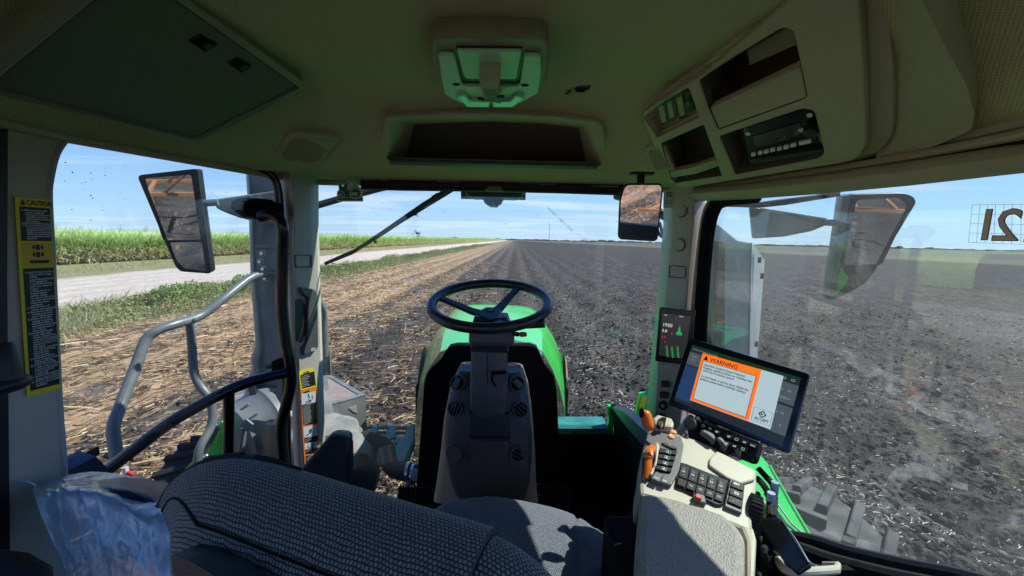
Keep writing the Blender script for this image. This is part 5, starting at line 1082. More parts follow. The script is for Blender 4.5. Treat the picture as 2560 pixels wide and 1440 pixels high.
mb.build('bellows', SW)
vloft([(880, 1177, 1267, 1.12, 0.09), (990, 1174, 1268, 1.10, 0.10), (1030, 1175, 1266, 1.10, 0.10), (1037, 1181, 1262, 1.105, 0.10), (1048, 1196, 1250, 1.12, 0.08)], MGREY, 0.014).build('shaft_cover', SW)
SP_ = pvert(PY(1177, 950, 1.108).x, 1.108, PY(1267, 950, 1.108).x, 1.108); SP_.n = -SP_.n if SP_.n.dot(EYE-SP_.o) < 0 else SP_.n
mb = MB(); mb.prism(SP_, rc(SP_.pp([(1229, 928), (1267, 926), (1267, 934), (1233, 936), (1233, 952), (1243, 966), (1240, 970), (1228, 952)]), 0.001), MBLACK, 0.0, 0.004); mb.prism(SP_, SP_.pp([(1236, 937), (1267, 935), (1267, 950), (1240, 953)]), MGREY, 0, 0.0035, 0.001); mb.prism(SP_, SP_.pp([(1218, 884), (1219.5, 884), (1219.5, 1034), (1218, 1034)]), MBLACK, 0.0, 0.0028); mb.build('tilt_lever', SW)
mb = MB(); mb.tube([PY(1255, 815, 1.13), PY(1320, 812, 1.13), PY(1361, 808, 1.12)], [0.008, 0.012, 0.014], MDARK, 12); mb.build('right_stalk', SW)
mb = MB(); mb.tube([PY(1180, 812, 1.13), PY(1120, 803, 1.14), PY(1088, 795, 1.15)], [0.007, 0.008, 0.009], MDARK, 10); mb.build('left_stalk', SW)
mb = MB(); mb.tube([PY(1284, 834, 1.10), PY(1296, 836, 1.09)], 0.007, MDARK, 8); mb.tube([PY(1297, 836, 1.09), PY(1303, 836, 1.09), PY(1316, 836, 1.085)], [0.004, 0.008, 0.006], MRED, 10); mb.build('red_lever', SW)
vloft([(934, 1142, 1308, 1.26, 0.12), (980, 1122, 1322, 1.235, 0.14), (1060, 1106, 1333, 1.215, 0.16), (1140, 1098, 1339, 1.20, 0.18), (1215, 1088, 1342, 1.20, 0.18), (1262, 1080, 1346, 1.20, 0.16)], MBEIGE, 0.03).build('console_body', SW)
vloft([(924, 1160, 1288, 1.28, 0.08), (930, 1143, 1304, 1.245, 0.10), (960, 1129, 1316, 1.22, 0.12), (1010, 1117, 1323, 1.195, 0.14), (1060, 1110, 1328, 1.175, 0.15), (1100, 1107, 1331, 1.165, 0.15), (1160, 1112, 1330, 1.165, 0.15), (1215, 1122, 1325, 1.17, 0.14), (1250, 1135, 1318, 1.18, 0.14)], MGREY, 0.035).build('console_face', SW)
vloft([(1036, 1172, 1272, 1.165, 0.03), (1090, 1170, 1274, 1.150, 0.03), (1096, 1172, 1273, 1.158, 0.03)], mat('vinyl_centre', (0.03, 0.03, 0.036), 0.45), 0.006).build('centre_pad', SW)
vloft([(1102, 1172, 1273, 1.158, 0.02), (1170, 1176, 1272, 1.160, 0.02), (1205, 1180, 1268, 1.168, 0.02)], MGREY, 0.006).build('lower_pad', SW)
for i, (x, y, rx, kind) in enumerate(((1144, 957, 17, 1), (1137, 1022, 18, 0), (1293, 959, 17, 1), (1301, 1024, 18, 0), (1134, 1134, 19, 2), (1297, 1135, 19, 0))):
    lft = x < 1200; Yf = {0: 1.222, 1: 1.195, 2: 1.168}[0 if y < 1000 else (1 if y < 1100 else 2)]
    P = plm(PY(x, y, Yf-0.009), (-0.30 if lft else 0.30, -1, 0.42 if y < 1100 else 0.05), (1, 0, 0)); R_ = rx*Yf/FPX*1.12
    mb = MB(); mb.prism(P, [circ(0, 0, R_*1.08), circ(0, 0, R_*0.90)], MGREY, -0.015, 0.002, 0.001); mb.prism(P, circ(0, 0, R_*0.90), MBLACK if kind != 2 else MGREY, -0.015, -0.004 if kind != 2 else 0.0, 0.0); V_ = mb.build('air_vent', SW)
    if kind == 2: continue
    mb = MB(); a = 0.9 if not lft else -0.35; R3 = Matrix((P.u, P.v, P.n)).transposed()
    if kind == 1: mb.box(P.at(0, 0, 0.004), (R_*0.9, R_*1.5, 0.014), MGREY, R3 @ Matrix.Rotation(a, 3, 'Z'), 0.005)
    else:
        for k in (-0.45, 0, 0.45): mb.box(P.at(cos(a)*k*R_, sin(a)*k*R_, -0.001), (0.0022, R_*1.6, 0.008), MGREY, R3 @ Matrix.Rotation(a, 3, 'Z'))
    mb.build('vane', V_)
MT = thing('floor_mat', 'black ribbed rubber floor mat at the foot of the steering console', 'floor mat', (-0.05, 1.38, 1.66))
for xs in (range(1000, 1092, 7), range(1338, 1425, 7)):
    mb = MB()
    for x in xs: a = PY(x, 1215, 1.33); mb.box(a+Vector((0, 0, -0.05)), (0.0045, 0.03, 0.10), MRUB, bev=0.001)
    mb.build('ribs', MT)
mb = MB(); mb = MB(); a = PY(1000, 1222, 1.36); b = PY(1425, 1222, 1.36); mb.box((a+b)/2+Vector((0, -0.02, -0.06)), (b.x-a.x, 0.02, 0.10), MRUB); mb.build('mat_sheet', MT)
# ================================================================== seats
def mb_box_uv(mb, G, uv, m): mb.grid(G, m, uv)
SEAT = thing('operator_seat', 'operator seat of dark grey basket weave fabric filling the lower foreground', 'seat', (-0.2, 0.5, 2.0))
SL, SR = Vector((-0.515, 0.555, 0)), Vector((-0.025, 0.405, 0)); SDv = (SR-SL); SLen = SDv.length; SDn = SDv.normalized(); ST_ = Vector((SDn.y, -SDn.x, 0))    # towards the camera
prof = [(-0.055, -0.50), (-0.055, -0.12), (-0.05, -0.06), (-0.035, -0.022), (-0.012, -0.004), (0.02, 0.0), (0.055, -0.008), (0.09, -0.024), (0.112, -0.045), (0.122, -0.060), (0.130, -0.078), (0.145, -0.14), (0.155, -0.24), (0.158, -0.50)]
def seat_pt(s, t, z):
    """s metres along the back from its left end"""
    f = max(0.0, min(1.0, s/0.17)); k = sqrt(max(0, 1-(1-f)**2)); drop = 0.085*(1-k); tt = 0.05+(t-0.05)*(0.35+0.65*k)
    ztop = -0.318-0.020*(s/SLen)
    sk = (0.95*max(0, t)+0.15*min(0.3, max(0, -z-0.03)))*(1-s/SLen)**1.3; p = SL+SDn*(s+sk)+ST_*tt; return Vector((p.x, p.y, 2.8+ztop-drop+z*(1.0 if z < -0.2 else (0.6+0.4*k))))
S_ = [0.0, 0.006, 0.015, 0.03, 0.05, 0.075, 0.105, 0.14]+[0.17+i*(SLen-0.17)/14 for i in range(15)]
def fine(pr, n=4): return [(p.x, p.y) for p in cat([(a, b, 0) for a, b in pr], n)]
pf = fine(prof)
iseam = 7*4; G = [[seat_pt(s, t, z) for t, z in pf] for s in S_]
def cumuv(G):
    U = []
    mid = G[len(G)*2//3]; v = [0]
    for j in range(1, len(mid)): v.append(v[-1]+(mid[j]-mid[j-1]).length)
    for i, s in enumerate(S_): U.append([(s, vv) for vv in v])
    return U
UVs = cumuv(G)
mb = MB(); mb.grid([r[:iseam+1] for r in G], MSEAT, [u[:iseam+1] for u in UVs]); mb.add([p for p in G[-1]], [tuple(range(len(G[-1])))], MSEATF); BACK = mb.build('backrest', SEAT, sharp=60)
mb = MB(); mb.grid([r[iseam:] for r in G], MSEAT, [[(a[0]+0.004, a[1]+0.002) for a in u[iseam:]] for u in UVs]); mb.add([p for p in reversed(G[0])], [tuple(range(len(G[0])))], MSEATF); mb.build('rear_cover', SEAT, sharp=60)
def zprof(t):
    for a, b in zip(prof[1:], prof[2:]):
        if a[0] <= t <= b[0]: return a[1]+(b[1]-a[1])*(t-a[0])/(b[0]-a[0]+1e-9)
    return 0
tq = lambda s: 0.025+0.065*min(1, s/0.11)**0.6
sq = [seat_pt(s, tq(s), zprof(tq(s))) for s in [i*SLen/60 for i in range(61)]]
mb = MB(); mb.tube([p+Vector((0, 0, 0.0012)) for p in sq], 0.0016, MBLACK, 8); mb.build('seam_piping', BACK)
mb = MB(); e = [seat_pt(s, -0.014-0.006*min(1, s/0.05), zprof(-0.014)) for s in (0.0, 0.006, 0.015, 0.03, 0.05, 0.075, 0.105, 0.14, 0.18, 0.22)]
mb.tube(cat(e, 8), [0.0070, 0.0070, 0.0065, 0.006, 0.004, 0.002], MRUB, 8)
pz = cat(e, 9)
for i in range(0, len(pz)-18, 2): mb.ell(pz[i], 0.0088, 0.0088, 0.0040, MDARK, nu=8, nv=4)
mb.build('edge_piping', BACK)
# right-hand bolster of the backrest
prB = fine([(-0.05, -0.50), (-0.05, -0.10), (-0.042, -0.045), (-0.02, -0.014), (0.02, -0.004), (0.06, -0.016), (0.11, -0.05), (0.145, -0.11), (0.155, -0.22), (0.158, -0.50)], 4)
G2 = []; s2 = [0.0, 0.015, 0.03, 0.05, 0.07, 0.09, 0.105, 0.118, 0.127, 0.131]
for s in s2:
    f = s/0.131; k = sqrt(max(0, 1-f*f)); row = []
    for t, z in prB:
        tt = 0.05+(t-0.05)*(0.5+0.5*k); p = SL+SDn*(SLen+0.002+s)+ST_*tt; row.append(Vector((p.x, p.y, 2.8-0.342-0.10*(1-k)-0.02*f+z)))
    G2.append(row)
mid = G2[3]; v = [0]
for j in range(1, len(mid)): v.append(v[-1]+(mid[j]-mid[j-1]).length)
mb = MB(); mb.grid(G2, MSEAT, [[(s*1.0+3.0, vv) for vv in v] for s in s2]); mb.add(G2[-1], [tuple(range(len(G2[-1])))], MSEATF); mb.build('side_bolster', SEAT, sharp=60)
# black plastic shell at the rear
mb = MB(); P = Pl(PY(432, 1385, 0.385), PY(620, 1440, 0.335), PY(500, 1600, 0.34)); mb.prism(P, rc(P.pp([(434, 1382), (480, 1394), (559, 1442), (620, 1500), (640, 1900), (480, 1700)]), 0.006), MVINYL, -0.03, 0.004, 0.003); mb.build('rear_shell', SEAT)
# seat cushion
def pad(c, hx, hy, ang, top, drop, m, name, parent, grooves=(), n=44, ex=3.2, tilt=0.0, fall=0.10):
    G, U = [], []; ca, sa = cos(ang), sin(ang)
    for i in range(n+1):
        a = -1+2*i/n; r, ru = [], []
        for j in range(n+1):
            b = -1+2*j/n
            # map the square to a rounded square
            q = max(abs(a), abs(b)); L_ = (abs(a)**ex+abs(b)**ex)**(1/ex) if (a or b) else 1; k = q/L_ if L_ else 1
            x, y = a*k*hx, b*k*hy; e = q
            z = -drop*(1-sqrt(max(0, 1-max(0, (e-0.72)/0.28)**2)))-fall*max(0, b-0.35)**2
            for g in grooves: z -= 0.010*math.exp(-((a-g)/0.018)**2)
            z += 0.014*(1-b*b)*(1-(a*1.2)**2)*0.5+tilt*b
            r.append(Vector((c[0]+x*ca-y*sa, c[1]+x*sa+y*ca, 2.8+top+z))); ru.append((x, y))
        G.append(r); U.append(ru)
    mb = MB(); mb.grid(G, m, U); return mb.build(name, parent, sharp=80)
pad((-0.005, 0.80), 0.285, 0.285, radians(-14), -0.725, 0.13, MSEATF, 'seat_cushion', SEAT, grooves=(-0.52, 0.55))
mb = MB(); mb.box((0.0, 0.75, 1.80), (0.46, 0.44, 0.24), MBLACK, Matrix.Rotation(radians(-14), 3, 'Z'), 0.03); mb.build('seat_base', SEAT)
# instructor seat back
IS = thing('instructor_seat', 'folded black vinyl instructor seat back with a stitched edge beside the left post', 'seat', PY(820, 1250, 1.0))
P = plm(PY(830, 1140, 0.98), (0.25, -1, 0.25), (1, 0.2, 0))
mb = MB(); mb.prism(P, rc(P.pp([(826, 1086), (874, 1090), (866, 1235), (850, 1280), (700, 1280), (752, 1172)]), 0.018), MVINYL, -0.07, 0.0, 0.012); BK = mb.build('seat_back', IS)
mb = MB(); mb.tube([P.at(*P.px(*q), -0.005) for q in ((872, 1092), (868, 1130), (858, 1170), (846, 1215))], 0.0022, MGREY, 6); mb.build('stitching', BK)
mb = MB(); P2 = plm(PY(878, 1140, 1.0), (0.8, -1, 0.25), (1, 0.8, 0)); mb.prism(P2, rc(P2.pp([(872, 1090), (884, 1100), (886, 1200), (868, 1240)]), 0.006), MVINYL, -0.06, 0, 0.004); mb.build('side_panel', IS)
# ---- clear plastic bag
BG = thing('plastic_bag', 'crumpled clear plastic bag draped over the blue seat cushion at the lower left', 'plastic bag', PY(260, 1400, 0.62))
ctrl = [[(78, 1213, .74), (120, 1199, .76), (165, 1189, .78), (235, 1179, .80), (330, 1191, .80), (440, 1216, .80)],
        [(80, 1222, .70), (122, 1208, .72), (172, 1200, .73), (245, 1197, .75), (330, 1212, .75), (440, 1236, .74)],
        [(84, 1234, .65), (130, 1218, .67), (180, 1210, .68), (250, 1214, .69), (335, 1240, .68), (440, 1266, .67)],
        [(90, 1250, .62), (135, 1236, .63), (190, 1228, .64), (265, 1238, .64), (345, 1282, .63), (440, 1316, .62)],
        [(104, 1292, .60), (150, 1285, .61), (200, 1284, .62), (280, 1300, .62), (360, 1340, .61), (440, 1372, .60)],
        [(128, 1346, .58), (170, 1350, .59), (215, 1352, .60), (290, 1375, .60), (370, 1410, .59), (440, 1440, .58)],
        [(158, 1408, .57), (195, 1420, .58), (240, 1430, .59), (305, 1450, .59), (380, 1480, .58), (440, 1510, .57)],
        [(172, 1500, .56), (205, 1510, .57), (250, 1520, .58), (310, 1540, .58), (380, 1560, .57), (440, 1590, .56)]]
rows = [cat([PY(*q) for q in r], 9) for r in ctrl]; cols = [cat([rows[i][j] for i in range(len(rows))], 7) for j in range(len(rows[0]))]; G = []
for i in range(len(cols[0])):
    r = []
    for j in range(len(cols)):
        p = cols[j][i]; w1 = float(fbm(np.array(j*0.33+i*0.05), np.array(i*0.10), 3, 40))-0.5; w2 = float(fbm(np.array(j*0.9), np.array(i*0.22+j*0.1), 2, 44))-0.5
        edge = min(1, i/3, j/3); r.append(p+Vector((0.0, -0.018*w1, 0.004*w2+0.010*w1))*edge)
    G.append(r)
mb = MB(); mb.grid(G, MFOIL); mb.build('bag_film', BG, sharp=80)
mb = MB(); mb.tube([PY(84, 1214, .73), PY(62, 1203, .72), PY(40, 1202, .71), PY(27, 1199, .71)], [0.010, 0.006, 0.003, 0.0015], MFOIL, 8, flat=0.4); mb.build('bag_corner', BG)
mb = MB(); G3 = [[p+Vector((0.02, 0.035, -0.020)) for p in r[4:]] for r in G[5:]]; mb.grid(G3, mat('navy_cushion', (0.012, 0.025, 0.06), 0.35, bump=0.3, bscale=400)); CUSH = thing('side_cushion', 'dark blue vinyl cushion wrapped under the clear plastic bag', 'cushion', PY(300, 1450, 0.66)); mb.build('cushion_cover', CUSH, sharp=80)
# ---- coat hook on the rear post
CH = thing('coat_hook', 'black conical coat hook on the grey post at the left edge', 'hook', PX(15, 950, -0.97))
mb = MB(); c = PX(12, 950, -0.96); mb.lathe(c+Vector((0, 0, -0.01)), PX(10, 857, -0.96), [(0, 0.024), (0.3, 0.022), (0.95, 0.013), (1.0, 0.010)], MDARK, 20); mb.build('cone', CH)
mb = MB(); mb.ell(c+Vector((0, 0, -0.008)), 0.028, 0.036, 0.018, MDARK); mb.build('base', CH)
mb = MB(); c = PY(60, 1440, 0.5); mb.ell(c+Vector((-0.16, 0.0, -0.045)), 0.17, 0.09, 0.03, MVINYL); 
AR = thing('dark_armrest', 'dark vinyl pad at the bottom left corner below the plastic bag', 'armrest', c+Vector((0, 0, -0.05))); mb.build('pad', AR)

# ================================================================== right console
AH = plane3((1640, 1085, 0.90), (1890, 1190, 0.79), (1610, 1230, 0.735))
CN = thing('armrest_console', 'cream armrest console with black button panels and a sunlit vinyl pad', 'armrest', (0.35, 0.75, 1.9))
def A(pts, r=0.004): return rc(AH.pp(pts), r)
mb = MB(); mb.prism(AH, A([(1610, 1110), (1622, 1078), (1640, 1058), (1674, 1070), (1682, 1084), (1700, 1082), (1716, 1090), (1745, 1098), (1790, 1120), (1830, 1148), (1893, 1176), (1893, 1215), (1882, 1300), (1884, 1345), (1850, 1320), (1700, 1262), (1600, 1238), (1598, 1195), (1606, 1150)], 0.006), MCREAM, -0.09, 0.0, 0.008); mb.build('console_shell', CN)
mb = MB(); mb.prism(AH, A([(1772, 1150), (1790, 1132), (1812, 1142), (1888, 1182), (1886, 1205), (1850, 1215), (1815, 1200), (1770, 1168)], 0.006), MCREAM, 0.0, 0.007, 0.004); mb.build('raised_pad', CN)
mb = MB(); mb.prism(AH, A([(1628, 1062), (1640, 1052), (1676, 1062), (1682, 1075), (1678, 1086), (1634, 1080)], 0.005), MCREAM, 0.0, 0.022, 0.006); mb.prism(AH, A([(1640, 1067), (1652, 1060), (1662, 1062), (1656, 1090), (1636, 1086)], 0.002), MBLACK, 0.020, 0.0235, 0.001); mb.build('lever_gate', CN)
mb = MB(); mb.prism(AH, A([(1611, 1108), (1620, 1082), (1700, 1098), (1708, 1120), (1704, 1140), (1696, 1185), (1676, 1222), (1622, 1208), (1632, 1192), (1640, 1160), (1630, 1124)], 0.004), MGREY, 0.0, 0.010, 0.003); mb.build('key_pod', CN)
mb = MB(); mb.prism(AH, A([(1606, 1132), (1614, 1116), (1632, 1122), (1632, 1170), (1620, 1205), (1604, 1204), (1604, 1160)], 0.005), MGREY, 0.0, 0.006, 0.002); mb.build('lever_slot', CN)
mb = MB(); mb.prism(AH, A([(1634, 1122), (1640, 1118), (1646, 1126), (1640, 1170), (1628, 1200), (1622, 1202), (1634, 1165)], 0.002), MCREAM, 0.004, 0.018, 0.004); mb.build('cream_fin', CN)
dx_, dy_ = AH.px(1700, 1160), AH.px(1800, 1198); RT = atan2(dy_[1]-dx_[1], dy_[0]-dx_[0])
mb = MB(); u, v = AH.px(1671, 1125); mb.prism(AH, [(u+0.0175*cos(a)*cos(RT*.7)-0.0062*sin(a)*sin(RT*.7), v+0.0175*cos(a)*sin(RT*.7)+0.0062*sin(a)*cos(RT*.7)) for a in [i*pi/12 for i in range(24)]], MDARK, 0.010, 0.014, 0.002); mb.text(AH, u-0.002, v-0.003, '^', 0.012, MTXT, 0.0146, rot=RT*.7); mb.build('oval_key', CN)
for i, t in enumerate('1234'):
    y = 1140+14.2*i; x = 1667-3.7*i; mb = MB(); w_ = 20-i*0.5
    mb.prism(AH, A([(x-w_, y-8), (x+w_+3, y+0), (x+w_, y+10), (x-w_-4, y+3)], 0.002), MKEY, 0.010, 0.0155, 0.0015); u, v = AH.px(x, y+3); mb.text(AH, u-0.002, v-0.003, t, 0.0085, MWHITE, 0.0162, rot=RT*.7, bold=0.0003)
    mb.prism(AH, [rc([(u+a*cos(RT*.7)-b*sin(RT*.7), v+a*sin(RT*.7)+b*cos(RT*.7)) for a, b in ((-.0045, -.0045), (.0055, -.0045), (.0055, .005), (-.0045, .005))], 0.001), rc([(u+a*cos(RT*.7)-b*sin(RT*.7), v+a*sin(RT*.7)+b*cos(RT*.7)) for a, b in ((-.0039, -.0039), (.0049, -.0039), (.0049, .0044), (-.0039, .0044))], 0.001)], MTXT, 0.0156, 0.0160)
    mb.build('number_key', CN)
for pts in ([(1636, 1190), (1654, 1197), (1644, 1217), (1624, 1208)], [(1656, 1198), (1674, 1205), (1664, 1222), (1647, 1217)]):
    mb = MB(); mb.prism(AH, A(pts, 0.002), MGREY, 0.010, 0.0145, 0.0015); cxx = sum(p[0] for p in pts)/4; cyy = sum(p[1] for p in pts)/4; u, v = AH.px(cxx-2, cyy+4); mb.prism(AH, rect(u-0.004, v-0.002, u+0.004, v+0.001), MTXT, 0.0145, 0.0149); mb.build('rocker_key', CN)
for q in ((1681, 1089), (1676, 1101)): mb = MB(); u, v = AH.px(*q); mb.prism(AH, circ(u, v, 0.0075, 0.0055), MAMB, 0.010, 0.0145, 0.002); mb.build('amber_button', CN)
# joystick
mb = MB(); b0 = AH.at(*AH.px(1648, 1084), 0.015); mb.tube([b0, b0+AH.n*0.02+Vector((-0.003, 0, 0))], 0.006, MCHROME, 10)
J0 = PY(1624, 1078, 0.875); J1 = PY(1611, 1024, 0.90); 
JS = thing('throttle_lever', 'rounded orange throttle lever with a black thumb button at the console front', 'lever', b0); mb.build('stalk', JS)
ax = (J1-J0); mb = MB(); nn = 14; px_ = Vector((1, 0.1, 0)).normalized(); rings = []
for i in range(nn+1):
    t = i/nn; ww = 0.0165*(sin(pi*min(1, 0.06+0.94*t*0.55+0.25)))**0.5*(1-0.25*(1-t))*sqrt(max(0.02, 1-(2*t-1)**6)); c = J0+ax*t
    rings.append([c+px_*(ww*cos(a))+px_.cross(ax.normalized())*(ww*0.9*sin(a)) for a in [2*pi*j/18 for j in range(18)]])
mb.loft(rings, MORG); HN = mb.build('handle', JS, sharp=70)
mb = MB(); mb.ell(PY(1604, 1033, 0.882), 0.006, 0.005, 0.012, MBLACK); mb.build('thumb_button', HN)
LV = thing('orange_side_lever', 'flat orange lever with a cross tab in the left slot of the armrest console', 'lever', AH.at(*AH.px(1616, 1170), 0.0))
mb = MB(); mb.tube([AH.at(*AH.px(1628, 1132), 0.016), AH.at(*AH.px(1620, 1148), 0.024), AH.at(*AH.px(1618, 1168), 0.024), AH.at(*AH.px(1616, 1185), 0.016), AH.at(*AH.px(1614, 1200), 0.004)], [0.0085, 0.009, 0.008, 0.008, 0.007], MORG, 10, flat=0.8); mb.build('arm', LV)
mb = MB(); mb.tube([AH.at(*AH.px(1603, 1163), 0.028), AH.at(*AH.px(1622, 1170), 0.028)], 0.0042, MORG, 8); mb.build('tab', LV)
# main switch panel
mb = MB(); mb.prism(AH, A([(1699, 1160), (1712, 1163), (1820, 1206), (1806, 1268), (1790, 1268), (1686, 1218)], 0.003), MGLOSSB, 0.0, 0.006, 0.002); mb.build('switch_panel', CN)
o_, ex_, ey_ = Vector((1700, 1164)), Vector((116, 46))/5, Vector((-12, 56))
def cell(a0, a1, b0, b1): return [tuple(o_+ex_*a0+ey_*b0), tuple(o_+ex_*a1+ey_*b0), tuple(o_+ex_*a1+ey_*b1), tuple(o_+ex_*a0+ey_*b1)]
for i in range(5):
    for (b0_, b1_, gl) in ((0.05, 0.60, ['+', '♫', '()', '|', '+'][i]), (0.64, 0.97, ['', '*', '=D', 'o', '[]'][i])):
        c4 = cell(i+0.05, i+0.95, b0_, b1_); mb = MB(); mb.prism(AH, A(c4, 0.0025), MKEY, 0.006, 0.0095, 0.0012); cxx = sum(p[0] for p in c4)/4; cyy = sum(p[1] for p in c4)/4; u, v = AH.px(cxx, cyy)
        if b0_ < .1:
            mb.prism(AH, rect(u-0.003, v+0.0085, u+0.001, v+0.0095), MTXT, 0.0096, 0.01); mb.prism(AH, circ(u-0.001, v, 0.0032, n=8), MTXT, 0.0096, 0.01); mb.prism(AH, circ(u-0.001, v, 0.0018, n=8), MKEY, 0.01, 0.0102); mb.prism(AH, rect(u-0.001, v-0.011, u+0.003, v-0.0102), MTXT, 0.0096, 0.01)
        elif gl: mb.prism(AH, [circ(u, v, 0.0032, 0.0026, n=10), circ(u, v, 0.0022, 0.0017, n=10)], MTXT, 0.0096, 0.01)
        mb.build('switch_key', CN)
mb = MB(); mb.prism(AH, A([(1823, 1204), (1860, 1218), (1852, 1290), (1808, 1272)], 0.003), MGREY, 0.0, 0.008, 0.002); mb.build('set_panel', CN)
for k, body in enumerate(('SET', '', '')):
    c4 = [(1827-4*k, 1210+19*k), (1857-2*k, 1222+20*k), (1855-2*k, 1238+21*k), (1823-4*k, 1226+19*k)]; mb = MB(); mb.prism(AH, A(c4, 0.002), MKEY, 0.008, 0.012, 0.0012); u, v = AH.px(sum(p[0] for p in c4)/4, sum(p[1] for p in c4)/4)
    if body: mb.text(AH, u-0.008, v-0.001, body, 0.0075, MWHITE, 0.0125, rot=RT, bold=0.0003)
    elif k == 1: mb.prism(AH, [rc(rect(u-0.004, v-0.004, u+0.004, v+0.003), 0.001), rect(u-0.002, v-0.002, u+0.002, v+0.001)], MTXT, 0.012, 0.0125)
    else: mb.tube([AH.at(u-0.005, v-0.004, 0.0123), AH.at(u-0.002, v, 0.0123), AH.at(u+0.002, v, 0.0123), AH.at(u+0.005, v+0.004, 0.0123)], 0.0006, MTXT, 5)
    mb.build('set_key', CN)
mb = MB(); mb.prism(AH, A([(1728, 1246), (1738, 1238), (1760, 1246), (1764, 1268), (1740, 1262)], 0.003), MGREY, 0.0, 0.010, 0.003); mb.build('buckle', CN)
mb = MB(); mb.prism(AH, A([(1734, 1249), (1750, 1254), (1749, 1264), (1733, 1259)], 0.001), MRED, 0.010, 0.018, 0.002); mb.build('red_button', CN)
# thumb wheel
mb = MB(); a, b = AH.at(*AH.px(1892, 1272), -0.012), AH.at(*AH.px(1898, 1270), -0.012); wax = AH.u*cos(RT*.4)+AH.v*sin(RT*.4); c = AH.at(*AH.px(1888, 1268), -0.012); mb.lathe(c-wax*0.011, c+wax*0.011, [(0, 0.028), (0.1, 0.031), (0.9, 0.031), (1, 0.028)], MRUB, 30)
for k in range(26):
    al = 2*pi*k/26; e1 = AH.n; e2 = wax.cross(e1); d = e1*cos(al)+e2*sin(al); mb.tube([c+d*0.0315-wax*0.010, c+d*0.0315+wax*0.010], 0.0016, MDARK, 5)
mb.build('dial', CN)
# armrest pad
mb = MB(); AP = Pl(PZ(1600, 1240, -0.50), PZ(1840, 1310, -0.50), PZ(1600, 1440, -0.495))
mb.prism(AP, rc(AP.pp([(1600, 1232), (1640, 1236), (1755, 1266), (1810, 1285), (1850, 1320), (1868, 1350), (1868, 1600), (1580, 1600), (1590, 1340)]), [0.02, 0.0, 0, 0.01, 0.015, 0.01, 0, 0, 0]), MPAD, -0.075, 0.004, 0.016); mb.build('armrest_pad', CN)
mb = MB(); mb.prism(AP, rc(AP.pp([(1850, 1310), (1884, 1318), (1892, 1345), (1886, 1470), (1868, 1600), (1856, 1600), (1866, 1440), (1866, 1350)]), 0.005), MCREAM, -0.085, 0.0, 0.006); mb.build('side_trim', CN)
mb = MB(); mb.box(AP.at(*AP.px(1740, 1420), -0.22), (0.16, 0.5, 0.24), MBLACK, bev=0.01); mb.build('armrest_box', CN)
# button pod below the monitor
BP = plane3((1715, 1050, 0.93), (1905, 1110, 0.83), (1725, 1085, 0.90))
BPt = thing('monitor_keypad', 'black slanted keypad with white icons and round knob under the touchscreen', 'keypad', PY(1800, 1110, 0.9))
mb = MB(); mb.prism(BP, rc(BP.pp([(1714, 1046), (1726, 1042), (1790, 1062), (1904, 1102), (1906, 1118), (1896, 1148), (1884, 1150), (1830, 1128), (1720, 1086)]), 0.006), MGLOSSB, -0.03, 0, 0.006); mb.build('body', BPt)
mb = MB(); u, v = BP.px(1727, 1064); mb.prism(BP, circ(u, v, 0.0145), MDARK, 0, 0.014, 0.003); mb.build('knob', BPt)
for k, (x, y) in enumerate(((1758, 1066), (1775, 1073), (1792, 1081), (1822, 1093), (1841, 1100), (1861, 1107), (1883, 1115), (1817, 1110), (1836, 1117), (1857, 1124))):
    mb = MB(); u, v = BP.px(x, y); mb.prism(BP, rc(rect(u-0.0075, v-0.006, u+0.0075, v+0.006), 0.002), MKEY, 0, 0.003, 0.001)
    if k == 6: mb.text(BP, u-0.0065, v-0.002, 'esc', 0.008, MWHITE, 0.0035, rot=-0.15, bold=0.0002)
    elif k in (4, 0, 9): mb.prism(BP, [circ(u, v, 0.0036, n=12), circ(u, v, 0.0025, n=12)], MWHITE, 0.003, 0.0035)
    else: mb.prism(BP, rc(rect(u-0.003, v-0.0018, u+0.003, v+0.002), 0.0008), MWHITE, 0.003, 0.0034)
    mb.build('key', BPt)
mb = MB(); mb.tube([PY(1698, 1082, 0.95), PY(1722, 1050, 0.97), PY(1740, 1030, 1.0)], 0.010, MCREAM, 8); mb.build('support', BPt)
for pts in ([(1745, 1094), (1752, 1086), (1776, 1092), (1786, 1104), (1782, 1118)], [(1784, 1112), (1790, 1100), (1812, 1106), (1820, 1120), (1812, 1136)], [(1818, 1130), (1826, 1120), (1848, 1128), (1856, 1142), (1848, 1152)]):
    mb = MB(); mb.prism(AH, A(pts, 0.004), MGREY, 0.0, 0.022, 0.006); mb.build('flip_cover', CN)
# ---- touchscreen
MON = plane3((1722, 843, 1.03), (2028, 935, 0.88), (1668, 1010, 0.99))
TS = thing('touchscreen_monitor', 'large black touchscreen monitor showing a white and orange warning pop-up', 'monitor', PY(1840, 1130, 0.95))
def Mo(pts, r=0.0): return rc(MON.pp(pts), r) if r else MON.pp(pts)
mb = MB(); mb.prism(MON, Mo([(1722, 843), (2028, 935), (1975, 1137), (1668, 1010)], 0.010), mat('monitor_bezel', (0.004, 0.006, 0.012), 0.12, spec=0.6), -0.028, 0, 0.004); mb.build('housing', TS)
s_dim = screenmat('screen_dim', (0.012, 0.016, 0.018), 0.6); s_mid = screenmat('screen_tile', (0.06, 0.075, 0.08), 0.6); s_pop = screenmat('screen_popup', (0.37, 0.46, 0.47), 0.62); s_org = screenmat('screen_orange', (0.80, 0.14, 0.01), 0.75); s_top = screenmat('screen_green', (0.006, 0.025, 0.014), 0.7); s_blue = screenmat('screen_blue', (0.015, 0.04, 0.10), 0.6); s_txt = screenmat('screen_text', (0.01, 0.01, 0.012), 0.0); s_grey = screenmat('screen_glyph', (0.25, 0.28, 0.28), 0.5)
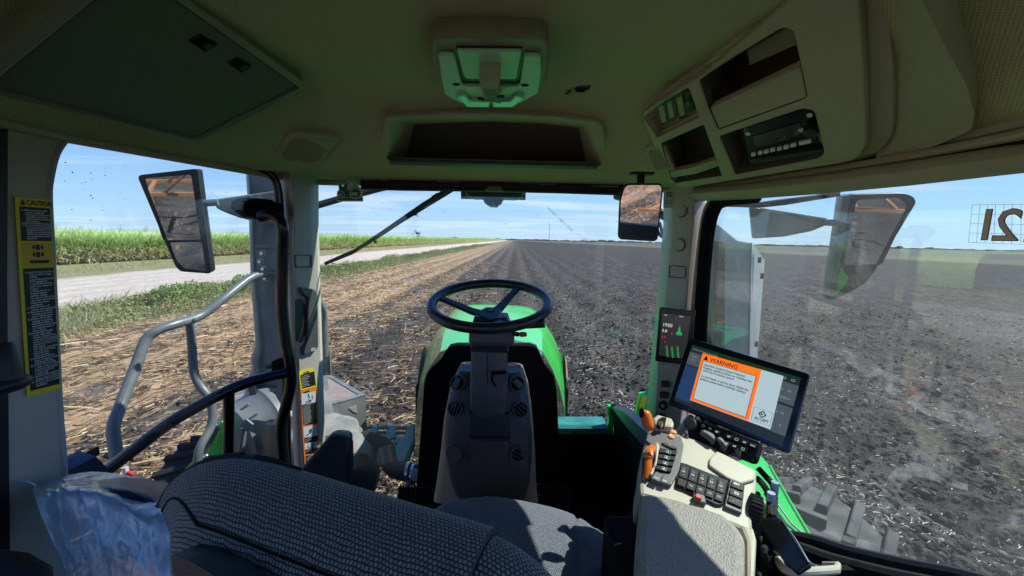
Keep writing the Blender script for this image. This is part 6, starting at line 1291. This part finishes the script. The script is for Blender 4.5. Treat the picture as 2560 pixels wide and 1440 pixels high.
# bilinear screen coordinates from the display's own corners
sc4 = Mo([(1731, 862), (2003, 945), (1956, 1116), (1685, 1001)]); sc4 = [Vector(p) for p in sc4]
def S2(a, b): return tuple((sc4[0]*(1-a)+sc4[1]*a)*(1-b)+(sc4[3]*(1-a)+sc4[2]*a)*b)
def srect(a0, b0, a1, b1): return [S2(a0, b0), S2(a1, b0), S2(a1, b1), S2(a0, b1)]
srot = atan2(S2(1, 0)[1]-S2(0, 0)[1], S2(1, 0)[0]-S2(0, 0)[0])
mb = MB(); mb.prism(MON, srect(0, 0, 1, 1), s_dim, 0, 0.0004); mb.prism(MON, srect(0, 0, 1, 0.10), s_top, 0.0004, 0.0007); mb.prism(MON, srect(0.0, 0.36, 0.16, 0.94), s_blue, 0.0004, 0.0007)
for r4 in ((0.0, 0.12, 0.15, 0.34), (0.85, 0.12, 1, 0.42), (0.85, 0.45, 1, 0.86)): mb.prism(MON, rc(srect(*r4), 0.002), s_mid, 0.0004, 0.0008)
for (a, b, t, z) in ((0.02, 0.17, '15.31', .008), (0.03, 0.23, '19.1', .007), (0.87, 0.22, '4    45', .008), (0.87, 0.33, '5000LA', .007), (0.88, 0.55, '0  3/0', .007), (0.93, 0.72, '6', .009), (0.02, .045, 'Default Display Run Page', .006)):
    mb.text(MON, *S2(a, b+0.03), t, z, s_grey, 0.0010, rot=srot)
for a in (0.66, 0.72, 0.79, 0.87, 0.945): u, v = S2(a, 0.07); mb.prism(MON, [circ(u, v, 0.0045, 0.003, n=8), circ(u, v, 0.003, 0.0018, n=8)], s_grey, 0.0007, 0.001)
mb.build('display', TS)
p4 = [MON.px(*q) for q in ((1757, 883), (1959, 940), (1926, 1074), (1725, 1000))]; p4 = [Vector(p) for p in p4]
def Q(a, b): return tuple((p4[0]*(1-a)+p4[1]*a)*(1-b)+(p4[3]*(1-a)+p4[2]*a)*b)
def qr(a0, b0, a1, b1): return [Q(a0, b0), Q(a1, b0), Q(a1, b1), Q(a0, b1)]
prot = atan2(Q(1, 0)[1]-Q(0, 0)[1], Q(1, 0)[0]-Q(0, 0)[0])
mb = MB(); mb.prism(MON, rc(qr(0, 0, 1, 1), 0.003), s_pop, 0.0012, 0.0018)
mb.prism(MON, [qr(0, 0, 0.745, 0.995), qr(0.035, 0.15, 0.70, 0.945)], s_org, 0.0018, 0.0022); mb.prism(MON, [qr(0.03, 0.14, 0.708, 0.953), qr(0.037, 0.15, 0.701, 0.943)], s_txt, 0.0022, 0.0024)
mb.prism(MON, [Q(0.03, 0.125), Q(0.06, 0.02), Q(0.09, 0.125)], s_txt, 0.0022, 0.0025); mb.text(MON, *Q(0.115, 0.125), 'WARNING', 0.0150, s_txt, 0.0026, rot=prot, bold=0.0002, sx=0.88)
ln = [('Automatic Guidance System Detected.', 0.235), ('Engaging a guidance system on roadways may', 0.295), ('cause loss of machine control.', 0.355), ('To avoid death or serious injury, disable the', 0.475), ('guidance system before entering roadways.', 0.535)]
for t, b in ln: mb.text(MON, *Q(0.055, b), t, 0.0084, s_txt, 0.0021, rot=prot, bold=0.00012, sx=0.72)
mb.prism(MON, [rc(qr(0.765, 0.70, 0.985, 0.955), 0.002), rc(qr(0.772, 0.708, 0.978, 0.947), 0.002)], s_grey, 0.0018, 0.0021); u, v = Q(0.875, 0.79)
mb.prism(MON, [(u-0.009, v), (u, v+0.009), (u+0.009, v), (u, v-0.009)], s_txt, 0.0018, 0.0022); mb.prism(MON, [(u-0.006, v), (u, v+0.006), (u+0.006, v), (u, v-0.006)], s_pop, 0.0022, 0.0024); mb.prism(MON, [(u-0.004, v-0.0015), (u+0.005, v-0.0002), (u-0.003, v+0.003)], s_txt, 0.0024, 0.0027)
mb.text(MON, *Q(0.80, 0.915), 'ACCEPT', 0.0092, s_txt, 0.0022, rot=prot, bold=0.0002, sx=0.85); mb.build('warning_popup', TS)
mb = MB(); c = MON.at(*MON.px(1830, 1000), -0.05); mb.box(c, (0.09, 0.06, 0.09), MDARK, MON.mat(), 0.01); mb.tube([c, c+Vector((-0.02, 0.06, -0.1)), c+Vector((-0.04, 0.03, -0.2))], 0.016, MDARK, 10); mb.build('mount', TS)
# ---- corner post display
CD = plane3((1649, 768, 1.27), (1739, 778, 1.22), (1638, 903, 1.26))
CT = thing('corner_display', 'small black upright display on the right post showing green and red gauges', 'display', PY(1690, 912, 1.25))
mb = MB(); mb.prism(CD, rc(CD.pp([(1649, 768), (1739, 778), (1724, 914), (1637, 903)]), 0.004), MGLOSSB, -0.02, 0, 0.003); mb.build('housing', CT)
cg, cw_, crd = screenmat('gauge_green', (0.02, 0.30, 0.08), 0.6), screenmat('gauge_white', (0.6, 0.6, 0.6), 0.6), screenmat('gauge_red', (0.5, 0.03, 0.02), 0.6)
mb = MB(); mb.prism(CD, CD.pp([(1656, 783), (1727, 791), (1713, 896), (1647, 888)]), screenmat('gauge_ground', (0.02, 0.02, 0.021), 0.6), 0, 0.0004)
cr_ = atan2(CD.px(1739, 778)[1]-CD.px(1649, 768)[1], CD.px(1739, 778)[0]-CD.px(1649, 768)[0])
for x, y, t, z, m in ((1656, 815, '1950', 0.0155, cw_), (1655, 829, '5.8', 0.013, cw_), (1653, 844, '6.0', 0.011, crd), (1661, 855, '0', 0.007, crd), (1661, 788, 'mph', 0.005, cw_), (1698, 792, 'Work', 0.005, cw_)):
    mb.text(CD, *CD.px(x, y), t, z, m, 0.0006, rot=cr_, bold=0.0001)
u, v = CD.px(1690, 796); mb.prism(CD, [(u-0.004, v), (u, v+0.004), (u+0.004, v), (u, v-0.004)], MYEL, 0.0004, 0.0008)
u, v = CD.px(1698, 832); mb.prism(CD, rc([(u-0.009, v-0.008), (u+0.009, v-0.008), (u+0.008, v+0.002), (u+0.003, v+0.004), (u+0.002, v+0.018), (u-0.003, v+0.018), (u-0.004, v+0.003), (u-0.009, v+0.001)], 0.002), cg, 0.0004, 0.0008); mb.prism(CD, circ(u, v+0.022, 0.002, n=8), crd, 0.0004, 0.0008)
u, v = CD.px(1680, 834); mb.prism(CD, [circ(u, v, 0.0036, n=10), circ(u, v, 0.0025, n=10)], crd, 0.0004, 0.0008)
for x in (1669, 1682, 1696):
    for k in range(9): u, v = CD.px(x+k*-0.3, 893-k*3.2 if x > 1670 else 891-k*3.2); mb.prism(CD, rect(u-0.0028, v-0.0012, u+0.0028, v+0.0012), cg if (k < 8 or x > 1670) else crd, 0.0004, 0.0008)
mb.build('display', CT)
# sockets below it
SK = thing('power_sockets', 'column of black power sockets on the cream strip below the small display', 'sockets', PY(1665, 1060, 1.25))
P = plane3((1645, 915, 1.27), (1700, 920, 1.23), (1638, 1075, 1.24)); mb = MB(); mb.prism(P, rc(P.pp([(1644, 900), (1712, 905), (1700, 1075), (1636, 1072)]), 0.004), MCREAM, -0.02, 0, 0.003); mb.build('strip', SK)
for x, y, r_ in ((1666, 958, 10), (1664, 985, 11)): mb = MB(); a = P.px(x-r_, y-8); b = P.px(x+r_, y+9); mb.prism(P, rc(rect(a[0], b[1], b[0], a[1]), 0.003), MDARK, 0, 0.022, 0.004); mb.build('connector', SK)
for x, y, r_ in ((1660, 1012, 0.015), (1656, 1042, 0.014)): mb = MB(); u, v = P.px(x, y); mb.prism(P, circ(u, v, r_), MDARK, 0, 0.018, 0.004); mb.prism(P, circ(u, v, r_*0.35), MTXT, 0.018, 0.0185); mb.build('socket', SK)
# ---- phone, bin, tissue, cables
PH = thing('phone', 'black phone slab with thin metal edge leaning in the side bin', 'phone', PY(1960, 1400, 0.62))
P = plane3((1897, 1298, 0.72), (1950, 1292, 0.70), (1960, 1398, 0.62)); O = rc(P.pp([(1897, 1297), (1943, 1290), (1954, 1300), (2024, 1408), (1990, 1430), (1960, 1405), (1899, 1316)]), 0.004); mb = MB(); mb.prism(P, O, MGLOSSB, -0.010, 0.0, 0.003); mb.build('body', PH)
mb = MB(); mb.tube([P.at(*P.px(*q), 0.001) for q in ((1955, 1301), (1990, 1350), (2024, 1408))], 0.0015, MCHROME, 6); mb.build('edge', PH)
BN = thing('storage_bin', 'dark side bin with a cream rim holding tissue at the bottom right', 'bin', PY(2000, 1440, 0.62))
rm = [PY(1946, 1396, 0.66), PY(1950, 1410, 0.64), PY(1962, 1424, 0.62), PY(1985, 1430, 0.61), PY(2040, 1428, 0.61), PY(2092, 1424, 0.62)]
mb = MB(); mb.tube(cat(rm, 6), 0.007, MCREAM, 10); mb.tube([PY(2092, 1424, 0.62), PY(2095, 1412, 0.64), PY(2060, 1412, 0.655)], 0.0055, MCREAM, 8); mb.build('rim', BN)
mb = MB(); a = cat(rm, 4); mb.grid([a, [p+Vector((0, 0, -0.3)) for p in a]], MDARK); mb.prism(plm(PY(2020, 1440, 0.66), (0, -1, 0.3), (1, 0, 0)), rect(-0.07, -0.2, 0.09, 0.012), MBLACK, -0.02, 0.0); mb.build('bin_wall', BN)
TI = thing('tissue', 'crumpled white tissue in the side bin next to the phone', 'tissue', PY(2010, 1420, 0.64)); mb = MB(); rnd = random.Random(9); G = []
for i in range(12):
    G.append([PY(1996+j*4.6, 1398+i*2.2+j*1.4+rnd.uniform(-2, 2), 0.645)+Vector((0, rnd.uniform(-.008, .008), rnd.uniform(-.006, .006))) for j in range(12)])
mb.grid(G, mat('tissue_paper', (0.75, 0.74, 0.76), 0.8)); mb.build('paper', TI, sharp=20)
mb = MB(); mb.tube(cat([PY(1986, 1398, 0.64), PY(1992, 1408, 0.635), PY(1992, 1422, 0.63)], 4), 0.003, MORG, 8, flat=0.4); ts = thing('orange_strap', 'thin orange strap hanging in the side bin beside the tissue', 'strap', PY(1990, 1425, 0.63)); mb.build('strap', ts)
CB = thing('cable_bundle', 'tangle of black corrugated cables behind the armrest console', 'cables', PY(1930, 1440, 0.8)); rnd = random.Random(12)
paths = [[(1895, 1170, .86), (1915, 1192, .84), (1932, 1212, .80), (1936, 1240, .78), (1934, 1292, .72)], [(1893, 1196, .84), (1908, 1212, .80), (1922, 1240, .77), (1926, 1290, .72)], [(1892, 1230, .80), (1905, 1290, .78), (1900, 1350, .72), (1885, 1440, .66)]]
for k in range(13):
    x0 = rnd.uniform(1885, 1925); paths.append([(x0, rnd.uniform(1290, 1350), rnd.uniform(.72, .82)), (x0+rnd.uniform(-10, 45), rnd.uniform(1340, 1380), rnd.uniform(.68, .76)), (x0+rnd.uniform(-25, 60), rnd.uniform(1380, 1430), rnd.uniform(.64, .70)), (x0+rnd.uniform(-30, 50), 1480, rnd.uniform(.60, .68))])
for k, pth in enumerate(paths):
    mb = MB(); c3 = cat([PY(*q) for q in pth], 10); r_ = 0.0065 if k < 3 else rnd.uniform(0.003, 0.006)
    mb.tube(c3, [r_*(1.12 if i % 2 else 0.9) for i in range(len(c3))], MRUB, 8); mb.build('cable', CB)
for q in ((1934, 1215, .793), (1924, 1242, .757)): mb = MB(); c = PY(*q); mb.tube([c+Vector((0, -0.004, 0.012)), c+Vector((0, -0.004, -0.012))], 0.0078, mat('cable_tag', (0.35, 0.42, 0.55), 0.5), 8); mb.build('cable_tag', CB)

# ================================================================== labels and decals
CL = thing('caution_label', 'long yellow and black caution label on the rear left post', 'label', PX(90, 990, -0.995))
tl, tr, bl, br = [Vector(PB.px(*q)) for q in ((31, 491), (119, 499), (62, 992), (146, 970))]
def LQ(a, b): return tuple((tl*(1-a)+tr*a)*(1-b)+(bl*(1-a)+br*a)*b)
def lq(a0, b0, a1, b1): return [LQ(a0, b0), LQ(a1, b0), LQ(a1, b1), LQ(a0, b1)]
LH, LW = (tl-bl).length, (tr-tl).length
mb = MB(); mb.prism(PB, rc(lq(0, 0, 1, 1), 0.004), MYEL, 0.004, 0.0048); mb.prism(PB, lq(0.10, 0.045, 0.985, 0.215), MLB, 0.0048, 0.0052); mb.prism(PB, lq(0.10, 0.222, 0.985, 0.345), MYEL2, 0.0048, 0.0052); mb.prism(PB, lq(0.10, 0.352, 0.985, 0.975), MLB, 0.0048, 0.0052); mb.build('ground', CL)
lrot = atan2(tr.y-tl.y, tr.x-tl.x)
mb = MB(); mb.text(PB, *LQ(0.30, 0.036), 'CAUTION', LH*0.036, MLB, 0.0055, rot=lrot, bold=0.0003, sx=0.66); mb.prism(PB, [LQ(0.12, 0.038), LQ(0.20, 0.008), LQ(0.28, 0.038)], MLB, 0.0050, 0.0054)
rnd = random.Random(1); y = 0.062
paras = [(0.060, ['1. Before operating this', 'tractor, read the', "Operator's Manual for", 'complete operating', 'instructions and safety', 'information.', '2. Keep all shields in place.', '3. Be sure everyone is clear', 'of tractor and attached', 'equipment before starting', 'engine or moving steering', 'wheel, because tractor', 'and equipment move as', 'pictured.']), (0.372, ['4. Install lock pin or lock-', 'out on tractor hinge', 'before:', 'a. operating stationary', 'PTO equipment.', 'b. performing service', 'work near center of', 'tractor.', 'c. lifting tractor or', 'transporting on', 'another vehicle.', 'Do not lock pin or lock-', 'out when removed from', 'hinge after these', 'operations.', '5. Keep all riders off', 'tractor and equipment.', '6. Keep hands, feet and', 'clothing away from', 'power driven parts.', '7. Reduce speed when', 'turning or applying', 'individual brakes or', 'operating around hazards', 'on rough ground or', 'steep slopes.', '8. Be especially careful', 'when using single', 'wheels. Danger of an', 'overturn increases greatly', 'when narrow tread width', 'wheels are used or at', 'high speed.', 'For reliable operation,', 'use only dual wheels', 'front and rear', 'when possible.', '9. Use flashing warning', 'lights on highway unless', 'prohibited by law.', '10. Before dismounting:', 'a. Shift tractor to PARK', 'and lower equipment.', 'b. Stop engine and', 'remove key.', '11. Remove key if different', 'drivers are not allowed.', '12. Wait for all movement', 'to stop before servicing', 'machinery.'])]
for y0, ls in paras:
    st = 0.0108 if y0 < 0.1 else 0.0119
    for i, t in enumerate(ls):
        ind = 0.14 if t[0].isdigit() else 0.26
        mb.text(PB, *LQ(ind, y0+0.006+i*st), t, LH*0.0118, MTXT, 0.0054, rot=lrot, bold=0.00025, sx=0.95)
mb.build('print', CL)
mb = MB()
for cy in (0.245, 0.282):
    mb.prism(PB, lq(0.50, cy-0.012, 0.60, cy+0.016), MLB, 0.0052, 0.0056); mb.prism(PB, lq(0.42, cy-0.001, 0.68, cy+0.004), MLB, 0.0052, 0.00555)
    for a in (0.40, 0.65): mb.prism(PB, lq(a, cy-0.010, a+0.06, cy+0.012), MLB, 0.0052, 0.0056)
mb.prism(PB, lq(0.30, 0.312, 0.86, 0.328), MLB, 0.0052, 0.0056); mb.build('tractor_pictogram', CL)
# warning strip on the front left post
WL_ = thing('warning_label', 'narrow yellow and orange safety label with pictograms on the front left post', 'label', PY(775, 1150, 1.38))
PF2 = Pl(PY(752, 1000, 1.338), PY(792, 1000, 1.418), PY(745, 880, 1.348))
def F(pts, r=0.0): return rc(PF2.pp(pts), r) if r else PF2.pp(pts)
mb = MB(); mb.prism(PF2, F([(747, 928), (787, 917), (792, 966), (751, 976)], 0.004), MYEL, 0.0, 0.001); mb.prism(PF2, F([(750, 938), (785, 928), (789, 963), (754, 972)], 0.001), MLB, 0.001, 0.0014); mb.prism(PF2, F([(751, 977), (792, 967), (796, 1040), (800, 1210), (765, 1212), (757, 1100)], 0.003), MORL, 0.0, 0.001)
mb.prism(PF2, F([(754, 1013), (789, 1006), (792, 1058), (758, 1064)]), MLB, 0.001, 0.0014); mb.prism(PF2, F([(753, 985), (788, 978), (789, 1005), (754, 1012)]), MICE, 0.001, 0.0014); mb.prism(PF2, F([(758, 1068), (792, 1062), (793, 1088), (760, 1094)]), MICE, 0.001, 0.0014); mb.prism(PF2, F([(760, 1095), (793, 1089), (794, 1103), (761, 1108)]), MLB, 0.001, 0.0014); mb.prism(PF2, F([(761, 1109), (794, 1103), (795, 1117), (762, 1124)]), MICE, 0.001, 0.0014); mb.prism(PF2, F([(762, 1125), (795, 1118), (796, 1132), (763, 1136)]), MLB, 0.001, 0.0014); mb.prism(PF2, F([(763, 1140), (796, 1134), (798, 1200), (765, 1204)]), MLB, 0.001, 0.0014); mb.build('ground', WL_)
wr = atan2(PF2.px(787, 917)[1]-PF2.px(747, 928)[1], PF2.px(787, 917)[0]-PF2.px(747, 928)[0]); mb = MB()
mb.text(PF2, *PF2.px(757, 936), 'CAUTION', 0.0110, MLB, 0.0016, rot=wr, bold=0.0002, sx=0.62); mb.text(PF2, *PF2.px(758, 985), 'WARNING', 0.0105, MLB, 0.0016, rot=wr, bold=0.0002, sx=0.62)
tx = ['This message is in', 'addition to the safety', 'instructions given', 'in the manual.', 'Keep doors closed']
for i in range(7): a = PF2.px(753, 943+i*4.3); b = PF2.px(785-(i % 3)*4, 935+i*4.3); mb.text(PF2, a[0], a[1], tx[i % 5], 0.0052, MWHITE, 0.0017, rot=wr, sx=0.95)
for i in range(12): a = PF2.px(756+i*0.3, 1019+i*3.9); mb.text(PF2, a[0], a[1], ['To avoid injury from', 'rollover always wear', 'the seat belt when', 'operating machine.'][i % 4], 0.0050, MWHITE, 0.0017, rot=wr, sx=0.98)
for (x, y) in ((762, 1101), (762, 1106), (764, 1131), (765, 1147), (765, 1152), (766, 1157)): a = PF2.px(x, y); mb.text(PF2, a[0], a[1], 'Stay inside the cab', 0.0046, MWHITE, 0.0017, rot=wr)
for i, t in enumerate(('USE', 'SEAT', 'BELT')): a = PF2.px(779, 1112+i*4.2); mb.text(PF2, a[0], a[1], t, 0.0054, MLB, 0.0017, rot=wr, bold=0.0002)
mb.build('print', WL_)
mb = MB()
def stick(P, cx, cy, k, pts, r=0.0016): mb.tube([P.at(*P.px(cx+x*k, cy+y*k), 0.0018) for x, y in pts], r, MLB, 5)
stick(PF2, 771, 996, 1, [(-3, -8), (2, -2), (-1, 4), (6, 6)]); stick(PF2, 771, 996, 1, [(8, -8), (9, 0), (4, 9), (-6, 8), (-8, 14)]); u, v = PF2.px(770, 987); mb.prism(PF2, circ(u, v, 0.0035, n=10), MLB, 0.0014, 0.0018)
u, v = PF2.px(775, 1078); mb.prism(PF2, circ(u, v, 0.009, n=12), MGREY, 0.0014, 0.0018); stick(PF2, 768, 1086, 1, [(-4, 3), (2, 0), (6, -4)])
u, v = PF2.px(769, 1112); mb.prism(PF2, circ(u, v, 0.0022, n=8), MLB, 0.0014, 0.0018); stick(PF2, 769, 1117, 1, [(-3, 5), (-1, -1), (1, -1), (4, 5)], 0.0012); mb.build('pictograms', WL_)
# tractor shaped sticker with 988
TG = thing('tractor_sticker', 'green and white tractor shaped sticker reading 988 at the top left of the windshield', 'sticker', PY(873, 502, 1.46))
PT = pvert(PY(843, 480, 1.462).x, 1.462, PY(905, 480, 1.462).x, 1.462); sk = [(843, 502), (842, 492), (846, 489), (844, 479), (849, 474), (847, 464), (850, 460), (856, 466), (861, 466), (862, 459), (866, 458), (868, 453), (885, 454), (891, 465), (899, 468), (904, 477), (904, 491), (906, 493), (906, 502)]
mb = MB(); O = PT.pp(sk); cx = sum(p[0] for p in O)/len(O); cy = sum(p[1] for p in O)/len(O); mb.prism(PT, [(cx+(p[0]-cx)*1.06, cy+(p[1]-cy)*1.07) for p in O], MWHITE, 0.0, 0.0006); DG = mat('sticker_green', (0.035, 0.14, 0.04), 0.5); mb.prism(PT, [(cx+(p[0]-cx)*0.96, cy+(p[1]-cy)*0.95) for p in O], DG, 0.0006, 0.0010); mb.build('ground', TG)
mb = MB(); mb.prism(PT, PT.pp([(870, 456), (883, 457), (887, 466), (880, 467), (874, 474), (868, 474)]), MICE, 0.001, 0.0014)
for x, y, r_ in ((889, 483, 14), (852, 487, 9.5)): u, v = PT.px(x, y); R_ = r_*1.5/FPX; mb.prism(PT, [circ(u, v, R_), circ(u, v, R_*0.86)], MWHITE, 0.001, 0.0014)
a = PT.px(850, 494); mb.prism(PT, [PT.px(847, 491), PT.px(852, 482), PT.px(857, 491)], MWHITE, 0.001, 0.0014); mb.prism(PT, [PT.px(849.5, 489.8), PT.px(852, 485), PT.px(854.5, 489.8)], DG, 0.0014, 0.0018)
mb.text(PT, *PT.px(879, 488.5), '988', 0.0155, MWHITE, 0.0016, bold=0.0006); mb.prism(PT, PT.pp([(843, 493), (905, 494), (905, 495), (843, 494)]), MWHITE, 0.001, 0.0013); mb.build('print', TG)
# number decal on the side glass, mirrored from inside
ND = thing('number_decal', 'mirrored tan 121 number decal on a square grid on the right side glass', 'decal', PS.at(*PS.px(2500, 610), 0.002))
MTAN = mat('decal_tan', (0.85, 0.60, 0.46), 0.6); MPRL = mat('decal_edge', (0.12, 0.08, 0.12), 0.6); GRD = mat('grid_line', (0.42, 0.46, 0.42), 0.6)  # tan lightened to stand for daylight coming through the digits
g = [Vector(PS.px(*q)) for q in ((2434, 512), (2560, 511), (2560, 611), (2424, 606))]
def NQ(a, b): return PS.at(*((g[0]*(1-a)+g[1]*a)*(1-b)+(g[3]*(1-a)+g[2]*a)*b), 0.003)
mb = MB()
for i in range(13): a = i/6.2; mb.tube([NQ(a, 0), NQ(a, 1)], 0.00028, GRD, 4)
for i in range(5): b = i/4; mb.tube([NQ(0, b), NQ(2.0, b)], 0.00028, GRD, 4)
mb.build('grid', ND)
hh = (g[0]-g[3]).length
for t, x, y in (('1', 2500, 599), ('2', 2553, 601), ('1', 2614, 604)):
    u, v = PS.px(x, y); mb = MB(); rr = atan2(g[1].y-g[0].y, g[1].x-g[0].x); mb.text(PS, u, v, t, hh*1.12, MPRL, 0.0042, rot=0.0, mirror=True, bold=0.0014, sx=0.9); mb.text(PS, u, v, t, hh*1.12, MTAN, 0.0050, rot=0.0, mirror=True, sx=0.9); mb.build('digit', ND)
WS = thing('glass_sticker', 'small pale sticker with a dark emblem on the windshield beside the right post', 'sticker', PY(1673, 528, 1.455)); P = pvert(PY(1660, 500, 1.455).x, 1.455, PY(1690, 500, 1.455).x, 1.455)
mb = MB(); mb.prism(P, P.pp([(1659, 476), (1690, 476), (1690, 520), (1658, 520)]), mat('pale_film', (0.55, 0.62, 0.72), 0.5), 0, 0.0004); mb.build('film', WS)
mb = MB(); u, v = P.px(1672, 486); mb.prism(P, rc(rect(u-0.008, v-0.008, u+0.008, v+0.008), 0.002), MLB, 0.0004, 0.0007); mb.prism(P, [(u-0.006, v-0.003), (u, v+0.003), (u+0.005, v+0.005), (u+0.004, v), (u, v-0.004)], MWHITE, 0.0007, 0.001)
for i, t in enumerate(('EXTRA INTAKE', 'FILTER SET')): a = P.px(1661, 503+i*6); mb.prism(P, rect(a[0], a[1], a[0]+0.028, a[1]+0.002), MLB, 0.0004, 0.0007)
mb.build('print', WS)
# squashed insects on the windshield
for (x, y, s_, lab) in ((1042, 586, 9, 'dark squashed insect on the windshield at the horizon'), (1038, 538, 7, 'faint dark insect smear on the windshield below the wiper'), (938, 606, 5, 'small insect mark on the windshield just right of the wiper')):
    rnd = random.Random(x); I_ = MB(); c = PY(x, y, 1.463)
    for k in range(9): a = rnd.uniform(0, 6.28); d = rnd.uniform(0, s_)*1.46/FPX; I_.ell(c+Vector((cos(a)*d, 0, sin(a)*d*0.8)), rnd.uniform(.001, .004), .0012, rnd.uniform(.001, .003), MLB, nu=6, nv=4)
    for k in range(5): a = rnd.uniform(0.3, 2.8); I_.tube([c, c+Vector((cos(a)*s_*0.0019, 0, sin(a)*s_*0.0022))], 0.0005, MLB, 4)
    o = I_.build('insect'); tag(o, lab, 'insect', 'insects on the windshield')
# dust smears left by the wiper on the windshield: thin see-through strips on the glass
def smearmat():
    m, N, L, B = newmat('dust_smear'); B.inputs['Base Color'].default_value = (0.62, 0.60, 0.58, 1); B.inputs['Roughness'].default_value = 1
    t = N.new('ShaderNodeBsdfTranslucent'); t.inputs[0].default_value = (0.62, 0.60, 0.58, 1); a = N.new('ShaderNodeMixShader'); L.new(B.outputs[0], a.inputs[1]); L.new(t.outputs[0], a.inputs[2])
    tr = N.new('ShaderNodeBsdfTransparent'); mx = N.new('ShaderNodeMixShader'); tc = N.new('ShaderNodeTexCoord'); n = N.new('ShaderNodeTexNoise'); L.new(tc.outputs['Object'], n.inputs[0]); n.inputs['Scale'].default_value = 40; n.inputs['Detail'].default_value = 6
    r = N.new('ShaderNodeMapRange'); L.new(n.outputs[0], r.inputs[0]); r.inputs[1].default_value = 0.38; r.inputs[2].default_value = 0.72; r.inputs[3].default_value = 0.0; r.inputs[4].default_value = 0.5
    L.new(r.outputs[0], mx.inputs[0]); L.new(tr.outputs[0], mx.inputs[1]); L.new(a.outputs[0], mx.inputs[2]); L.new(mx.outputs[0], N['Material Output'].inputs[0]); return m
MSM = smearmat(); SMN = 'wiper_smear'; PG = pvert(-0.8, 1.462, 0.62, 1.462); mb = MB()
def strip(pts, w_):
    P_ = cat([Vector((*PG.px(x, y), 0)) for x, y in pts], 8); G_ = []
    for i, p in enumerate(P_):
        d = (P_[min(i+1, len(P_)-1)]-P_[max(i-1, 0)]).normalized(); ww = w_*(0.5+0.5*sin(pi*i/(len(P_)-1)))*(0.8+0.4*random.random()); G_.append([PG.at(p.x-d.y*ww, p.y+d.x*ww), PG.at(p.x+d.y*ww, p.y-d.x*ww)])
    mb = MB(); mb.grid(G_, MSM); mb.build(SMN, CAB)
for pts, w_ in (([(1365, 515), (1430, 575), (1520, 640), (1618, 700)], 0.006), ([(1430, 600), (1500, 650), (1580, 720)], 0.004), ([(1400, 850), (1480, 812), (1560, 760), (1618, 690)], 0.005), ([(1405, 880), (1500, 840), (1600, 760)], 0.003), ([(1410, 770), (1480, 735), (1540, 700)], 0.010), ([(1395, 820), (1470, 790), (1540, 740)], 0.003), ([(1460, 800), (1520, 750), (1590, 720)], 0.008)): strip(pts, w_)
SMN = 'window_smear'; PG = Pl(PS.o+PS.n*0.004, PS.o+PS.u+PS.n*0.004, PS.o+PS.v+PS.n*0.004)
for pts, w_ in (([(2010, 1050), (2120, 1150), (2260, 1260), (2420, 1350)], 0.003), ([(1840, 640), (1870, 740), (1900, 840), (1935, 900)], 0.0014), ([(1842, 800), (1900, 870), (1935, 890)], 0.001), ([(2180, 1340), (2260, 1180), (2420, 1220)], 0.012), ([(2060, 1330), (2160, 1360), (2300, 1400)], 0.008), ([(2100, 880), (2300, 1000), (2500, 1080)], 0.02)): strip(pts, w_)
mb = MB(); rnd = random.Random(21)
for k in range(36):
    x, y = rnd.uniform(150, 580), rnd.uniform(365, 560)
    if k % 3 == 0: x, y = rnd.gauss(225, 18), rnd.gauss(480, 28)
    p = PD.at(*PD.px(x, y), 0.002); mb.ell(p, rnd.uniform(.0006, .0022), 0.0006, rnd.uniform(.0005, .0018), MLB, nu=6, nv=3)
o = mb.build('dirt_specks', DOOR); o['kind'] = 'stuff'
mb = MB()
for k in range(70):
    x, y = rnd.uniform(800, 1640), rnd.uniform(490, 800); p = PWS.at(*PWS.px(x, y), 0.008)
    if inpoly((x, y), [(1060, 690), (1400, 690), (1400, 830), (1060, 830)]): continue
    mb.ell(p, rnd.uniform(.0006, .0018), 0.0006, rnd.uniform(.0005, .0016), MLB, nu=6, nv=3)
o = mb.build('dirt_specks', CAB); o['kind'] = 'stuff'
